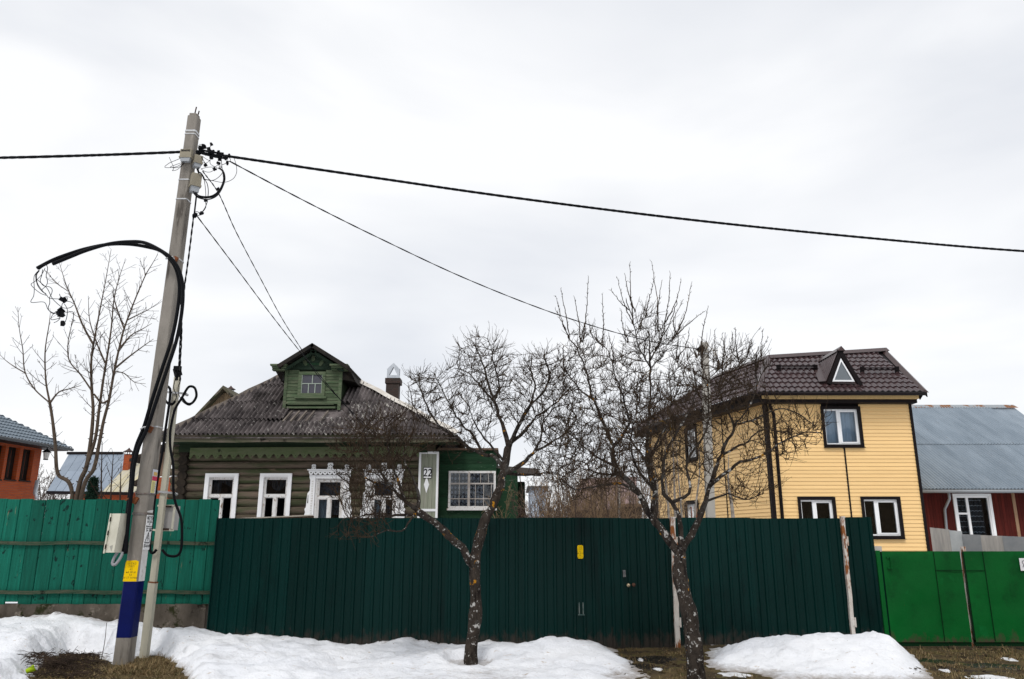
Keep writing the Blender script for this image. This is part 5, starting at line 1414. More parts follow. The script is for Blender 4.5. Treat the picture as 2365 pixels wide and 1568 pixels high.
for a, b in zip(ux_[:-1], ux_[1:]): dw_.box(MB(), a + 0.012, b - 0.012, gz0 + 0.016, zt2 - 0.012, 0.004, 0.010).build('pane', m_attglass, dwin)
# pediment: cornice returns, dentil rakes, carved leaves
for (a, b) in ((60, 300), (1020, 1290)):
    mb = MB(); dw_.box(mb, dp(a, 550)[0], dp(b, 550)[0], dp(600, 575)[1], dp(600, 545)[1], 0.0, 0.16); dw_.box(mb, dp(a - 10, 520)[0], dp(b + 10, 520)[0], dp(600, 515)[1], dp(600, 488)[1], 0.0, 0.30)
    dw_.box(mb, dp(a + 5, 550)[0], dp(b - 5, 550)[0], dp(600, 545)[1], dp(600, 515)[1], 0.0, 0.22)
    mb.build('cornice_return', m_grwood, dormer)
m_blackedge = mat('tar_black_roof_edge', (0.012, 0.012, 0.012), (0.03, 0.025, 0.02), scale=5, rough=0.8)
eL, eR = (dp(110, 480, 0.3), dp(1290, 500, 0.3)); ap = dp(690, 112, 0.3)
for (q, nm) in ((eL, 0), (eR, 1)):
    A = dw_.pt(q[0], q[1] + 0.02, 0.34); B = dw_.pt(ap[0], ap[1], 0.34)
    dv = (B - A).normalized(); nrm = Vector((-dv.z, 0, dv.x)); nrm = nrm if nrm.z > 0 else -nrm
    MB().prism([A - nrm * 0.10, B - nrm * 0.10, B, A], (0, 2.9, 0)).build('dormer_roof_slope', m_blackedge, dormer)
    A2 = A + dv * 0.1 - nrm * 0.17 + Vector((0, 0.16, 0)); B2 = B - nrm * 0.17 + Vector((0, 0.16, 0))
    MB().prism([A2 - nrm * 0.04, B2 - nrm * 0.04, B2 + nrm * 0.03, A2 + nrm * 0.03], (0, 0.06, 0)).build('rake_board', m_gable, dormer)
    mb = MB(); L = (B2 - A2).length; k = 0.1
    while k < L - 0.1:
        c = A2 + dv * k - nrm * 0.06 + Vector((0, 0.005, 0)); mb.beam(c - dv * 0.012, c + dv * 0.012, 0.03, 0.03); k += 0.05
    mb.build('dentils', m_gable, dormer)['kind'] = 'stuff'
# flared dark sides below the dormer eaves
for s_, (a, b, c) in ((-1, ((60, 530), (215, 700), (215, 545))), (1, ((1290, 520), (1160, 700), (1160, 545)))):
    mb = MB()
    A = dw_.pt(*dp(*a, 0.0), 0.0); B = dw_.pt(*dp(*b, 0.0), -0.05); C = dw_.pt(*dp(*c, 0.0), 0.0)
    D = dw_.pt(dp(1350, 690)[0] if s_ > 0 else dp(120, 700)[0], dp(600, 700)[1], -0.4)
    mb.prism([A, C, B, D], (0, 1.5, 0)); mb.build('eave_flare', m_blackedge, dormer)
# carved leaf ornaments
for (x, y, an, sc_) in ((850, 415, -28, 1.0), (560, 415, 32, 1.0), (705, 350, 0, 0.8)):
    c = dp(x, y, 0.02); mb = MB(); L = 0.13 * sc_ * 2; pl = []
    for k in range(16):
        t_ = 2 * math.pi * k / 16; lx = 0.045 * math.sin(t_) * (1 - 0.4 * math.cos(t_)); lz = L / 2 * math.cos(t_)
        pl.append((c[0] + lx * math.cos(R(an)) - lz * math.sin(R(an)) * -1 * -1, c[1] + lx * math.sin(R(an)) + lz * math.cos(R(an))))
    dw_.poly(mb, pl, 0.018, 0.035); mb.build('carved_leaf', m_grwood, dormer)
dw_.box(MB(), dp(560, 440)[0], dp(850, 440)[0], dp(600, 470)[1], dp(600, 440)[1], 0.017, 0.03).build('carved_band', m_grdeep, dormer)

# chimney with tin cap on the rear right slope
YC = YR0 + 4.0
m_chbrick = brick_mat('old_chimney_brick', (0.038, 0.026, 0.021), (0.055, 0.030, 0.023), (0.05, 0.042, 0.036), 0.25, 0.075)
a0, a1 = P(891, 900, YC), P(921, 870, YC)
ch_ = MB(); ch_.box(a0.x, a1.x, YC, YC + 0.38, a0.z - 1.6, P(900, 876, YC).z); ch_.box(a0.x - 0.03, a1.x + 0.05, YC - 0.03, YC + 0.42, P(900, 885, YC).z, P(900, 873, YC).z)
cho = ch_.build('chimney', m_chbrick, roof); box_uv(cho.data)
cx_ = (P(907, 860, YC).x); cw = (P(922, 860, YC).x - P(893, 860, YC).x) / 2; zc0, zc1, zc2 = P(907, 872, YC).z, P(907, 850, YC).z, P(907, 836, YC).z
m_tin = mat('bright_tin', (0.55, 0.58, 0.62), (0.45, 0.48, 0.52), scale=6, rough=0.4, metal=0.5)
cp = MB()
for yy in (YC + 0.10, YC + 0.22):
    o_ = [(cx_ - cw, zc0), (cx_ + cw, zc0), (cx_ + cw, zc1), (cx_, zc2), (cx_ - cw, zc1)]
    i_ = [(cx_ - cw * 0.66, zc0 + 0.10), (cx_ + cw * 0.66, zc0 + 0.10), (cx_, zc1 + 0.06)]
    O3 = [(x, yy, z) for x, z in o_]; I3 = [(x, yy, z) for x, z in i_]
    cp.add(O3 + I3, [(0, 1, 6, 5), (1, 2, 6), (2, 3, 7, 6), (3, 4, 5, 7), (4, 0, 5)])
for s_ in (-1, 1):
    cp.add([(cx_ + s_ * cw, YC + 0.10, zc1), (cx_, YC + 0.10, zc2), (cx_, YC + 0.22, zc2), (cx_ + s_ * cw, YC + 0.22, zc1)], [(0, 1, 2, 3)])
    cp.add([(cx_ + s_ * cw * 0.98, YC + 0.10, zc0), (cx_ + s_ * cw * 0.98, YC + 0.22, zc0), (cx_ + s_ * cw * 0.98, YC + 0.22, zc0 + 0.1), (cx_ + s_ * cw * 0.98, YC + 0.10, zc0 + 0.1)], [(0, 1, 2, 3)])
cp.build('chimney_cap', m_tin, cho)

# boarded pilaster with house number
pu0, pu1 = hp(966, 1120, 0.16)[0], hp(1012, 1120, 0.16)[0]
pzt = hp(990, 1043, 0.16)[1]
pil = hw_.box(MB(), pu0, pu1, 0.3, pzt - 0.02, 0.04, 0.125).build('corner_panel', m_oldwood, house)
m_ggboard = mat('grey_green_board', (0.20, 0.22, 0.16), (0.27, 0.27, 0.22), scale=4, stretch=(6, 6, 0.5), rough=0.9, rand=0.1, bump=0.3, spots=[((0.10, 0.15, 0.09), 5, 0.62, 0.08, (3, 3, 0.5))])
nb = 4; t = 0.055
for k in range(nb):
    a = pu0 + t + (pu1 - pu0 - 2 * t) * k / nb; b = pu0 + t + (pu1 - pu0 - 2 * t) * (k + 1) / nb
    hw_.box(MB(), a + 0.003, b - 0.003, 0.3, pzt - t, 0.126, 0.145).build('board', m_ggboard, pil)
mb = MB(); hw_.box(mb, pu0, pu0 + t, 0.3, pzt, 0.126, 0.165); hw_.box(mb, pu1 - t, pu1, 0.3, pzt, 0.126, 0.165); hw_.box(mb, pu0 + t, pu1 - t, pzt - t, pzt, 0.126, 0.164)
zc_ = hp(990, 1178, 0.16)[1]; hw_.box(mb, pu0 + t, pu1 - t, zc_ - 0.03, zc_ + 0.03, 0.1455, 0.164); mb.build('white_frame', m_newwhite, pil)
zp = zc(17.43, 1330, 1470)
c0 = hw_.px(*zp(470, 1250), 0.15); mb = MB(); hw_.poly(mb, [(c0[0], c0[1] + 0.21), (c0[0] + 0.065, c0[1]), (c0[0], c0[1] - 0.21), (c0[0] - 0.065, c0[1])], 0.146, 0.158); mb.build('rhombus', m_newwhite, pil)
q0, q1 = hw_.px(*zp(285, 900), 0.17), hw_.px(*zp(765, 290), 0.17)
plate = thing('house_number_plate', 'white enamel plate with black number 22 on the grey boarded panel', 'sign', tuple(hw_.pt((q0[0] + q1[0]) / 2, q0[1], 0.17)))
hw_.box(MB(), q0[0], q1[0], q0[1], q1[1], 0.15, 0.168).build('rim', m_ink, plate)
hw_.box(MB(), q0[0] + 0.012, q1[0] - 0.012, q0[1] + 0.012, q1[1] - 0.012, 0.1682, 0.172).build('face', m_plate, plate)
text_mesh('22', 0.27, hw_.pt((q0[0] + q1[0]) / 2, q0[1] + (q1[1] - q0[1]) * 0.47, 0.172), (1, 0, 0), (0, 0, 1), m_ink, plate, bold=0.004, shear=0.12, sx=0.82, ext=0.002)

# green annex to the right
YA = YH + 0.35
aw = Wall((P(1011, 1120, YA).x, YA), (1, 0))
a0u, a1u = 0.0, aw.px(1146, 1100)[0]
zAn = aw.px(1080, 1040)[1]
anx = aw.box(MB(), a0u - 0.1, a1u, 0.3, zAn, -3.0, -0.02).build('annex', m_green_dk, house)
mb = MB(); aw.box(mb, a1u + 0.002, aw.px(1196, 1100)[0], 0.3, aw.px(1150, 1078)[1], -3.0, -0.4); mb.build('annex_wing', m_grdeep, anx)
wz0, wz1 = aw.px(1080, 1174)[1], aw.px(1080, 1088)[1]; wa, wb = aw.px(1036, 1130)[0], aw.px(1145, 1130)[0]
z = 0.9
while z < zAn - 0.02:
    hgt = min(0.105, zAn - z)
    for (a, b) in (((a0u, wa + 0.01),) if wz0 < z < wz1 - 0.05 else ((a0u, a1u),)):
        aw.box(MB(), a, b, z + 0.004, z + hgt, -0.019, 0.012 + 0.004 * random.random()).build('board', m_grdeep, anx)
    z += 0.105
aw.box(MB(), a0u, a1u + 0.05, zAn, zAn + 0.05, -3.0, 0.10).build('annex_roof_edge', m_oldwood, anx)
awn = aw.frame(MB(), wa, wb, wz0, wz1, 0.055, 0.0, 0.06).build('window', m_oldwhite, anx)
mu = MB(); um_ = aw.px(1083, 1130)[0]; zt2 = aw.px(1080, 1117)[1]
aw.box(mu, um_ - 0.03, um_ + 0.03, wz0 + 0.055, wz1 - 0.055, 0.001, 0.058); aw.box(mu, wa + 0.055, um_ - 0.03, zt2 - 0.02, zt2 + 0.02, 0.001, 0.056); aw.box(mu, um_ + 0.03, wb - 0.055, zt2 - 0.018, zt2 + 0.018, 0.001, 0.056)
for x in (1061, 1110, 1128): u = aw.px(x, 1130)[0]; aw.box(mu, u - 0.007, u + 0.007, zt2 + 0.02, wz1 - 0.055, 0.004, 0.05)
for x in (1061, 1098, 1117, 1135): u = aw.px(x, 1130)[0]; aw.box(mu, u - 0.007, u + 0.007, wz0 + 0.055, zt2 - 0.02, 0.004, 0.05)
zq_ = aw.px(1080, 1152)[1]; aw.box(mu, wa + 0.055, um_ - 0.03, zq_ - 0.010, zq_ + 0.010, 0.006, 0.048); aw.box(mu, um_ + 0.03, wb - 0.055, zq_ - 0.010, zq_ + 0.010, 0.006, 0.048)
mu.build('mullions', mat('dingy_mullion', (0.45, 0.42, 0.39), (0.33, 0.29, 0.26), scale=9, rough=0.8), awn)
aw.box(MB(), wa - 0.03, wb + 0.03, wz0 - 0.05, wz0 - 0.002, 0.0, 0.10).build('sill', m_oldwhite, awn)
# dotted curtain and boards seen behind the panes
m_dots = bpy.data.materials.new('dotted_curtain'); m_dots.use_nodes = True
_t = m_dots.node_tree; _b = _t.nodes['Principled BSDF']; _v = _t.nodes.new('ShaderNodeTexVoronoi'); _v.inputs['Scale'].default_value = 9.0; _v.inputs['Randomness'].default_value = 0.12
_c = _t.nodes.new('ShaderNodeTexCoord'); _r = _t.nodes.new('ShaderNodeValToRGB'); _r.color_ramp.elements[0].position = 0.28; _r.color_ramp.elements[0].color = (0.30, 0.28, 0.32, 1); _r.color_ramp.elements[1].position = 0.36; _r.color_ramp.elements[1].color = (0.045, 0.04, 0.055, 1)
_m = _t.nodes.new('ShaderNodeMapping'); _m.inputs['Scale'].default_value = (1.15, 0.001, 0.95)
_t.links.new(_c.outputs['Object'], _m.inputs[0]); _t.links.new(_m.outputs[0], _v.inputs['Vector']); _t.links.new(_v.outputs['Distance'], _r.inputs[0]); _t.links.new(_r.outputs[0], _b.inputs['Base Color']); _b.inputs['Roughness'].default_value = 0.9
ucut = aw.px(1116, 1130)[0]
aw.box(MB(), wa + 0.06, ucut, wz0 + 0.056, wz1 - 0.056, -0.012, -0.006).build('dotted_curtain', m_dots, awn)
aw.box(MB(), ucut + 0.002, wb - 0.06, wz0 + 0.056, wz1 - 0.056, -0.012, -0.006).build('inner_boarding', mat('pinkish_board', (0.36, 0.29, 0.26), (0.28, 0.22, 0.20), scale=7, stretch=(8, 8, 0.3), rough=0.9), awn)
aw.box(MB(), wa + 0.056, wb - 0.056, wz0 + 0.056, wz1 - 0.056, 0.010, 0.014).build('pane', m_pane, awn)

# lean-to shed right of the annex
YS = 23.0
sw_ = Wall((P(1160, 1150, YS).x, YS), (1, 0))
sh = thing('lean_to_shed', 'dark lean-to shed with sagging roof and black doorway beside the green annex', 'shed', tuple(sw_.pt(0.5, 0)))
m_tarwood = mat('tarred_plank', (0.02, 0.016, 0.013), (0.045, 0.034, 0.026), scale=4, stretch=(5, 5, 0.6), rough=0.95)
u1_ = sw_.px(1240, 1150)[0]; zs1 = sw_.px(1190, 1112)[1]
sw_.box(MB(), 0, u1_ - 0.35, 0.2, zs1, -2.0, -0.05).build('wall', m_tarwood, sh)
g0, g1 = sw_.px(1188, 1150)[0], sw_.px(1213, 1150)[0]
for k in range(4):
    a = g0 + (g1 - g0) * k / 4; b = g0 + (g1 - g0) * (k + 1) / 4; sw_.box(MB(), a + 0.004, b - 0.004, sw_.px(1200, 1180 - 2 * k)[1], sw_.px(1200, 1115)[1], -0.045, 0.0).build('board', m_grdeep, sh)
mb = MB(); A = sw_.pt(-0.3, sw_.px(1155, 1096)[1], 0.6); B = sw_.pt(u1_ + 0.1, sw_.px(1250, 1104)[1], 0.6); mb.prism([A, B, B + Vector((0, 0, 0.05)), A + Vector((0, 0, 0.06))], (0, 2.6, 0.4)); mb.build('roof', m_tarwood, sh)
sw_.box(MB(), sw_.px(1170, 1150)[0], sw_.px(1212, 1150)[0], 0.2, sw_.px(1190, 1166)[1], -0.049, -0.02).build('doorway', m_room, sh)  # closed black panel; its colour is the opening's shade
# pale blue outbuilding
t = thing('outbuilding', 'pale blue plank outbuilding glimpsed behind the lean-to shed', 'shed', (P(1240, 1160, 30).x, 30, 0))
ow = Wall((P(1224, 1160, 30).x, 30), (1, 0)); u9 = ow.px(1262, 1160)[0]; n = 7
m_pblue = mat('pale_blue_paint', (0.52, 0.60, 0.70), (0.45, 0.52, 0.62), scale=3, rough=0.7, rand=0.06)
for k in range(n): ow.box(MB(), u9 * k / n + 0.004, u9 * (k + 1) / n - 0.004, 0.2, ow.px(1240, 1127)[1], -0.03 , 0.0).build('plank', m_pblue, t)
ow.box(MB(), 0.0, u9, 0.2, ow.px(1240, 1128)[1], -3, -0.035).build('core', m_pblue, t)
ow.box(MB(), -0.1, u9 + 0.1, ow.px(1240, 1127)[1], ow.px(1240, 1123)[1], -3.2, 0.15).build('roof', mat('grey_felt', (0.12, 0.12, 0.12)), t)

# ================================================================== YELLOW HOUSE
m_siding = mat('yellow_vinyl_siding', (0.82, 0.555, 0.25), (0.79, 0.53, 0.235), scale=0.7, rough=0.5, rand=0.035, spec=0.35, spots=[((0.74, 0.51, 0.25), 2.5, 0.60, 0.2)])
m_brown = mat('dark_brown_trim', (0.006, 0.004, 0.005), (0.009, 0.006, 0.006), scale=3, rough=0.5)
m_tile = mat('brown_metal_tile', (0.055, 0.030, 0.031), (0.042, 0.024, 0.026), scale=2, rough=0.26, spec=0.6, spots=[((0.08, 0.05, 0.05), 4, 0.66, 0.15)])
m_flash = mat('brown_flashing', (0.06, 0.036, 0.035), (0.05, 0.03, 0.029), scale=3, rough=0.35, spec=0.4)
m_pvc = mat('white_pvc', (0.80, 0.81, 0.82), rough=0.35)
m_glass2 = glass_mat('double_glazing', ior=1.5, wob=0.01)
m_soff = mat('yellow_soffit', (0.62, 0.44, 0.20), (0.48, 0.33, 0.15), scale=22, stretch=(4, 0.2, 0.2), rough=0.6)
YY = 24.0
xA, xB = P(1780, 1100, YY).x, P(2121, 1100, YY).x
fw = Wall((xA, YY), (1, 0)); Wd = xB - xA
ldir = Vector((-0.316, 1.032, 0)).normalized()
lw = Wall((xA, YY), (ldir.x, ldir.y)); Ld = 8.0
zE = P(1950, 931, YY).z
yh = thing('yellow_house', 'two storey yellow sided house with brown metal tile roof', 'house', ((xA + xB) / 2, YY, 0))
core = MB(); core.prism([(xA + 0.02, YY + 0.05, 0.1), (xB - 0.02, YY + 0.05, 0.1), (xB - 0.02, YY + 9, 0.1), lw.pt(Ld - 0.05, 0.1, -0.05)], (0, 0, 0.35)); core.build('foundation', m_conc_base, yh)
BH = 0.113
# windows (outer brown frame px, on front)
zf = zc(2.0907, 2200, 1050)
front_w = [(860, 1140, 508, 780, False), (705, 972, 1111, 1360, False), (1128, 1408, 1108, 1388, False)]
def wrect(wl, x0, x1, y0, y1, z=zf):
    ua = wl.px(*z(x0, (y0 + y1) / 2))[0]; ub = wl.px(*z(x1, (y0 + y1) / 2))[0]
    return ua, ub, wl.px(*z((x0 + x1) / 2, y1))[1], wl.px(*z((x0 + x1) / 2, y0))[1]
FW = []
for (x0, x1, y0, y1, _) in front_w:
    ua = fw.px(*zf(x0 + 8, y0 + (y1 - y0) / 2))[0]; ub = fw.px(*zf(x1 - 8, y0 + (y1 - y0) / 2))[0]
    FW.append((ua, ub, fw.px(*zf(1000, y1))[1], fw.px(*zf(1000, y0))[1]))
z6 = zc(3.075, 1900, 1150)
def lrect(x0, x1, y0, y1):
    return (lw.px(*z6(x1, (y0 + y1) / 2))[0], lw.px(*z6(x0, (y0 + y1) / 2))[0], lw.px(*z6((x0 + x1) / 2, y1))[1], lw.px(*z6((x0 + x1) / 2, y0))[1])
LW = [lrect(870, 985, 640, 965), lrect(870, 1005, 1370, 1660)]
def siding(wl, L, holes, z0, z1):
    z = z0
    while z < z1 - 0.01:
        h = min(BH, z1 - z); spans = [(0.0, L)]
        for (a, b, q0, q1) in holes:
            if q0 - 0.0 < z + h and z < q1:
                ns = []
                for (s, e_) in spans:
                    if b <= s or a >= e_: ns.append((s, e_))
                    else:
                        if a - s > 0.02: ns.append((s, a + 0.03))
                        if e_ - b > 0.02: ns.append((b - 0.03, e_))
                spans = ns
        for (s, e_) in spans:
            mb = MB(); mb.hexa([wl.pt(s, z, 0.019), wl.pt(e_, z, 0.019), wl.pt(e_, z, -0.02), wl.pt(s, z, -0.02), wl.pt(s, z + h - 0.004, 0.002), wl.pt(e_, z + h - 0.004, 0.002), wl.pt(e_, z + h - 0.004, -0.02), wl.pt(s, z + h - 0.004, -0.02)])
            mb.build('siding_board', m_siding, yh)
        z += h
siding(fw, Wd, FW, 0.42, zE + 0.15)
siding(lw, Ld, LW, 0.42, zE + 0.15)
# shell behind the boards
def shell(wl, L, holes, z0, z1):
    mb = MB(); us = sorted({0.03, L} | {q for h in holes for q in h[:2]}); zs_ = sorted({z0, z1} | {q for h in holes for q in h[2:]})
    for a, b in zip(us[:-1], us[1:]):
        for c, d in zip(zs_[:-1], zs_[1:]):
            if any(h[0] < (a + b) / 2 < h[1] and h[2] < (c + d) / 2 < h[3] for h in holes): continue
            wl.box(mb, a, b, c, d, -0.12, -0.025)
    return mb.build('wall', m_brown, yh)
shell(fw, Wd, FW, 0.3, zE + 0.2); shell(lw, Ld, LW, 0.3, zE + 0.2)
mb = MB(); mb.prism([(xA + 0.75, YY + 1.0, 0.2), (xB - 0.3, YY + 1.0, 0.2), (xB - 0.3, YY + 8.5, 0.2), lw.pt(Ld - 0.5, 0.2, -1.0)], (0, 0, zE - 0.2)); mb.build('room_shade_core', m_room, yh)  # black block added behind the windows so the rooms read unlit
MB().box(xB - 0.14, xB - 0.02, YY + 0.13, YY + 9, 0.3, zE + 0.2).build('wall', m_siding, yh)
def pvc(wl, rect, curtain=None, split=0.42, parent=yh, sunk=-0.06, casing=True):
    a, b, z0, z1 = rect
    t = 0.085
    fr = wl.frame(MB(), a, b, z0, z1, t, -0.10, 0.055)
    o = fr.build('window', m_brown, parent)
    a2, b2, c2, d2 = a + t, b - t, z0 + t, z1 - t
    pf = wl.frame(MB(), a2, b2, c2, d2, 0.045, sunk - 0.03, sunk + 0.03)
    um = a2 + (b2 - a2) * split
    wl.box(pf, um - 0.04, um + 0.04, c2 + 0.045, d2 - 0.045, sunk - 0.029, sunk + 0.036)
    wl.frame(pf, um + 0.04, b2 - 0.045, c2 + 0.045, d2 - 0.045, 0.04, sunk - 0.02, sunk + 0.042)
    pf.build('frame', m_pvc, o)
    for (s, e_) in ((a2 + 0.045, um - 0.04), (um + 0.08, b2 - 0.085)):
        wl.box(MB(), s, e_, c2 + 0.05, d2 - 0.05, sunk - 0.006, sunk).build('pane', m_glass2, o)
    if curtain:
        mb = MB(); N = 30
        for k in range(N + 1):
            q = k / N; u = a2 + (b2 - a2) * q; n = -0.22 + 0.02 * math.sin(q * 40)
            mb.v += [tuple(wl.pt(u, c2, n)), tuple(wl.pt(u, d2, n))]
        mb.f = [(2 * k, 2 * k + 2, 2 * k + 3, 2 * k + 1) for k in range(N)]
        mb.build('curtain', curtain, o)  # upper window only: pale folds colour in the sky's reflection
    wl.box(MB(), a - 0.01, b + 0.01, z0 - 0.02, z0 - 0.001, -0.02, 0.10).build('sill', m_brown, o)
    return o
m_skyrefl = mat('sky_reflection_sheet', (0.70, 0.76, 0.84), (0.60, 0.66, 0.75), scale=9, stretch=(3, 3, 0.2), rough=0.9)  # pale blue put in for bright sky mirrored in the upper panes
pvc(fw, FW[0], m_skyrefl); pvc(fw, FW[1]); pvc(fw, FW[2], split=0.36)
for r_ in LW: pvc(lw, r_, split=0.5)
# corner trims, joint strips, downpipes
for (wl, u0, u1, n1) in ((fw, -0.045, 0.07, 0.045), (fw, Wd - 0.03, Wd + 0.05, 0.045), (lw, 0.0, 0.08, 0.047)):
    wl.box(MB(), u0, u1, 0.3, zE + 0.1, -0.02, n1).build('corner_trim', m_brown, yh)
uj = fw.px(1952, 1060)[0]
for (za, zb) in ((0.4, FW[0][2]), (FW[0][3], zE + 0.05)):
    if zb > za: fw.box(MB(), uj - 0.022, uj + 0.022, za, zb, 0.0, 0.03).build('joint_strip', m_brown, yh)
lj = lw.px(*z6(1270, 1300))[0]; lw.box(MB(), lj - 0.02, lj + 0.02, 0.4, zE, 0.0, 0.03).build('joint_strip', m_brown, yh)
MB().tube([fw.pt(0.22, 0.35, 0.09), fw.pt(0.22, zE - 0.35, 0.09), fw.pt(0.05, zE - 0.1, 0.3)], 0.05, 10).build('downpipe', m_brown, yh, True)

# roof
YEv = YY - 0.55
zev = P(1950, 905, YEv).z
EL = Vector((P(1747, 903, YEv).x, YEv, zev)); ER = Vector((P(2135, 908, YEv).x, YEv, zev))
SL = 0.70
def on_front(x, y):
    d_ = ray(x, y); k = d_.z / d_.y; tt = (zev - EYE - YEv * k) / (k - SL); return P(x, y, YEv + tt)
RL, RR = on_front(1775, 826), on_front(2040, 809)
wv = Vector((0, 1, SL)); kS2 = wv.length
tRL, tRR = (RL.y - YEv) * kS2, (RR.y - YEv) * kS2
def tmx(s):
    x = EL.x + s
    t_h = (x - EL.x) / max(RL.x - EL.x, 1e-6) * tRL
    t_r = tRL + (tRR - tRL) * (x - RL.x) / (RR.x - RL.x)
    return max(0, min(t_h, t_r))
mb = profiled(MB(), EL, (1, 0, 0), wv, 0, ER.x - EL.x, lambda s: 0.0, tmx, 0.19, 0.020, 0.35, 0.035, 8)
rf = mb.build('roof', m_tile, yh)
MB().add([EL + Vector((0.02, 0.02, -0.05)), ER + Vector((0, 0.02, -0.05)), RR + Vector((0, 0, -0.05)), RL + Vector((0, 0, -0.05)), ER + Vector((0, 0.3, -0.2)), RR + Vector((0, 0, -0.25))], [(0, 1, 2, 3), (1, 4, 5, 2)]).build('deck', m_brown, rf)
# left slope
EF = EL + ldir * 8.9
hd = Vector((ldir.y, -ldir.x, 0)); hd = hd if hd.x > 0 else -hd
dist = (Vector((RL.x, RL.y, 0)) - Vector((EL.x, EL.y, 0))).dot(hd); PL = (RL.z - zev) / dist
wl2 = Vector((hd.x, hd.y, PL)); kL = wl2.length; tR = dist * kL
s_hip = (Vector((RL.x, RL.y, 0)) - Vector((EL.x, EL.y, 0))).dot(ldir)
def tmxL(s): return max(0, min(tR * s / s_hip, tR, tR * (8.9 - s) / 3.9))
profiled(MB(), EL + Vector((0, 0, -0.002)), ldir, wl2, 0, 8.9, lambda s: 0.0, tmxL, 0.19, 0.020, 0.35, 0.035, 6).build('side_slope', m_tile, rf)
# back slopes so that the roof is closed
RBk = EL + ldir * 5.0 + hd * dist + Vector((0, 0, PL * dist))
RFr = RR
MB().add([RL, RR, RR + Vector((0, 2 * (RR.y - YEv), 0)) + Vector((0, 0, -(RR.z - zev) * 0.9)), RBk + Vector((2.6, 1.5, -1.5)), RBk], [(0, 4, 3, 2, 1)]).build('rear_slope', m_flash, rf)
# ridge and hip caps
def cap(a, b, wd_, h, nm='ridge_cap'):
    a = Vector(a); b = Vector(b); d = (b - a).normalized(); s_ = d.cross(Vector((0, 0, 1))).normalized()
    mb = MB(); mb.add([a - s_ * wd_ + Vector((0, 0, -h)), a + Vector((0, 0, 0.05)), a + s_ * wd_ + Vector((0, 0, -h)), b - s_ * wd_ + Vector((0, 0, -h)), b + Vector((0, 0, 0.05)), b + s_ * wd_ + Vector((0, 0, -h))],
                      [(0, 3, 4, 1), (1, 4, 5, 2), (0, 1, 2), (3, 5, 4)])
    return mb.build(nm, m_flash, rf)
up = Vector((0, 0, 0.05))
cap(RL + up, RR + Vector((0.12, 0, 0.05)), 0.17, 0.10); cap(EL + up * 0.8, RL + up, 0.15, 0.10, 'hip_cap'); cap(RL + up, RBk + up, 0.15, 0.09)
cap(ER + Vector((0.03, 0, 0.03)), RR + Vector((0.03, 0, 0.03)), 0.11, 0.05, 'rake_flashing'); cap(EF + up * 0.5, RBk + up, 0.15, 0.08, 'hip_cap')
MB().prism([ER + Vector((0.06, 0, -0.02)), RR + Vector((0.06, 0, -0.02)), RR + Vector((0.06, 0, -0.16)), ER + Vector((0.06, 0, -0.16))], (0.025, 0, 0)).build('rake_board', m_brown, rf)
# gutter, soffit box
MB().tube([EL + Vector((0.02, -0.06, -0.06)), ER + Vector((0, -0.06, -0.06))], 0.06, 10).build('gutter', m_brown, rf, True)
MB().tube([EL + Vector((-0.06, -0.02, -0.06)), EF + Vector((-0.06, 0, -0.06))], 0.06, 10).build('gutter', m_brown, rf, True)
zs0 = zev - 0.30
MB().box(EL.x + 0.2, ER.x - 0.1, YEv + 0.16, YY + 0.1, zs0 + 0.12, zev - 0.06).build('soffit', m_soff, rf)
MB().box(EL.x + 0.22, ER.x - 0.12, YY - 0.30, YY + 0.05, zE - 0.04, zE + 0.13).build('frieze', m_brown, rf)
lq = Wall((EL.x, EL.y), (ldir.x, ldir.y)); lq.box(MB(), 0.1, 8.8, zs0, zev - 0.06, -0.45, -0.12).build('soffit', m_brown, rf)
# snow guards
for (ga, gb) in (((1797, 858), (1887, 860)), ((1990, 862), (2078, 866))):
    ga, gb = on_front(*ga), on_front(*gb); s0, s1 = ga.x - EL.x, gb.x - EL.x
    tg = (ga.y - YEv) * kS2
    g = MB()
    for k in (0.06, 0.12):
        a = EL + Vector((s0, 0, 0)) + wv.normalized() * tg + Vector((0, -0.03, 0.05 + k)); b = EL + Vector((s1, 0, 0)) + wv.normalized() * tg + Vector((0, -0.03, 0.05 + k)); g.tube([a, b], 0.02, 6)
    for s in (s0 + 0.02, s1 - 0.02):
        a = EL + Vector((s, 0, 0)) + wv.normalized() * tg; g.beam(a, a + Vector((0, -0.04, 0.22)), 0.02, 0.14, (1, 0, 0))
    g.build('snow_guard', m_brown, rf)
# triangular dormer
d0 = on_front(1909, 886); d1 = on_front(1990, 889); Yd = min(d0.y, d1.y) - 0.02
tw_ = Wall((P(1909, 886, Yd).x, Yd), (1, 0)); zD = zc(3.942, 2300, 1080)
Lb, Rb, Ap = tw_.px(*zD(1300, 548)), tw_.px(*zD(1745, 568)), tw_.px(*zD(1468, 122))
dm = MB(); back = 2.0
L3, R3, A3 = tw_.pt(*Lb), tw_.pt(*Rb), tw_.pt(*Ap)
tb = (A3.z - zev) / SL; Bk = Vector((A3.x, YEv + tb + 0.05, A3.z))
dm.add([L3, R3, A3, Bk, L3 + Vector((0, 0.05, -0.1)), R3 + Vector((0, 0.05, -0.1))], [(0, 2, 3), (1, 3, 2), (0, 1, 2), (0, 3, 4), (1, 5, 3)])
do = dm.build('dormer', m_flash, rf)
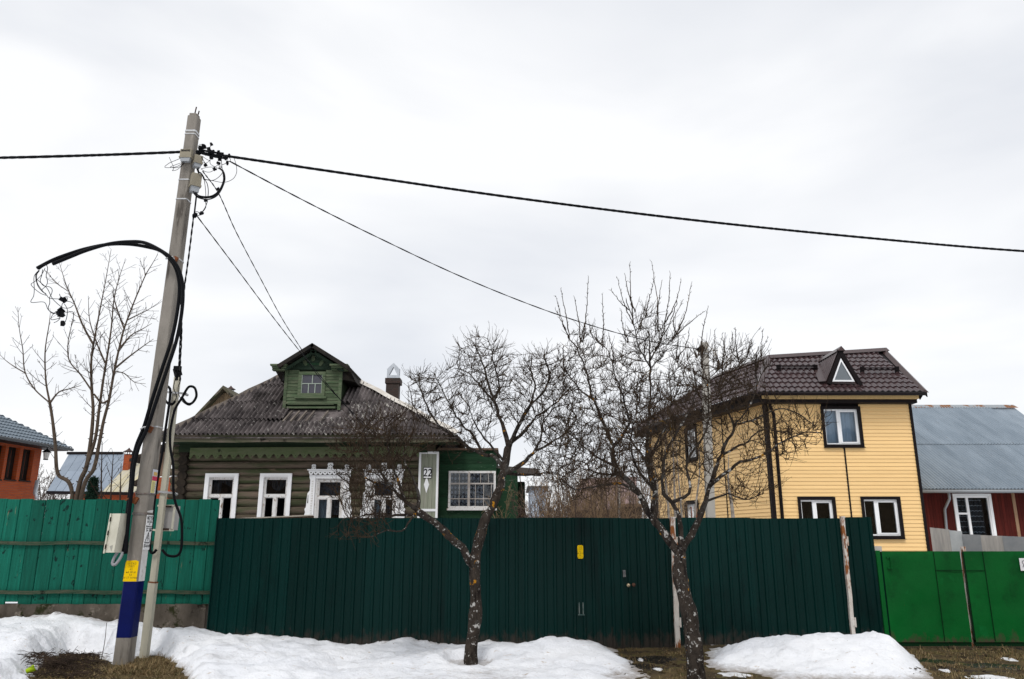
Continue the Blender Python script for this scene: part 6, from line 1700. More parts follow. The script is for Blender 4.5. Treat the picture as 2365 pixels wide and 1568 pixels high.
# tiled cheeks
for (Q, s_) in ((L3, -1), (R3, 1)):
    ee = (Bk - A3).normalized(); dn = (Q - A3); dn = dn - ee * dn.dot(ee); Ls = (Bk - A3).length; Dl = dn.length; dn.normalize()
    nn = ee.cross(dn); nn = nn if nn.z > 0 else -nn
    mb = MB(); nc = int(Ls / 0.19 * 6); nr = 5
    for i in range(nc + 1):
        s = Ls * i / nc; lim = Dl * (1 - s / Ls)
        for j in range(nr + 1):
            tt = lim * j / nr; mb.v.append(tuple(A3 + ee * s + dn * tt + nn * (0.03 + 0.018 * math.sin(2 * math.pi * s / 0.19) + 0.012 * ((tt / 0.35) % 1))))
    mb.f = [(i * (nr + 1) + j, (i + 1) * (nr + 1) + j, (i + 1) * (nr + 1) + j + 1, i * (nr + 1) + j + 1) for i in range(nc) for j in range(nr)]
    mb.build('dormer_slope', m_tile, do)
cap(A3 + Vector((0, -0.12, 0.03)), Bk + Vector((0, 0.1, 0.03)), 0.12, 0.10, 'dormer_ridge')
# front barge boards and triangular window
for Q in (L3, R3):
    A_, B_ = Q + Vector((0, -0.06, 0)), A3 + Vector((0, -0.06, 0.03)); dd = (B_ - A_).normalized(); nn = Vector((-dd.z, 0, dd.x)); nn = nn if nn.z < 0 else -nn
    sh_ = Vector((0, 0.006 if Q is L3 else 0.0, 0)); MB().prism([A_ + sh_, B_ + sh_, B_ + nn * 0.13 + sh_, A_ + nn * 0.13 + sh_], (0, 0.05, 0)).build('barge_board', m_brown, do)
w0, w1, w2 = [tw_.px(*zD(*q), 0.06) for q in ((1372, 528), (1650, 530), (1476, 238))]
cxy = ((w0[0] + w1[0] + w2[0]) / 3, (w0[1] + w1[1] + w2[1]) / 3)
inn = [(cxy[0] + (q[0] - cxy[0]) * 0.80, cxy[1] + (q[1] - cxy[1]) * 0.80) for q in (w0, w1, w2)]
fr = MB(); n0_, n1_ = 0.012, 0.085
for (o1, o2, i1, i2) in ((w0, w1, inn[0], inn[1]), (w1, w2, inn[1], inn[2]), (w2, w0, inn[2], inn[0])): tw_.poly(fr, [o1, o2, i2, i1], n0_, n1_)
fo = fr.build('window', m_pvc, do)
tw_.poly(MB(), inn, 0.05, 0.056).build('pane', mat('grey_attic_pane', (0.13, 0.15, 0.165), (0.10, 0.115, 0.13), scale=1, rough=0.2, spec=0.6), fo)
# valley flashing left of the dormer
vl = Bk; MB().add([L3 + Vector((-0.24, 0.0, 0.05)), L3 + Vector((0.0, 0.0, 0.07)), Bk + Vector((0.02, 0, 0.05)), Bk + Vector((-0.26, 0.02, 0.06))], [(0, 1, 2, 3)]).build('valley', m_flash, do)

# ================================================================== RED HOUSE WITH TIN ROOF
YRh = 26.2
m_red = mat('dark_red_board', (0.085, 0.012, 0.008), (0.055, 0.008, 0.006), scale=4, stretch=(5, 5, 0.4), rough=0.7, rand=0.2, bump=0.2)
m_tin2 = mat('galvanized_corrugated', (0.27, 0.32, 0.37), (0.20, 0.245, 0.29), scale=0.9, stretch=(2.5, 0.6, 0.6), rough=0.42, metal=0.35, rand=0.06, spots=[((0.20, 0.225, 0.25), 5, 0.62, 0.1, (3, 0.4, 0.4))])
m_tinr = mat('rust_stained_tin', (0.33, 0.36, 0.38), (0.30, 0.32, 0.34), scale=2, rough=0.5, metal=0.3, spots=[((0.23, 0.10, 0.04), 1.1, 0.50, 0.03)])
rw = Wall((P(2118, 1180, YRh).x, YRh), (1, 0))
rh = thing('red_house', 'low dark red board house with corrugated tin roof beside the yellow house', 'house', tuple(rw.pt(2, 0)))
Lr = 7.0; zre = P(2250, 1129, YRh - 0.6).z; YRe = YRh - 0.6
zr = zc(2.6124, 3000, 1250)
wr = [rw.px(*zr(*q)) for q in ((95, 1000), (420, 1000))]; wr0, wr1 = wr[0][0], wr[1][0] - 0.02
wzt = rw.px(*zr(250, 838))[1]; wzb = wzt - 1.55
bw = 0.10; u = 0.0
while u < Lr:
    if wr0 < u + bw / 2 < wr1:
        rw.box(MB(), u + 0.003, u + bw - 0.003, 0.3, wzb, 0, 0.018).build('board', m_red, rh)
        rw.box(MB(), u + 0.003, u + bw - 0.003, wzt, zre + 0.3, 0, 0.018).build('board', m_red, rh)
    else: rw.box(MB(), u + 0.003, u + bw - 0.003, 0.3, zre + 0.3, 0, 0.018 + 0.003 * random.random()).build('board', m_red, rh)
    u += bw
mb = MB(); rw.box(mb, 0, wr0, 0.2, zre + 0.3, -0.1, -0.002); rw.box(mb, wr1, Lr, 0.2, zre + 0.3, -0.1, -0.002); rw.box(mb, wr0 + 0.001, wr1 - 0.001, 0.2, wzb, -0.1, -0.002); rw.box(mb, wr0 + 0.001, wr1 - 0.001, wzt, zre + 0.3, -0.1, -0.002)
mb.build('wall', m_room, rh); rw.box(MB(), 0, Lr, 0.2, zre, -6.5, -1.1).build('room_shade_core', m_room, rh); rw.box(MB(), -0.02, 0.06, 0.2, zre + 0.2, -6.5, -0.11).build('wall', m_red, rh)  # the black core is added to make the inside look unlit
ub = rw.px(*zr(600, 1000))[0]; rw.box(MB(), ub - 0.05, ub + 0.05, 0.3, zre + 0.1, 0.022, 0.045).build('corner_board', mat('tan_board', (0.30, 0.19, 0.12), (0.24, 0.15, 0.09), scale=5, stretch=(3, 3, 0.4), rough=0.8), rh)
wo = rw.frame(MB(), wr0, wr1, wzb, wzt, 0.09, -0.04, 0.05).build('window', m_pvc, rh)
fr = MB(); a, b, c, d = wr0 + 0.09, wr1 - 0.09, wzb + 0.09, wzt - 0.09
um = rw.px(*zr(212, 1000))[0]; ur_ = rw.px(*zr(355, 1000))[0]
rw.frame(fr, a, b, c, d, 0.04, -0.05, 0.02); rw.box(fr, um - 0.04, um + 0.04, c + 0.04, d - 0.04, -0.049, 0.025); zt3 = rw.px(*zr(170, 1003))[1]; rw.box(fr, a + 0.04, um - 0.04, zt3 - 0.03, zt3 + 0.03, -0.049, 0.025)
fr.build('frame', m_pvc, wo)
for (q0, q1, e0, e1) in ((a + 0.04, um - 0.04, zt3 + 0.03, d - 0.04), (a + 0.04, um - 0.04, c + 0.04, zt3 - 0.03), (um + 0.04, b - 0.04, c + 0.04, d - 0.04)):
    rw.box(MB(), q0, q1, e0, e1, -0.02, -0.014).build('pane', m_pane, wo)
# net curtain with wavy bands
mb = MB(); N = 30
for k in range(N + 1):
    q = k / N; u_ = a + (ur_ + 0.05 - a) * q; n = -0.2 + 0.02 * math.sin(q * 50); mb.v += [tuple(rw.pt(u_, c, n)), tuple(rw.pt(u_, d, n))]
mb.f = [(2 * k, 2 * k + 2, 2 * k + 3, 2 * k + 1) for k in range(N)]
nc_ = mb.build('net_curtain', mat('dim_net_curtain', (0.05, 0.055, 0.06), (0.03, 0.03, 0.036), scale=14, stretch=(4, 4, 0.3), rough=0.9), wo)
wb_ = MB()
for k in range(7):
    zz = d - 0.14 - k * 0.17
    for j in range(40):
        q = j / 40; u_ = a + (ur_ - a) * q; u2 = a + (ur_ - a) * (q + 1 / 40); za = zz + 0.02 * abs(math.sin(q * 26)); zb2 = zz + 0.02 * abs(math.sin((q + 1 / 40) * 26))
        wb_.add([rw.pt(u_, za, -0.17), rw.pt(u2, zb2, -0.17), rw.pt(u2, zb2 + 0.022, -0.17), rw.pt(u_, za + 0.022, -0.17)], [(0, 1, 2, 3)])
wb_.build('curtain_frill', mat('white_net', (0.32, 0.33, 0.34)), wo)
# roof sheets in two courses
SLr = 0.577; wvr = Vector((0, 1, SLr)); kr_ = wvr.length
Or = Vector((P(2128, 1129, YRe).x, YRe, zre)); Lrf = P(2600, 1129, YRe).x - Or.x
def t_at(y):
    d_ = ray(2250, y); k = d_.z / d_.y; return (zre - EYE - YRe * k) / (k - SLr) * kr_
tm, tt_ = t_at(1027), t_at(938)
base_ = MB(); E1 = Or + Vector((Lrf, 0, 0)); ridge = wvr.normalized() * tt_
xrk = P(2341, 938, YRe + tt_ / kr_).x - Or.x
base_.add([Or + Vector((-0.1, 0, -0.05)), E1 + Vector((0, 0, -0.05)), Or + ridge + Vector((xrk, 0, -0.05)), Or + ridge + Vector((-0.1, 0, -0.05)), Or + Vector((-0.1, 12, -0.2)), E1 + Vector((0, 12, -0.2))], [(0, 1, 2, 3), (2, 5, 4, 3), (1, 5, 2)])
rfo = base_.build('roof', m_tin2, rh)
def tmr(s):
    lim = tt_ if s <= xrk else tt_ * max(0, (Lrf - s) / (Lrf - xrk)); return lim
for (t0, t1, ph, lf) in ((0.0, tm + 0.05, 0.0, 0.0), (tm - 0.0, tt_, 0.35, 0.018)):
    s = -0.02 + ph - 0.38
    while s < Lrf:
        b = min(s + 0.78, Lrf); a_ = max(s, 0.0)
        if min(t1, max(tmr(a_), tmr(b))) > t0 + 0.05:
            mb = MB(); profiled(mb, Or + Vector((0, 0, lf + random.uniform(0, 0.006))), (1, 0, 0), wvr, a_, b, lambda q, t0=t0: min(t0, tmr(q)), lambda q, t1=t1: min(t1, tmr(q)), 0.115, 0.020, cols=6)
            mb.build('tin_sheet', m_tin2, rfo)
        s += 0.76
zq0 = Or + ridge
mb = MB(); mb.add([zq0 + Vector((-0.1, -0.22, -0.10)), zq0 + Vector((xrk + 0.05, -0.22, -0.10)), zq0 + Vector((xrk, 0.0, 0.06)), zq0 + Vector((-0.1, 0.0, 0.06))], [(0, 1, 2, 3)]); mb.build('ridge_flashing', m_tinr, rfo)
MB().tube([Or + Vector((-0.1, -0.07, -0.08)), E1 + Vector((0, -0.07, -0.08))], 0.055, 8).build('gutter', mat('grey_gutter', (0.25, 0.27, 0.29), rough=0.5, metal=0.3), rfo, True)
dpx = [rw.pt(*rw.px(*zr(x, y), n), n) for (x, y, n) in ((48, 815, 0.55), (55, 880, 0.5), (15, 965, 0.12), (30, 1140, 0.09))]
MB().tube(dpx + [dpx[-1] + Vector((0, 0, -1.2))], 0.045, 8).build('downpipe', mat('grey_gutter', (0.25, 0.27, 0.29)), rh, True)

# ================================================================== BRICK HOUSE ON THE LEFT
m_brick = brick_mat('orange_red_brick', (0.46, 0.085, 0.016), (0.36, 0.06, 0.013), (0.20, 0.10, 0.065))
m_win_dk = mat('dark_brown_window', (0.018, 0.012, 0.010), rough=0.5)
bdir = Vector((0.134, 1.03, 0)).normalized()
z7 = zc(4.611, 0, 1280)
YBk = 38.0
cor = P(*z7(605, 760), YBk)
bwl = Wall((cor.x, cor.y), (-bdir.x, -bdir.y)); Lb_ = 16.0
bh_ = thing('brick_house', 'orange brick house with tall dark windows and grey metal tile roof', 'house', (cor.x, cor.y, 0))
zbe = bwl.px(*z7(500, 660))[1]
rects = []
for (x0, x1, y0, y1) in ((315, 480, 690, 1150), (95, 265, 650, 1135), (-120, 50, 610, 1125), (-380, -190, 580, 1110)):
    uu = [bwl.px(*z7(x, 900))[0] for x in (x0, x1)]; rects.append((min(uu), max(uu), bwl.px(*z7((x0 + x1) / 2, y1))[1], zbe - 0.12))
mb = MB(); us = sorted({0.0, Lb_} | {q for h in rects for q in h[:2]}); zs_ = sorted({0.2, zbe} | {q for h in rects for q in h[2:]})
for a, b in zip(us[:-1], us[1:]):
    for c, d in zip(zs_[:-1], zs_[1:]):
        if any(h[0] < (a + b) / 2 < h[1] and h[2] < (c + d) / 2 < h[3] for h in rects): continue
        bwl.box(mb, a, b, c, d, -0.4, 0.0)
o = mb.build('wall', m_brick, bh_); box_uv(o.data)
bwl.box(MB(), 0.0, Lb_, 0.2, zbe, -8, -0.9).build('room_shade_core', m_room, bh_)  # added black block, room shade given by its colour
for (a, b, c, d) in rects:
    wn = bwl.frame(MB(), a, b, c, d, 0.10, -0.34, -0.22).build('window', m_win_dk, bh_)
    bwl.box(MB(), (a + b) / 2 - 0.06, (a + b) / 2 + 0.06, c + 0.1, d - 0.1, -0.33, -0.2).build('mullion', m_win_dk, wn)
    for (p, q) in ((a + 0.1, (a + b) / 2 - 0.06), ((a + b) / 2 + 0.06, b - 0.1)): bwl.box(MB(), p, q, c + 0.1, d - 0.1, -0.29, -0.28).build('pane', glass_mat('double_glazing'), wn)
    bwl.box(MB(), a - 0.02, b + 0.02, c - 0.06, c - 0.005, -0.2, 0.05).build('sill', m_win_dk, wn)
# roof
m_tile2 = mat('slate_grey_metal_tile', (0.16, 0.20, 0.24), (0.13, 0.165, 0.20), scale=2, rough=0.35, spec=0.5, metal=0.2)
eC = bwl.pt(-1.1, zbe + 0.12, 0.75); ed = -bdir
inw = -bwl.n
PLb = 0.62; wvb = Vector((inw.x, inw.y, PLb)); kb = wvb.length
ridge_t = 5.2 * kb
profiled(MB(), eC, ed, wvb, 0, 17, lambda s: 0.0, lambda s: min(ridge_t, s * 0.88 * kb), 0.21, 0.028, 0.35, 0.05, 6).build('roof', m_tile2, bh_)
hb_ = MB(); hb_.add([eC, eC + inw * 10.4, eC + ed * (5.2 / 0.88) + inw * 5.2 + Vector((0, 0, PLb * 5.2))], [(0, 1, 2)]); hb_.build('roof_hip', m_tile2, bh_)
MB().tube([eC + Vector((0.06, -0.02, -0.07)), eC + ed * 17 + Vector((0.06, 0, -0.07))], 0.075, 8).build('gutter', mat('dark_grey_gutter', (0.05, 0.055, 0.06), rough=0.4), bh_, True)
bwl.box(MB(), -1.0, Lb_, zbe - 0.02, zbe + 0.06, -0.3, 0.65).build('soffit', m_win_dk, bh_)
q = z7(760, 760); 
lp = P(*z7(680, 770), 37.5)
lt = thing('lantern', 'small black lantern hanging under the brick house eaves corner', 'lantern', tuple(lp))
MB().lathe([(0.03, 0.30), (0.05, 0.26), (0.20, 0.14), (0.21, 0.12)], lp, 8).build('hood', m_blk, lt); MB().lathe([(0.10, -0.2), (0.15, 0.11)], lp, 8).build('glass', mat('lantern_glass', (0.5, 0.5, 0.48), rough=0.3), lt)
MB().tube([lp + Vector((0, 0, 0.29)), lp + Vector((0, 0, 0.62))], 0.018, 5).build('hook', m_blk, lt); MB().lathe([(0.11, -0.24), (0.11, -0.2)], lp, 8).build('base', m_blk, lt)
# rain pipe foot of the brick house
q0, q1 = P(*z7(512, 1335), 37.3), P(*z7(545, 1395), 37.0)
MB().tube([q0 + Vector((-0.1, 0.2, 0.6)), q0, q1], 0.09, 8).build('downpipe', m_tin, bh_, True)

# ================================================================== GREY ROOF HOUSE AND CHIMNEY (further back on the left)
YG = 55.0
gh = thing('grey_roof_house', 'brick house with plain grey sheet roof and capped chimney behind the smooth barked tree', 'house', tuple(P(200, 1200, YG).xy) + (0,))
m_grs = mat('grey_sheet_roof', (0.27, 0.32, 0.385), (0.22, 0.265, 0.325), scale=0.5, stretch=(2, 0.5, 0.5), rough=0.5, metal=0.2, rand=0.08)
e0, e1 = P(*z7(690, 1312), YG), P(*z7(1960, 1330), YG); r0 = P(*z7(1010, 765), YG + 6.5); r1 = P(*z7(1800, 772), YG + 6.5)
n = 11
mb = MB(); mb.add([e0, e1, Vector((e1.x, YG + 6.5, r0.z)), r0], [(0, 1, 2, 3)]); mb.build('roof', m_grs, gh)
for k in range(n):
    qa, qb = k / n, (k + 1) / n
    A, B = e0.lerp(e1, qa), e0.lerp(e1, qb); C, D = r0.lerp(Vector((e1.x, YG + 6.5, r0.z)), qb), r0.lerp(Vector((e1.x, YG + 6.5, r0.z)), qa)
    for h in range(2):
        f0, f1 = h * 0.5, h * 0.5 + 0.5
        upv = Vector((0, -0.02, 0.035 + 0.03 * (1 - h)))
        m_use = m_grs if k < 7 else mat('yellow_stained_sheet', (0.50, 0.44, 0.27), (0.38, 0.38, 0.36), scale=1.2, stretch=(6, 0.3, 0.3), rough=0.6, rand=0.1)
        g_ = 0.012
        MB().hexa([A.lerp(D, f0) + Vector((g_, 0, 0)), B.lerp(C, f0) - Vector((g_, 0, 0)), B.lerp(C, f1) - Vector((g_, 0, 0)), A.lerp(D, f1) + Vector((g_, 0, 0)),
                   A.lerp(D, f0) + upv + Vector((g_, 0, 0)), B.lerp(C, f0) + upv - Vector((g_, 0, 0)), B.lerp(C, f1) + upv - Vector((g_, 0, 0)), A.lerp(D, f1) + upv + Vector((g_, 0, 0))]).build('roof_sheet', m_use, gh)
MB().beam(e0 + Vector((0, -0.05, -0.05)), e1 + Vector((0, -0.05, -0.05)), 0.15, 0.2).build('fascia', m_brown, gh)
MB().beam(r0 + Vector((-0.1, 0, 0.1)), Vector((r1.x, r1.y, r0.z + 0.1)), 0.3, 0.2).build('ridge_cap', m_brown, gh)
o = MB().box(e0.x + 1.3, e1.x, YG + 0.6, YG + 11, 0.1, e0.z).build('wall', m_brick, gh); box_uv(o.data)
def capped_chimney(px0, px1, ytop_px, ybot_px, Y, root, m_b, zz):
    a = P(*zz(px0, ybot_px), Y); b = P(*zz(px1, ytop_px), Y); wd_ = b.x - a.x
    o = MB().box(a.x, b.x, Y, Y + wd_, a.z - 2.5, b.z).build('chimney', m_b, root); box_uv(o.data)
    c = Vector(((a.x + b.x) / 2, Y + wd_ / 2, b.z)); s = wd_ * 0.62
    mb = MB()
    for dx in (-1, 1):
        for dy in (-1, 1): mb.beam(c + Vector((dx * s * 0.7, dy * s * 0.7, 0)), c + Vector((dx * s * 0.7, dy * s * 0.7, wd_ * 0.55)), wd_ * 0.1, wd_ * 0.1, (0, 1, 0))
    mb.lathe([(s * 0.95, -0.12 * wd_), (s * 0.95, 0.12 * wd_)], c, 4); mb.build('cap_frame', m_brown, o)
    MB().lathe([(s * 1.5, 0.52 * wd_), (s * 1.45, 0.58 * wd_), (s * 0.75, 0.80 * wd_), (s * 0.35, 1.02 * wd_), (s * 0.18, 1.12 * wd_), (s * 0.2, 1.2 * wd_), (s * 0.02, 1.25 * wd_)], c, 12).build('cap_hood', mat('brown_cap', (0.06, 0.035, 0.03), rough=0.5), o)
    return o
capped_chimney(1808, 1905, 765, 880, YG + 3.5, gh, m_brick, z7)
# small shed roof and brick stub left of the log house
t = thing('porch_stub', 'weathered board shed with brick lower wall between the pole and log house', 'shed', tuple(P(345, 1150, 30).xy) + (0,))
pw = Wall((P(318, 1150, 30).x, 30), (1, 0)); 
o = pw.box(MB(), 0, pw.px(392, 1150)[0], 0.2, pw.px(350, 1102)[1], -3, 0).build('wall', m_brick, t); box_uv(o.data)
ue = pw.px(392, 1100)[0]
for k in range(9):
    pw.box(MB(), ue * k / 9 + 0.004, ue * (k + 1) / 9 - 0.004, pw.px(350, 1100)[1], pw.px(350, 1062 - 3 * k)[1], -0.05, 0.02).build('board', m_oldwood, t)
MB().prism([pw.pt(-0.3, pw.px(318, 1068)[1], 0.4), pw.pt(ue, pw.px(392, 1028)[1], 0.4), pw.pt(ue, pw.px(392, 1022)[1], 0.4), pw.pt(-0.3, pw.px(318, 1062)[1], 0.4)], (0, 3, 0)).build('roof', m_tarwood, t)
MB().prism([P(297, 1118, 29.4), P(322, 1104, 29.4), P(322, 1115, 29.4), P(302, 1122, 29.4)], (0, 1.5, 0)).build('canopy', m_tarwood, t)

# ================================================================== WOODEN GABLE BEHIND THE LOG HOUSE
YW = 34.0
z4 = zc(2.6138, 480, 1050)
wg = thing('wooden_gable_house', 'wooden gabled house with metal capped flue peeking above the slate roof', 'house', tuple(P(520, 1000, YW).xy) + (0,))
ap_, lf_, rg_ = P(*z4(625, 500), YW), P(*z4(380, 760), YW), P(*z4(870, 760), YW)
m_plk = mat('tan_plank', (0.26, 0.19, 0.12), (0.20, 0.145, 0.09), scale=3, stretch=(6, 6, 0.4), rough=0.85, rand=0.15)
n = 14
for k in range(n):
    a = lf_.x + (rg_.x - lf_.x) * k / n; b = lf_.x + (rg_.x - lf_.x) * (k + 1) / n
    def gz(x): return ap_.z - abs(x - ap_.x) / (rg_.x - ap_.x) * (ap_.z - lf_.z) - 0.05
    MB().prism([(a + 0.006, YW, 0.3), (b - 0.006, YW, 0.3), (b - 0.006, YW, max(gz(b), gz(a))) if False else (b - 0.006, YW, gz(b)), (a + 0.006, YW, gz(a))], (0, 0.04, 0)).build('plank', m_plk, wg)
MB().prism([(lf_.x + 0.1, YW + 0.05, 0.2), (rg_.x - 0.1, YW + 0.05, 0.2), (rg_.x - 0.1, YW + 0.05, lf_.z), (ap_.x, YW + 0.05, ap_.z - 0.1), (lf_.x + 0.1, YW + 0.05, lf_.z)], (0, 8, 0)).build('body', m_plk, wg)
for q in (lf_, rg_):
    dv = (q - ap_).normalized(); E_ = ap_ + dv * ((q - ap_).length + 0.6)
    MB().prism([ap_ + Vector((0, -0.4, 0)), E_ + Vector((0, -0.4, 0)), E_ + Vector((0, -0.4, 0.14)), ap_ + Vector((0, -0.4, 0.14))], (0, 8.8, 0)).build('roof_slope', m_fascia, wg)
capped_chimney(628, 676, 512, 560, YW + 1.5, wg, mat('dark_tin_flue', (0.09, 0.07, 0.06), rough=0.5), z4)

# ================================================================== FAR PINK ROOFED HOUSE BEHIND THE SHRUBS
YPk = 60.0
z5 = zc(3.3786, 1540, 1400)
ph = thing('pink_roof_house', 'distant house with dull pink roof behind the bare shrubs', 'house', tuple(P(1420, 1180, YPk).xy) + (0,))
m_pink = mat('dull_pink_sheet', (0.22, 0.15, 0.14), (0.17, 0.12, 0.115), scale=0.4, stretch=(3, 0.4, 0.4), rough=0.6, rand=0.06)
e0, e1 = P(*z5(1000, 760), YPk), P(*z5(1660, 745), YPk); r0 = P(*z5(1050, 420), YPk + 6); r1 = P(*z5(1640, 400), YPk + 6)
for k in range(8):
    A, B, C, D = e0.lerp(e1, k / 8), e0.lerp(e1, (k + 1) / 8), r0.lerp(r1, (k + 1) / 8), r0.lerp(r1, k / 8); g_ = Vector((0.02, 0, 0)); h_ = Vector((0, -0.03, 0.05))
    MB().hexa([A + g_, B - g_, C - g_, D + g_, A + g_ + h_, B - g_ + h_, C - g_ + h_, D + g_ + h_]).build('roof_sheet', m_pink, ph)
MB().box(e0.x + 0.4, e1.x - 0.3, YPk + 0.5, YPk + 10, 0.1, e0.z + 0.05).build('wall', mat('brown_plank_wall', (0.09, 0.05, 0.035), rough=0.9), ph)
MB().add([r0, r1, e1 + Vector((0, 12, 0)), e0 + Vector((0, 12, 0))], [(0, 1, 2, 3)]).build('rear_slope', m_pink, ph)
# little brown shed by the yellow house
t = thing('brown_shed', 'low brown shed under the apple branches near the yellow house', 'shed', tuple(P(1465, 1190, 28).xy) + (0,))
a, b = P(*z5(1480, 800), 28), P(*z5(1690, 760), 28)
for k in range(7):
    xa = a.x + (b.x - a.x) * k / 7; MB().box(xa + 0.004, xa + (b.x - a.x) / 7 - 0.004, 28, 28.03, 0.1, a.z + 0.25).build('plank', m_tarwood, t)
MB().box(a.x - 0.1, b.x + 0.1, 27.8, 30, a.z + 0.25, a.z + 0.36).build('roof', m_oldwood, t); MB().box(a.x, b.x, 28.04, 29.8, 0.1, a.z + 0.25).build('core', m_tarwood, t)

# ================================================================== TREES
m_bark = mat('lichened_apple_bark', (0.022, 0.018, 0.015), (0.048, 0.038, 0.031), scale=16, stretch=(1, 1, 0.45), rough=0.95, bump=0.9, bscale=24, bdist=0.03,
             spots=[((0.012, 0.009, 0.008), 7, 0.55, 0.08, (1.5, 1.5, 0.4)), ((0.065, 0.06, 0.054), 5, 0.57, 0.1), ((0.40, 0.39, 0.37), 11, 0.61, 0.03), ((0.34, 0.33, 0.31), 26, 0.625, 0.03), ((0.36, 0.16, 0.012), 8, 0.635, 0.03)])
m_twig = mat('dark_apple_twig', (0.030, 0.020, 0.013), (0.056, 0.038, 0.024), scale=3, rough=0.9, spots=[((0.15, 0.085, 0.012), 3.2, 0.64, 0.06), ((0.17, 0.16, 0.14), 6.5, 0.66, 0.05)])
m_smooth = mat('olive_brown_smooth_bark', (0.085, 0.062, 0.044), (0.06, 0.044, 0.032), scale=6, stretch=(1, 1, 0.6), rough=0.7, bump=0.25, bscale=15, spots=[((0.045, 0.03, 0.02), 5, 0.66, 0.05), ((0.23, 0.17, 0.12), 7, 0.63, 0.1)])
m_stwig = mat('brown_fine_twig', (0.045, 0.028, 0.02), (0.03, 0.02, 0.016), scale=4, rough=0.85)
m_shrub = mat('tan_shrub_stem', (0.27, 0.185, 0.11), (0.15, 0.10, 0.062), scale=2, rough=0.9)
m_fartw = mat('far_brown_twig', (0.095, 0.066, 0.05), (0.07, 0.05, 0.04), scale=0.5, rough=0.95)
m_birch = mat('grey_birchy_bark', (0.30, 0.27, 0.24), (0.17, 0.145, 0.12), scale=7, rough=0.9, spots=[((0.05, 0.04, 0.035), 9, 0.62, 0.05)])

def prisms(A, B, ra, rb, sides=3):
    """vectorised n-sided prisms from A to B"""
    A = np.asarray(A, float); B = np.asarray(B, float); n = len(A)
    d = B - A; L = np.linalg.norm(d, axis=1, keepdims=True); d = d / np.maximum(L, 1e-9)
    ref = np.where(np.abs(d[:, 2:3]) > 0.9, np.array([[1.0, 0, 0]]), np.array([[0, 0, 1.0]]))
    u = np.cross(d, ref); u /= np.linalg.norm(u, axis=1, keepdims=True); v = np.cross(d, u)
    B = B + d * np.minimum(0.3 * np.asarray(rb)[:, None], L * 0.2)
    V = np.empty((n, 2 * sides, 3))
    for k in range(sides):
        a = 2 * math.pi * k / sides; o = u * math.cos(a) + v * math.sin(a)
        V[:, k] = A + o * np.asarray(ra)[:, None]; V[:, sides + k] = B + o * np.asarray(rb)[:, None]
    b0 = np.arange(n) * 2 * sides
    Q = np.concatenate([np.stack([b0 + k, b0 + (k + 1) % sides, b0 + sides + (k + 1) % sides, b0 + sides + k], 1) for k in range(sides)])
    return V.reshape(-1, 3), Q
def join_np(parts):
    Vs, Qs, o = [], [], 0
    for V, Q in parts:
        Vs.append(V); Qs.append(Q + o); o += len(V)
    return np.concatenate(Vs), np.concatenate(Qs)

class Skel:
    def __init__(s): s.p = []; s.par = []; s.r = []; s.traced = []
    def add(s, p, par, r=0.0, tr=False):
        s.p.append(tuple(p)); s.par.append(par); s.r.append(r); s.traced.append(tr); return len(s.p) - 1
    def nearest(s, q):
        a = np.array(s.p); return int(np.argmin(((a - np.array(q)) ** 2).sum(1)))
    def limb(s, pts, r0, r1, step=0.06, root=None, wob=0.012, tap=1.0):
        c = catmull(pts, 10); out_ = []; acc = 0; L = sum((c[i + 1] - c[i]).length for i in range(len(c) - 1))
        par = root if root is not None else (s.nearest(c[0]) if s.p else -1)
        run = 0; last = c[0]
        ids = []
        if not s.p: par = s.add(c[0], -1, r0, True); ids.append(par)
        for i in range(1, len(c)):
            run += (c[i] - c[i - 1]).length
            if (c[i] - last).length >= step or i == len(c) - 1:
                q = run / L
                j = Vector((rng.normal(0, wob), rng.normal(0, wob), rng.normal(0, wob))) * min(1, 3 * q)
                par = s.add(c[i] + j, par, r1 + (r0 - r1) * (1 - q) ** tap, True); ids.append(par); last = c[i]
        return ids
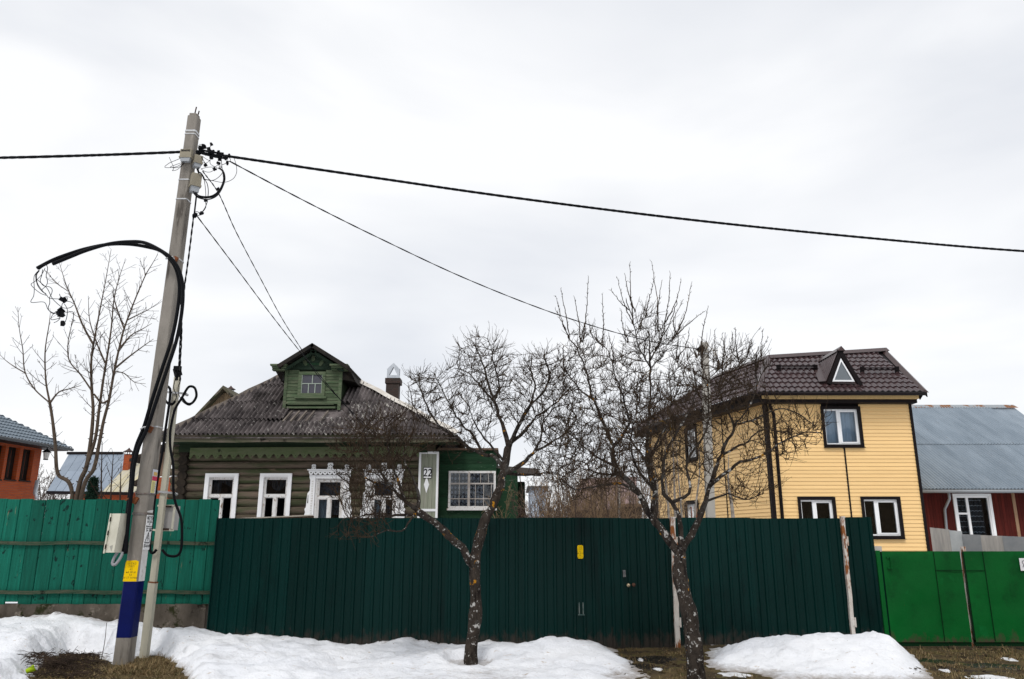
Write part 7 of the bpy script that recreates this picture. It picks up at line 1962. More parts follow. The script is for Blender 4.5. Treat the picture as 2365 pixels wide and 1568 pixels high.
def colonize(sk, attr, step, dinf, dkill, iters, bias=(0, 0, 0.15), jit=0.12, only=None):
    A = np.asarray(attr); N = np.array(sk.p); alive = np.ones(len(A), bool)
    idx = np.zeros(len(A), int); dist = np.full(len(A), 1e9)
    cand = np.arange(len(N)) if only is None else np.array(only)
    for c in range(0, len(A), 500):
        D = ((A[c:c + 500, None] - N[None, cand]) ** 2).sum(2); j = D.argmin(1); idx[c:c + 500] = cand[j]; dist[c:c + 500] = np.sqrt(D[np.arange(len(j)), j])
    kids = {}
    bias = np.array(bias)
    for it in range(iters):
        act = alive & (dist < dinf)
        if not act.any(): break
        ids = idx[act]; d = A[act] - np.array(sk.p)[ids]; d /= np.maximum(np.linalg.norm(d, axis=1, keepdims=True), 1e-6)
        un, inv = np.unique(ids, return_inverse=True)
        sm_ = np.zeros((len(un), 3)); np.add.at(sm_, inv, d)
        sm_ /= np.maximum(np.linalg.norm(sm_, axis=1, keepdims=True), 1e-6)
        Pn_ = np.array(sk.p); pr_ = np.array(sk.par)[un]; pd_ = Pn_[un] - Pn_[np.maximum(pr_, 0)]; pd_ /= np.maximum(np.linalg.norm(pd_, axis=1, keepdims=True), 1e-6)
        free_ = ~np.array(sk.traced)[un]; sm_ = sm_ + pd_ * (0.9 * free_ + 0.25 * ~free_)[:, None]
        sm_ += bias + rng.normal(0, jit, sm_.shape); sm_ /= np.maximum(np.linalg.norm(sm_, axis=1, keepdims=True), 1e-6)
        new = []; ni = []
        for k, u in enumerate(un):
            if kids.get(u, 0) >= 3: continue
            kids[u] = kids.get(u, 0) + 1
            q = np.array(sk.p[u]) + sm_[k] * step; ni.append(sk.add(q, int(u))); new.append(q)
        if not new: break
        new = np.array(new); ni = np.array(ni); ai = np.where(alive)[0]
        D = np.sqrt(((A[ai, None] - new[None]) ** 2).sum(2)); j = D.argmin(1); dm = D[np.arange(len(j)), j]
        up = dm < dist[ai]; idx[ai[up]] = ni[j[up]]; dist[ai[up]] = dm[up]
        alive[ai[dist[ai] < dkill]] = False
def radii(sk, rtip, ex=2.4, cap=0.05):
    n = len(sk.p); acc = np.zeros(n); r = np.zeros(n)
    for i in range(n - 1, -1, -1):
        r[i] = max(rtip, acc[i] ** (1 / ex) if acc[i] > 0 else rtip)
        if sk.traced[i]: r[i] = sk.r[i]
        else: r[i] = min(r[i], cap)
        p = sk.par[i]
        if p >= 0: acc[p] += min(r[i], cap) ** ex
    for i in range(n):
        p = sk.par[i]
        if p >= 0 and r[i] > r[p]: r[i] = r[p]
    return r
def tube_chain(P_, rad, n, rough=0.0, seed=0):
    mb = MB(); mb.tube(P_, rad, n)
    if rough:
        for i, v in enumerate(mb.v):
            k = min(i // n, len(P_) - 1); c = Vector(P_[k]); d = Vector(v) - c
            f = 1 + rough * mnoise.noise((v[0] * 7, v[1] * 7, v[2] * 4 + seed)) + 0.5 * rough * mnoise.noise((v[0] * 19, v[1] * 19, v[2] * 12))
            mb.v[i] = tuple(c + d * f)
    return mb
def spurs(Pn, Dn, n, L0, L1, r, rgen, up=0.25):
    i = rgen.integers(0, len(Pn), n); a = Pn[i]
    d = rgen.normal(0, 1, (n, 3)); d /= np.linalg.norm(d, axis=1, keepdims=True); d = d * 0.8 + Dn[i] * 0.8; d[:, 2] += up + 0.1
    d /= np.linalg.norm(d, axis=1, keepdims=True); L = rgen.uniform(L0, L1, n)[:, None]
    b = a + d * L * 0.55; d2 = d + rgen.normal(0, 0.22, (n, 3)); d2[:, 2] += 0.2; d2 /= np.linalg.norm(d2, axis=1, keepdims=True); c = b + d2 * L * 0.45
    rr = np.full(n, r)
    return [prisms(a, b, rr, rr * 0.8), prisms(b, c, rr * 0.8, rr * 0.45)], c, d2

def shoots_np(Pn, Dn, n, L0, L1, r, rgen, up=0.45, spread=0.6, segs=4):
    i = rgen.integers(0, len(Pn), n); a = Pn[i]
    d = rgen.normal(0, 1, (n, 3)); d /= np.linalg.norm(d, axis=1, keepdims=True); d = d * spread + Dn[i] * 0.8; d[:, 2] += up
    d /= np.linalg.norm(d, axis=1, keepdims=True); L = rgen.uniform(L0, L1, n)[:, None]; out_ = []; pts = [a]; ds = []
    for k in range(segs):
        d = d + rgen.normal(0, 0.10, (n, 3)); d[:, 2] += 0.06; d /= np.linalg.norm(d, axis=1, keepdims=True)
        b = pts[-1] + d * L / segs; ra = np.full(n, r * (1.25 - 0.75 * k / segs)); rb = np.full(n, r * (1.25 - 0.75 * (k + 1) / segs)); out_.append(prisms(pts[-1], b, ra, rb)); pts.append(b); ds.append(d)
    return out_, np.concatenate(pts[1:]), np.concatenate(ds)

def grow_tree(name, label, cat, base, trunk, limbs, blobs, seed, dens, step, rtip, nsp, spL, whips=(), mb_=None, mt_=None, group=None, dkill=0.11, dinf=0.55, gate=0.014, bias=(0, 0, 0.12), thick=None):
    """trunk / limbs: world polylines with radii; blobs: (centre, rx, ry, rz, share) ellipsoids the crown fills"""
    global rng
    rng = np.random.default_rng(seed)
    mb_ = mb_ or m_bark; mt_ = mt_ or m_twig
    root = thing(name, label, cat, tuple(base), group)
    sk = Skel(); chains = []
    ids = sk.limb(trunk[0], trunk[1], trunk[2], wob=0.006); chains.append(('trunk', ids))
    for (pts, r0, r1) in limbs:
        par = sk.nearest(pts[0]); r0 = min(r0 * 0.88, sk.r[par] * 0.9)
        ids = sk.limb([Vector(sk.p[par])] + [Vector(q) for q in pts[1:]], r0, r1, root=par, wob=0.007, tap=1.5); chains.append(('limb', [par] + ids))
    att = []
    for (c, rx, ry, rz, n) in blobs:
        n = int(n * dens); q = rng.normal(0, 1, (n, 3)); q /= np.linalg.norm(q, axis=1, keepdims=True); q *= rng.uniform(0, 1, (n, 1)) ** (1 / 2.6)
        att.append(np.array(c) + q * np.array([rx, ry, rz]))
    att = np.concatenate(att)
    colonize(sk, att, step, dinf, dkill, 90, bias)
    r = radii(sk, rtip)
    P_ = np.array(sk.p); par = np.array(sk.par)
    for k, (nm, ids) in enumerate(chains):
        rr = [max(r[i], rtip) for i in ids]
        if nm == 'limb': rr[0] = min(rr[0], rr[1] * 1.12)
        big = max(rr); mb = tube_chain([sk.p[i] for i in ids], rr, 14 if big > 0.05 else 8, 0.30 if big > 0.03 else 0.18, seed + k)
        mb.build(nm, mb_, root, True)
    tr = np.array(sk.traced); sel = np.where((~tr) & (par >= 0))[0]
    ra = np.minimum(r[par[sel]], r[sel] * 1.25)
    fine = r[sel] < gate
    org = np.array(ORG[root.name])
    parts = [prisms(P_[par[sel[fine]]], P_[sel[fine]], ra[fine], r[sel[fine]])]
    if (~fine).any():
        me = np_mesh('branches', *(lambda V, Q: (V - org, Q))(*prisms(P_[par[sel[~fine]]], P_[sel[~fine]], ra[~fine], r[sel[~fine]], 6)), mt_, True); link_mesh('branches', me, root)
    fsel = sel[fine]; Dn = P_[fsel] - P_[par[fsel]]; Dn /= np.maximum(np.linalg.norm(Dn, axis=1, keepdims=True), 1e-6)
    sp, c, d2 = shoots_np(P_[fsel], Dn, nsp, spL[0], spL[1], rtip, rng); parts += sp
    sp, c2, _ = spurs(c, d2, int(nsp * 1.3), 0.02, 0.07, rtip * 0.75, rng); parts += sp
    for (tip, bs, rw_) in whips:
        bs = Vector(sk.p[sk.nearest(bs)]); q = [Vector(bs), Vector(bs).lerp(Vector(tip), 0.45) + Vector((rng.normal(0, 0.03), rng.normal(0, 0.05), 0)), Vector(tip)]
        cc = np.array([tuple(v) for v in catmull(q, 9)]); cc[1:-1] += rng.normal(0, 0.004, (len(cc) - 2, 3)); rr = np.linspace(rw_, 0.003, len(cc))
        parts.append(prisms(cc[:-1], cc[1:], rr[:-1], rr[1:], 4))
        dd = np.diff(cc, axis=0); dd /= np.linalg.norm(dd, axis=1, keepdims=True)
        sp, _, _ = spurs(cc[1:], dd, 26, 0.012, 0.05, 0.0032, rng); parts += sp
    V, Q = join_np(parts)
    tw = link_mesh('crown', np_mesh('crown', V - org, Q, mt_), root); tw['kind'] = 'stuff'
    return root

def lim(zf_, pts, Y0, dY=0.0):
    return [P(*zf_(x, y), Y0 + dY * (i / max(1, len(pts) - 1)) ** 1.2) for i, (x, y) in enumerate(pts)]
def blob3(zf_, x, y, rx, ry, Y, ryd, n):
    a = P(*zf_(x, y), Y); b = P(*zf_(x + rx, y), Y); c = P(*zf_(x, y - ry), Y)
    return (tuple(a), abs(b.x - a.x), ryd, abs(c.z - a.z), n)

# ---- apple tree with the snow pit
zA = zc(1.413, 1050, 1050)
Y1 = TREE1.y
base = TREE1 + Vector((0, 0, -0.02))
trunk = ([Vector((TREE1.x, Y1, -0.15))] + lim(zA, [(634, 1440), (642, 1370), (652, 1290), (656, 1190), (650, 1110), (652, 1060), (660, 980), (682, 890), (722, 808), (758, 735), (776, 662), (790, 592), (800, 525)], Y1, 0.35), 0.094, 0.052)
limbs = [(lim(zA, [(640, 1085), (610, 1010), (588, 968), (540, 930), (490, 880), (432, 840), (392, 812)], Y1 + 0.03, -0.45), 0.066, 0.045),
         (lim(zA, [(800, 525), (790, 470), (762, 385), (742, 320), (722, 270), (700, 190), (672, 110), (645, 60)], Y1 + 0.35, 0.3), 0.045, 0.009),
         (lim(zA, [(742, 320), (760, 250), (740, 160), (725, 70)], Y1 + 0.5, -0.4), 0.022, 0.007),
         (lim(zA, [(742, 330), (690, 270), (630, 200), (560, 170)], Y1 + 0.5, 0.5), 0.022, 0.007),
         (lim(zA, [(803, 520), (850, 425), (902, 335), (950, 290), (985, 210), (965, 120)], Y1 + 0.35, -0.5), 0.045, 0.009),
         (lim(zA, [(902, 335), (920, 260), (905, 170), (910, 100)], Y1 + 0.1, 0.6), 0.024, 0.007),
         (lim(zA, [(808, 510), (860, 470), (925, 395), (1000, 340), (1050, 290), (1085, 250)], Y1 + 0.35, 0.7), 0.034, 0.008),
         (lim(zA, [(780, 650), (850, 612), (905, 560), (965, 520), (1050, 470), (1110, 400)], Y1 + 0.3, -0.3), 0.045, 0.008),
         (lim(zA, [(905, 560), (950, 480), (960, 410), (1010, 350)], Y1 + 0.2, 0.5), 0.026, 0.007),
         (lim(zA, [(780, 640), (840, 650), (920, 650), (1000, 640), (1060, 660)], Y1 + 0.3, 0.5), 0.030, 0.007),
         (lim(zA, [(782, 620), (740, 570), (690, 560), (620, 525), (565, 475), (505, 445), (440, 355), (405, 260), (400, 190)], Y1 + 0.3, 0.6), 0.038, 0.007),
         (lim(zA, [(690, 560), (640, 470), (590, 420), (545, 350), (500, 260), (480, 220)], Y1 + 0.5, -0.3), 0.026, 0.007),
         (lim(zA, [(505, 445), (430, 420), (380, 350), (350, 250)], Y1 + 0.6, 0.4), 0.020, 0.007),
         (lim(zA, [(785, 600), (740, 540), (690, 480), (640, 400), (620, 330)], Y1 + 0.3, 0.4), 0.024, 0.007),
         (lim(zA, [(392, 812), (400, 745), (382, 690), (350, 620), (330, 560), (345, 500)], Y1 - 0.4, 0.3), 0.032, 0.008),
         (lim(zA, [(392, 812), (325, 760), (262, 690), (212, 610), (172, 530), (150, 440)], Y1 - 0.4, -0.3), 0.036, 0.008),
         (lim(zA, [(325, 760), (300, 660), (270, 560), (250, 470), (240, 390)], Y1 - 0.45, 0.4), 0.026, 0.008),
         (lim(zA, [(420, 832), (340, 830), (250, 840), (170, 830), (95, 850)], Y1 - 0.35, -0.4), 0.028, 0.008),
         (lim(zA, [(262, 690), (190, 680), (130, 640), (80, 600)], Y1 - 0.5, 0.3), 0.022, 0.007),
         (lim(zA, [(400, 820), (360, 850), (330, 900), (260, 900), (180, 930)], Y1 - 0.4, -0.3), 0.018, 0.006)]
blobs = [blob3(zA, 690, 190, 150, 160, Y1 + 0.5, 0.9, 520), blob3(zA, 790, 320, 150, 130, Y1 + 0.4, 0.8, 330), blob3(zA, 960, 220, 125, 130, Y1 + 0.3, 0.8, 420), blob3(zA, 1030, 330, 100, 130, Y1 + 0.6, 0.8, 300),
         blob3(zA, 430, 310, 100, 140, Y1 + 0.7, 0.7, 300), blob3(zA, 560, 380, 90, 130, Y1 + 0.5, 0.7, 190), blob3(zA, 1050, 470, 110, 90, Y1 + 0.3, 0.8, 260), blob3(zA, 640, 480, 110, 100, Y1 + 0.5, 0.6, 200),
         blob3(zA, 920, 430, 120, 100, Y1 + 0.4, 0.7, 220), blob3(zA, 970, 620, 110, 70, Y1 + 0.4, 0.6, 120),
         blob3(zA, 190, 560, 170, 190, Y1 - 0.5, 0.95, 950), blob3(zA, 290, 500, 130, 140, Y1 - 0.3, 0.8, 330), blob3(zA, 170, 760, 150, 120, Y1 - 0.6, 0.8, 600), blob3(zA, 150, 900, 120, 75, Y1 - 0.6, 0.6, 300), blob3(zA, 290, 740, 100, 100, Y1 - 0.4, 0.7, 170), blob3(zA, 460, 520, 60, 50, Y1 - 0.2, 0.5, 35)]
grow_tree('apple_tree', 'forked bare apple tree standing in a melted pit in the snow', 'tree', base, trunk, limbs, blobs, 21, 0.95, 0.065, 0.0035, 3900, (0.08, 0.28), dkill=0.10, dinf=0.7, bias=(0, 0, 0.22))

# ---- big leaning apple tree by the rusty post
zB = zc(1.17, 1700, 820)
Y2 = TREE2.y
base = TREE2 + Vector((0, 0, -0.02))
trunk = ([Vector((TREE2.x, Y2, -0.15))] + lim(zB, [(600, 1520), (594, 1460), (584, 1370), (564, 1280), (546, 1200), (540, 1150), (545, 1100)], Y2, 0.2), 0.108, 0.075)
limbs = [(lim(zB, [(545, 1100), (515, 1070), (478, 1020), (432, 960), (392, 882), (352, 832), (302, 782), (290, 700), (262, 622), (222, 530), (195, 440), (170, 360), (130, 300)], Y2 + 0.2, 0.5), 0.062, 0.008),
         (lim(zB, [(478, 1020), (440, 945), (448, 870), (420, 760), (424, 640), (430, 500), (430, 360), (425, 270)], Y2 + 0.3, 0.7), 0.046, 0.010),
         (lim(zB, [(548, 1095), (545, 1020), (530, 940), (480, 870), (480, 780), (500, 700), (560, 600), (600, 500), (590, 400)], Y2 + 0.2, -0.6), 0.040, 0.008),
         (lim(zB, [(548, 1095), (565, 1060), (602, 1000), (640, 900), (662, 820), (700, 722), (742, 632), (715, 560), (690, 500), (700, 400)], Y2 + 0.2, 0.6), 0.056, 0.008),
         (lim(zB, [(655, 860), (700, 810), (760, 765), (850, 735), (920, 690), (1000, 650), (1070, 655)], Y2 + 0.4, -0.4), 0.034, 0.007),
         (lim(zB, [(742, 632), (790, 570), (830, 480), (820, 400), (835, 330)], Y2 + 0.6, 0.4), 0.026, 0.007),
         (lim(zB, [(742, 632), (820, 600), (900, 560), (980, 580), (1040, 620)], Y2 + 0.6, -0.5), 0.024, 0.007),
         (lim(zB, [(640, 900), (720, 880), (790, 900), (840, 880)], Y2 + 0.3, 0.4), 0.018, 0.006),
         (lim(zB, [(392, 882), (320, 840), (240, 850), (150, 860), (100, 820)], Y2 + 0.35, -0.5), 0.026, 0.007),
         (lim(zB, [(302, 782), (230, 740), (170, 690), (120, 640)], Y2 + 0.4, 0.4), 0.022, 0.007),
         (lim(zB, [(290, 700), (350, 620), (330, 520), (300, 430), (280, 360)], Y2 + 0.45, -0.4), 0.026, 0.007),
         (lim(zB, [(222, 530), (160, 480), (110, 400), (110, 330)], Y2 + 0.55, 0.3), 0.020, 0.007),
         (lim(zB, [(430, 420), (390, 330), (365, 230), (340, 150)], Y2 + 0.9, -0.3), 0.020, 0.006), (lim(zB, [(430, 400), (470, 310), (510, 230), (530, 160)], Y2 + 0.9, 0.3), 0.020, 0.006),
         (lim(zB, [(530, 940), (580, 870), (570, 760), (640, 640), (650, 540), (640, 440)], Y2 - 0.1, 0.3), 0.026, 0.007),
         (lim(zB, [(448, 870), (380, 780), (360, 680), (380, 580)], Y2 + 0.4, -0.5), 0.024, 0.007), (lim(zB, [(420, 760), (480, 640), (510, 540), (500, 440)], Y2 + 0.6, 0.3), 0.022, 0.007),
         (lim(zB, [(700, 722), (780, 690), (850, 640), (930, 650)], Y2 + 0.5, 0.5), 0.020, 0.006), (lim(zB, [(300, 830), (230, 800), (180, 760), (100, 740)], Y2 + 0.4, -0.2), 0.018, 0.006)]
blobs = [blob3(zB, 430, 590, 250, 130, Y2 + 0.4, 1.15, 1150), blob3(zB, 430, 320, 110, 110, Y2 + 0.8, 0.7, 300), blob3(zB, 190, 440, 110, 160, Y2 + 0.6, 0.8, 420), blob3(zB, 620, 450, 120, 110, Y2 + 0.4, 0.9, 420),
         blob3(zB, 760, 430, 110, 90, Y2 + 0.7, 0.8, 260), blob3(zB, 740, 570, 150, 100, Y2 + 0.6, 0.9, 380), blob3(zB, 950, 640, 140, 85, Y2 + 0.2, 0.8, 340), blob3(zB, 790, 860, 90, 70, Y2 + 0.5, 0.6, 120),
         blob3(zB, 200, 700, 150, 110, Y2 + 0.4, 0.9, 480), blob3(zB, 180, 840, 140, 70, Y2 + 0.2, 0.8, 280), blob3(zB, 380, 760, 180, 110, Y2 + 0.3, 1.0, 480), blob3(zB, 550, 740, 120, 120, Y2 + 0.2, 0.9, 300), blob3(zB, 310, 450, 90, 100, Y2 + 0.5, 0.7, 200), blob3(zB, 860, 720, 120, 70, Y2 + 0.3, 0.7, 160)]
zW = zc(2.613, 1700, 800)
whips = []
for (x, y, bx_, by_) in ((795, 95, 850, 560), (690, 225, 840, 600), (750, 180, 830, 520), (975, 85, 990, 620), (1003, 215, 985, 560), (1060, 250, 1030, 640), (1130, 185, 1140, 560), (1220, 240, 1120, 600), (1305, 270, 1150, 640), (450, 210, 510, 620), (220, 310, 280, 760),
                         (180, 378, 270, 620), (330, 375, 420, 700), (565, 360, 560, 700), (640, 325, 800, 480), (1445, 465, 1340, 780), (1410, 500, 1330, 720), (1500, 660, 1540, 950), (1670, 630, 1690, 930), (1645, 680, 1680, 920), (1900, 650, 1860, 960), (1940, 720, 1850, 980), (1810, 735, 1720, 1000),
                         (1560, 690, 1530, 960), (1585, 690, 1600, 950), (175, 480, 260, 760), (1237, 400, 1200, 700), (925, 430, 930, 700), (1040, 400, 980, 660), (440, 520, 410, 780), (1200, 600, 1170, 860), (1290, 640, 1200, 880), (620, 680, 680, 900), (720, 480, 800, 720)):
    whips.append((P(*zW(x, y), Y2 + 0.7 + 0.25 * math.sin(x)), P(*zW(bx_, by_), Y2 + 0.75), 0.009))
grow_tree('apple_tree', 'large many limbed apple tree with upright water shoots beside the rusty white post', 'tree', base, trunk, limbs, blobs, 33, 0.85, 0.065, 0.0034, 4700, (0.08, 0.30), whips, dkill=0.105, dinf=0.7, bias=(0, 0, 0.25))

# ---- smooth barked young tree behind the teal fence: straight stems with paired side shoots
def straight_tree(name, label, cat, base, stems, seed, Y0, mbk, mtw, tipr=0.0035, side=(0.10, 0.30), lens=(0.25, 0.8), order=2, group=None, ang=(35, 55)):
    r = np.random.default_rng(seed); root = thing(name, label, cat, tuple(base), group); parts = []; org = np.array(ORG[root.name])
    def shoots(c, rr, lmax, depth):
        i = 1; c = np.array(c); acc = 0; nxt = r.uniform(*side)
        for i in range(1, len(c)):
            acc += np.linalg.norm(c[i] - c[i - 1])
            if acc < nxt: continue
            acc = 0; nxt = r.uniform(*side) * (1.0 if depth == 0 else 0.75)
            q = i / (len(c) - 1); d = c[i] - c[i - 1]; d /= np.linalg.norm(d)
            az = r.uniform(0, 2 * math.pi); ref = np.cross(d, [0.3, 0.2, 0.9]); ref /= np.linalg.norm(ref); bi = np.cross(d, ref)
            for sgn in (0, math.pi):
                if r.uniform() < 0.18: continue
                a = math.radians(r.uniform(*ang)); o = ref * math.cos(az + sgn) + bi * math.sin(az + sgn); v = d * math.cos(a) + o * math.sin(a)
                L = lmax * r.uniform(*lens) * (1.05 - 0.6 * q); n = max(3, int(L / 0.08)); pts = [c[i]]
                for k in range(n):
                    v = v + r.normal(0, 0.03, 3) + np.array([0, 0, 0.05]); v /= np.linalg.norm(v); pts.append(pts[-1] + v * L / n)
                pts = np.array(pts); r0 = min(rr[i] * 0.55, 0.003 + 0.012 * L); r1 = np.linspace(r0, tipr, n + 1)
                parts.append(prisms(pts[:-1], pts[1:], r1[:-1], r1[1:], 3 if r0 < 0.01 else 5))
                if depth < order - 1 and L > 0.25: shoots(pts, r1, L * 0.75, depth + 1)
    for k, (pts, r0, r1, lm, nm) in enumerate(stems):
        c = catmull(pts, 12); rr = list(np.linspace(r0, r1, len(c)) ** 1.0)
        tube_chain([tuple(q) for q in c], rr, 12 if r0 > 0.03 else 6, 0.10, seed + k).build(nm, mbk, root, True)
        st = max(0, int(len(c) * (0.36 if nm == 'trunk' else 0.1))); shoots([tuple(q) for q in c[st:]], rr[st:], lm, 0)
        if nm == 'trunk':           # cut stubs on the lower stem
            stub = MB()
            for j in range(3, st + 6, 2):
                if j < len(c) - 1:
                    a = r.uniform(0, 6.28); v = Vector((math.cos(a), math.sin(a), 0.5)).normalized(); q = Vector(c[j]); stub.tube([q, q + v * (rr[j] + 0.035)], [rr[j] * 0.5, rr[j] * 0.22], 6)
            o = stub.build('pruned_stub', mbk, root); o['kind'] = 'stuff'
    V, Q = join_np(parts); o = link_mesh('crown', np_mesh('crown', V - org, Q, mtw), root); o['kind'] = 'stuff'
    return root
zT = zc(1.823, 0, 760); Y3 = 15.2
def L3_(pts, dy=0.0): return lim(zT, pts, Y3, dy)
bse = P(*zT(438, 1520), Y3); low = lambda x: Vector((P(*zT(x, 1510), Y3).x, Y3, 0.0))
stems = [([low(452)] + L3_([(420, 1505), (336, 1362), (322, 1210), (306, 1060), (289, 952)], 0.1), 0.038, 0.026, 0.45, 'trunk'),
         (L3_([(289, 952), (266, 820), (262, 650), (284, 500), (292, 430)], 0.3), 0.020, 0.004, 0.65, 'limb'), (L3_([(289, 952), (200, 870), (145, 770), (132, 640), (112, 520), (103, 395)], -0.3), 0.017, 0.004, 0.6, 'limb'),
         (L3_([(289, 952), (340, 890), (400, 870), (470, 850)], 0.5), 0.022, 0.005, 0.6, 'limb'), (L3_([(150, 780), (90, 745), (40, 710), (0, 672)], -0.2), 0.014, 0.004, 0.4, 'limb'),
         ([low(440)] + L3_([(445, 1500), (500, 1325), (525, 1180), (540, 1000), (532, 860), (530, 700), (550, 570), (580, 410), (612, 245), (645, 60)], 0.2), 0.047, 0.004, 0.8, 'trunk'),
         (L3_([(532, 880), (470, 790), (402, 705), (395, 600), (415, 500), (432, 420)], -0.4), 0.019, 0.004, 0.65, 'limb'), (L3_([(540, 610), (480, 500), (430, 370), (385, 270), (345, 140)], 0.3), 0.024, 0.004, 0.7, 'limb'), (L3_([(390, 300), (320, 250), (275, 190)], 0.3), 0.010, 0.004, 0.4, 'limb'),
         (L3_([(500, 1325), (552, 1160), (575, 990), (600, 810), (622, 680), (645, 520), (660, 360), (690, 230), (722, 135)], 0.4), 0.034, 0.004, 0.75, 'trunk'),
         (L3_([(610, 720), (560, 600), (520, 470), (512, 330)], -0.3), 0.020, 0.004, 0.6, 'limb'),
         ([low(470)] + L3_([(470, 1500), (545, 1330), (575, 1190), (600, 1060), (632, 935), (662, 770), (690, 640), (722, 515), (780, 360), (842, 215), (880, 150), (915, 90)], 0.1), 0.042, 0.004, 0.8, 'trunk'),
         (L3_([(668, 750), (740, 690), (820, 630), (890, 580)], -0.3), 0.024, 0.005, 0.8, 'limb'), (L3_([(665, 770), (720, 780), (780, 830), (845, 840)], 0.4), 0.014, 0.004, 0.5, 'limb'),
         (L3_([(632, 935), (590, 950), (545, 900)], 0.1), 0.022, 0.018, 0.3, 'limb'), (L3_([(720, 520), (690, 440), (670, 380), (650, 300)], 0.3), 0.018, 0.004, 0.6, 'limb'), (L3_([(740, 470), (800, 440), (860, 410), (920, 370)], -0.2), 0.014, 0.004, 0.6, 'limb'), (L3_([(842, 215), (835, 150), (836, 105)], 0.0), 0.008, 0.004, 0.3, 'limb'),
         (L3_([(690, 640), (760, 560), (830, 520), (880, 490)], 0.4), 0.018, 0.004, 0.7, 'limb')]
straight_tree('young_tree', 'slender multi stemmed bare tree with smooth brown bark behind the teal fence', 'tree', Vector((bse.x, Y3, 0)), stems, 5, Y3, m_smooth, m_stwig, tipr=0.0038, side=(0.07, 0.18), lens=(0.25, 0.8))

# ---- shrubs and saplings behind the dark fence
def shrub(name, label, cat, px_, ytop, Y, width, nst, seed, mtw, group, r0=0.012, curl=0.25, order=2, lens=(0.3, 0.9), tipr=0.004):
    r = np.random.default_rng(seed); base = P(px_, 1195, Y); base.z = 0.0; H = P(px_, ytop, Y).z
    root = thing(name, label, cat, tuple(base), group); parts = []; org = np.array(ORG[root.name])
    for k in range(nst):
        a = r.uniform(0, 2 * math.pi); d = np.array([math.cos(a) * curl, math.sin(a) * curl, 1.0]) + r.normal(0, 0.1, 3); d /= np.linalg.norm(d)
        L = H * r.uniform(0.65, 1.08); n = 14; p = np.array(base) + np.array([r.normal(0, width * 0.35), r.normal(0, width * 0.3), 0]); pts = [p]
        for j in range(n):
            d = d + r.normal(0, 0.06, 3); d[2] += 0.02; d /= np.linalg.norm(d); pts.append(pts[-1] + d * L / n)
        pts = np.array(pts); rr = np.linspace(r0 * r.uniform(0.6, 1.2), tipr, n + 1); parts.append(prisms(pts[:-1], pts[1:], rr[:-1], rr[1:], 5))
        def side_(pts, rr, lm, depth):
            for i in range(2 if depth else 5, len(pts)):
                for _ in range(r.integers(0, 4)):
                    d = pts[i] - pts[i - 1]; d = d / np.linalg.norm(d); v = d * 0.8 + r.normal(0, 0.55, 3); v[2] += 0.25; v /= np.linalg.norm(v)
                    l_ = lm * r.uniform(*lens) * (1.15 - 0.7 * i / len(pts)); m = 4; q = [pts[i]]
                    for _j in range(m): v = v + r.normal(0, 0.12, 3); v /= np.linalg.norm(v); q.append(q[-1] + v * l_ / m)
                    q = np.array(q); r2 = np.linspace(min(rr[i] * 0.65, 0.008), tipr * 0.85, m + 1); parts.append(prisms(q[:-1], q[1:], r2[:-1], r2[1:], 3))
                    if depth < order - 1: side_(q, r2, l_ * 0.7, depth + 1)
        side_(pts, rr, H * 0.28, 0)
    V, Q = join_np(parts); o = link_mesh('stems', np_mesh('stems', V - org, Q, mtw), root); o['kind'] = 'stuff'
    return root
G1 = 'bare shrubs behind the dark green fence'
lab_s = 'dense tan bare shrub growing behind the dark green fence'
for k, (px_, yt, Y, wd_, n) in enumerate([(1190, 1120, 16.0, 0.8, 7), (1280, 1095, 17.5, 1.0, 10), (1310, 1090, 19, 1.3, 14), (1350, 1105, 16.5, 1.2, 12), (1395, 1085, 20, 1.4, 14), (1435, 1100, 17.5, 1.1, 12), (1475, 1085, 20, 1.2, 12), (1285, 1130, 15.0, 0.9, 9), (1410, 1120, 15.2, 1.0, 10), (1520, 1080, 21, 1.2, 10), (1330, 1085, 22, 1.5, 12), (1370, 1075, 23, 1.5, 12), (1450, 1080, 22, 1.5, 12)  , (1290, 1080, 23, 1.4, 12)]):
    shrub('bare_shrub', lab_s, 'shrub', px_, yt - 8, Y, wd_, int(n * 1.5), 100 + k, m_shrub if k % 2 == 0 else m_fartw, G1)
sap = 'thin grey sapling trunks standing before the yellow house wall'
def sapling(px0, px1, yt, Y, seed, r0, lab, grp):
    a = P(px0, 1195, Y); b = P(px1, yt, Y + 0.3); a2 = a + (a - b) * (a.z / (b.z - a.z)); m_ = a.lerp(b, 0.5) + Vector((0.08 * math.sin(seed), 0, 0))
    straight_tree('sapling', lab, 'tree', Vector((a2.x, Y, 0)), [([a2, a, m_, b], r0, 0.006, 0.8, 'trunk')], seed, Y, m_birch, m_fartw, tipr=0.004, order=2, group=grp, side=(0.15, 0.35))
for k, (x0, x1, yt, Y, r0) in enumerate([(1545, 1540, 980, 17.0, 0.035), (1575, 1560, 1010, 17.6, 0.03), (1605, 1612, 990, 16.6, 0.03), (1520, 1500, 1030, 17.0, 0.03), (1560, 1548, 940, 18.6, 0.04), (1430, 1440, 960, 18, 0.035), (1490, 1470, 900, 18.5, 0.04)]):
    sapling(x0, x1, yt, Y, 200 + k, r0, sap, 'saplings before the yellow house')
sapling(1693, 1683, 1050, 17.0, 230, 0.055, 'mottled grey trunk beside the pale concrete pole', None)

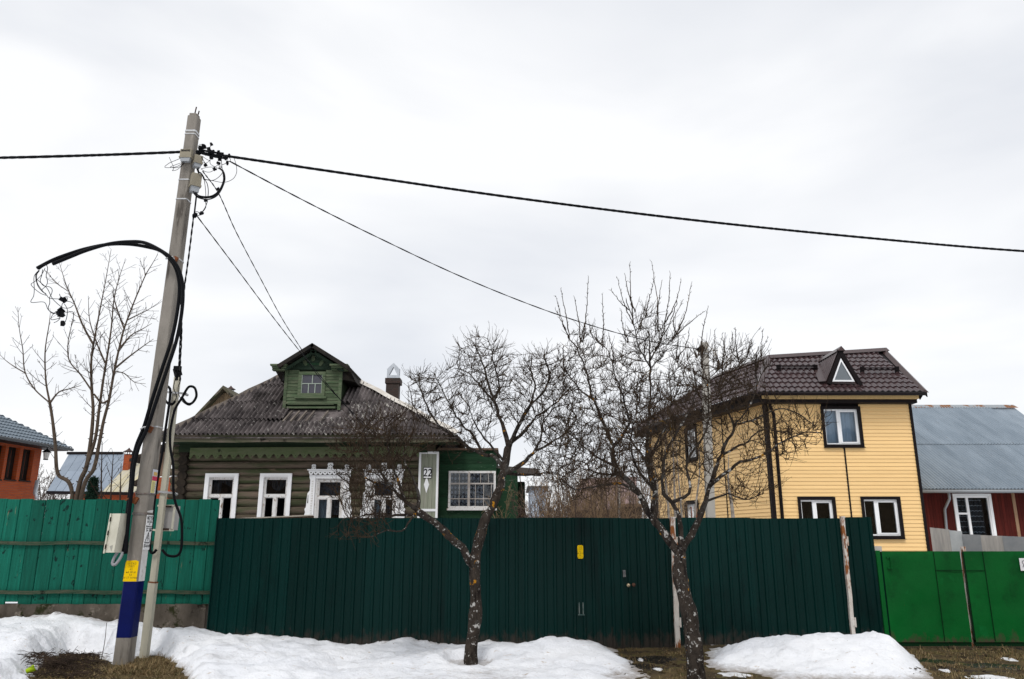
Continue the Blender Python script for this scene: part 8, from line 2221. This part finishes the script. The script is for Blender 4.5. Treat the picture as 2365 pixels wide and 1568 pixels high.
# brushwood tree in the gap (dense fine crown behind the big apple tree)
zz1 = P(1500, 980, 16.5)
grow_tree('plum_tree', 'dense dark bare tree behind the fence filling the gap before the yellow house', 'tree', Vector((P(1520, 1195, 16.5).x, 16.5, 0)), ([Vector((P(1520, 1195, 16.5).x, 16.5, -0.1)), P(1515, 1150, 16.5), P(1505, 1090, 16.5), P(1500, 1040, 16.5)], 0.07, 0.04),
          [([P(1503, 1080, 16.5), P(1460, 1020, 16.4), P(1430, 970, 16.3)], 0.035, 0.008), ([P(1502, 1060, 16.5), P(1540, 1000, 16.6), P(1580, 960, 16.6)], 0.035, 0.008), ([P(1500, 1040, 16.5), P(1505, 980, 16.7), P(1515, 930, 16.8)], 0.03, 0.008)],
          [((P(1500, 990, 16.5)), 1.25, 1.0, 0.6, 1100), ((P(1560, 960, 16.6)), 0.7, 0.8, 0.5, 400), ((P(1430, 1040, 16.4)), 0.8, 0.8, 0.5, 400), ((P(1400, 1110, 16.4)), 0.8, 0.8, 0.5, 300)], 44, 0.35, 0.085, 0.0036, 1000, (0.12, 0.40), mt_=m_fartw, dkill=0.15, dinf=0.7, bias=(0, 0, 0.3))

# ---- small spruce, fruit saplings and far trees on the left
def spruce(px_, ytop, ybot, Y, lab):
    a, b = P(px_, ybot, Y), P(px_, ytop, Y); base = Vector((a.x, Y, 0)); root = thing('spruce_tree', lab, 'tree', tuple(base)); r = np.random.default_rng(9)
    MB().tube([base, Vector((a.x, Y, b.z))], [0.06, 0.01], 6).build('trunk', m_smooth, root); A = []; B = []; H = b.z
    for z in np.arange(0.4, H - 0.05, 0.10):
        R_ = 0.06 + 0.40 * (1 - z / H)
        for k in range(11):
            t_ = r.uniform(0, 6.28); d = np.array([math.cos(t_), math.sin(t_), -0.18 + 0.25 * z / H]); l_ = R_ * r.uniform(0.7, 1.1); p0 = np.array([a.x, Y, z])
            for j in range(9):
                q = p0 + d * l_ * (j + 1) / 9; A.append(p0 + d * l_ * j / 9); B.append(q)
                for _ in range(7): A.append(q); B.append(q + (r.normal(0, 0.05, 3) + d * 0.03))
    A = np.array(A); B = np.array(B); rr = np.full(len(A), 0.009); V, Q = prisms(A, B, rr, rr * 0.5)
    o = link_mesh('crown', np_mesh('crown', V - np.array(base), Q, mat('spruce_needles', (0.012, 0.032, 0.02), (0.02, 0.045, 0.028), scale=3, rough=0.8)), root); o['kind'] = 'stuff'
spruce(206, 1098, 1190, 24.0, 'small dark green spruce behind the teal fence')
lab_f = 'thin bare fruit sapling behind the teal fence'
for k, (x0, x1, yt, Y) in enumerate([(232, 236, 1020, 22), (252, 262, 1045, 23), (275, 280, 1070, 24)]):
    a = P(x0, 1195, Y); b = P(x1, yt, Y); a2 = Vector((a.x, Y, 0))
    straight_tree('fruit_sapling', lab_f, 'tree', a2, [([a2, a, a.lerp(b, 0.5), b], 0.04, 0.008, 1.0, 'trunk')], 300 + k, Y, m_stwig, m_stwig, tipr=0.006, group='fruit saplings behind the teal fence', side=(0.18, 0.4))
lab_d = 'pale brown bare bush in the distance between brick house and grey roof'
for k, (px_, yt, Y) in enumerate([(98, 1085, 62), (118, 1095, 66), (86, 1100, 60)]):
    shrub('far_bush', lab_d, 'shrub', px_, yt, Y, 2.2, 14, 400 + k, m_fartw, 'distant bushes left of the grey roof', r0=0.05, tipr=0.016)
lab_w = 'bare tree of the distant wood beyond the houses'
for k, (px_, yt, Y) in enumerate([(1265, 1135, 75), (1300, 1118, 80), (1340, 1125, 78), (1385, 1112, 82), (1240, 1140, 85), (325, 1090, 60), (1440, 1118, 84)]):
    shrub('far_tree', lab_w, 'tree', px_, yt, Y, 3.0, 16, 430 + k, m_fartw, 'trees of the distant wood', r0=0.08, tipr=0.02)

# ================================================================== SMALL THINGS ON THE GROUND
def gpos(x, y, z=0.05):
    p = PZ(x, y, z)
    for _ in range(3):
        h = height_at(p.x, p.y); p = PZ(x, y, h[0] + max(h[1], 0.0))
    return p
c = gpos(66, 1557); t = thing('paper_cup', 'lime green paper cup lying in the dark twigs', 'cup', tuple(c))
ax = Vector((0.86, 0.25, 0.45)).normalized(); c0 = c + Vector((-0.03, 0, 0.03))
m_lime = mat('lime_paper', (0.36, 0.52, 0.01), (0.32, 0.47, 0.01), scale=5, rough=0.5)
MB().lathe([(0.026, 0.0), (0.028, 0.002), (0.040, 0.105), (0.0375, 0.104), (0.026, 0.008)], c0, 18, ax).build('body', m_lime, t, True)
MB().lathe([(0.0395, 0.102), (0.043, 0.104), (0.043, 0.109), (0.0395, 0.110)], c0, 18, ax).build('rim', m_paper, t, True)
c = gpos(351, 1437); mb = MB(); mb.lathe([(0.02, 0), (0.045, 0.02), (0.05, 0.05), (0.03, 0.08), (0.035, 0.1), (0.01, 0.12)], c + Vector((0, -0.1, 0.1)), 9, (0.2, -0.2, 1))
tag(mb.build('plastic_scrap', mat('yellow_plastic', (0.65, 0.52, 0.02), rough=0.4)), 'crumpled bright yellow plastic scrap behind the cream post foot', 'litter')
c = gpos(674 / 1.3776, 2122 / 1.3776); mb = MB(); mb.tube([c + Vector((-0.05, 0, 0.012)), c + Vector((0, 0.01, 0.02)), c + Vector((0.055, -0.01, 0.012))], [0.012, 0.016, 0.006], 6)
tag(mb.build('wrapper_scrap', mat('faded_wrapper', (0.62, 0.45, 0.10), rough=0.5)), 'small ochre wrapper lying in the slush right of the grass', 'litter')
def stick(pts, rr, lab):
    tag(MB().tube(catmull(pts, 5), np.linspace(rr, rr * 0.6, (len(pts) - 1) * 5 + 1).tolist(), 6).build('stick', m_stwig), lab, 'twig')
g1 = gpos(32, 1478); stick([g1 + Vector((0, 0, -0.05)), g1 + Vector((0.03, 0, 0.10)), g1 + Vector((0.06, 0, 0.23))], 0.006, 'short dark stick poking straight out of the snow bank')
g1 = gpos(74, 1445); stick([g1 + Vector((0, 0, -0.04)), g1 + Vector((-0.03, 0, 0.08)), g1 + Vector((-0.12, 0, 0.14))], 0.005, 'bent dry stem arching out of the snow bank')
for k, (x, y, h, lab) in enumerate(((234, 1525, 0.48, 'tall dead weed stalk standing left of the pole foot'), (322, 1510, 0.50, 'tall dead weed stalk standing right of the pole foot'))):
    g1 = gpos(x, y); stick([g1, g1 + Vector((0.01, 0.01, h * 0.5)), g1 + Vector((0.0, 0.02, h))], 0.006, lab)
# heap of dark twigs left of the pole
rr_ = np.random.default_rng(77); A = []; B = []; RA = []
for k in range(1500):
    x_, y_ = rr_.normal(150, 48), rr_.normal(1530, 24)
    if x_ < 75 or x_ > 245: continue
    g_ = gpos(x_, min(max(y_, 1518), 1566))
    if height_at(g_.x, g_.y)[1] > 0.02: continue
    p = np.array(g_); p[2] += rr_.uniform(0, 0.05); az = rr_.uniform(0, 6.28); d = np.array([math.cos(az), math.sin(az), rr_.normal(0.05, 0.15)]); L = rr_.uniform(0.06, 0.20); r0 = rr_.uniform(0.0018, 0.0042)
    for j in range(5):
        q = p + d * L / 5; A.append(p); B.append(q); RA.append(r0); p = q; d = d + rr_.normal(0, 0.22, 3); d[2] -= 0.08; d /= np.linalg.norm(d)
V, Q = prisms(np.array(A), np.array(B), np.array(RA), np.array(RA) * 0.9, 4)
tag(link_mesh('twig_heap', np_mesh('twig_heap', V, Q, mat('wet_dark_twig', (0.028, 0.02, 0.016), (0.06, 0.04, 0.028), scale=4, rough=0.8))), 'heap of dark wet twigs and stems at the edge of the snow', 'brushwood', kind='stuff')
# crumbs, leaves and clods strewn on the bare ground
cl_ = MB(); rr_ = random.Random(4)
for k in range(170):
    if k % 3 == 0: x_, y_ = rr_.uniform(2090, 2360), rr_.uniform(1510, 1566)
    elif k % 3 == 1: x_, y_ = rr_.uniform(1440, 1640), rr_.uniform(1512, 1560)
    else: x_, y_ = rr_.uniform(360, 470), rr_.uniform(1444, 1468)
    g1 = gpos(x_, y_); s = rr_.uniform(0.008, 0.03); a = rr_.uniform(0, 6)
    cl_.beam(g1 + Vector((-s * math.cos(a), -s * math.sin(a), 0.004)), g1 + Vector((s * math.cos(a), s * math.sin(a), 0.008 + s * 0.3)), s * 0.9, s * 0.5)
tag(cl_.build('soil_crumbs', m_ground), 'dark soil crumbs and dead leaves strewn over the bare ground', 'debris', kind='stuff')

# ================================================================== HOUSES ACROSS THE STREET (mirrored in the lower windows)
def plain_house(x0, x1, yf, depth, ze, zr, mw, mr, lab):
    t = thing('street_house', lab, 'house', ((x0 + x1) / 2, yf, 0)); xm_ = (x0 + x1) / 2
    o = MB().prism([(x0, yf, 0), (x1, yf, 0), (x1, yf, ze), (xm_, yf, zr), (x0, yf, ze)], (0, -depth, 0)).build('wall', mw, t)
    for sg in (x0 - 0.5, x1 + 0.5):
        zz = ze - 0.5 * (zr - ze) / ((x1 - x0) / 2); MB().prism([(sg, yf + 0.5, zz), (xm_, yf + 0.5, zr + 0.02), (xm_, yf + 0.5, zr + 0.2), (sg, yf + 0.5, zz + 0.18)], (0, -depth - 1, 0)).build('roof_slope', mr, t)
    for k in range(3):
        xc = x0 + (x1 - x0) * (k + 0.5) / 3
        w_ = MB(); w_.box(xc - 0.55, xc + 0.55, yf + 0.01, yf + 0.06, 1.2, 2.7); wo_ = w_.build('window', m_win_dk, t)
        for sx in (-0.26, 0.26): MB().box(xc + sx - 0.2, xc + sx + 0.2, yf + 0.062, yf + 0.07, 1.3, 2.6).build('pane', m_attglass, wo_)
plain_house(18, 31, -9.0, 11, 5.6, 9.4, m_plk, m_slate, 'dark plank house across the street mirrored in the lower yellow house windows')
plain_house(34, 46, -10.0, 9, 5.0, 8.8, m_oldwood, m_slate, 'brown plank house across the street mirrored in the lower red house window')
plain_house(-20, -8, -10.5, 9, 4.6, 8.2, m_oldwood, m_slate, 'brown plank house across the street opposite the teal fence')
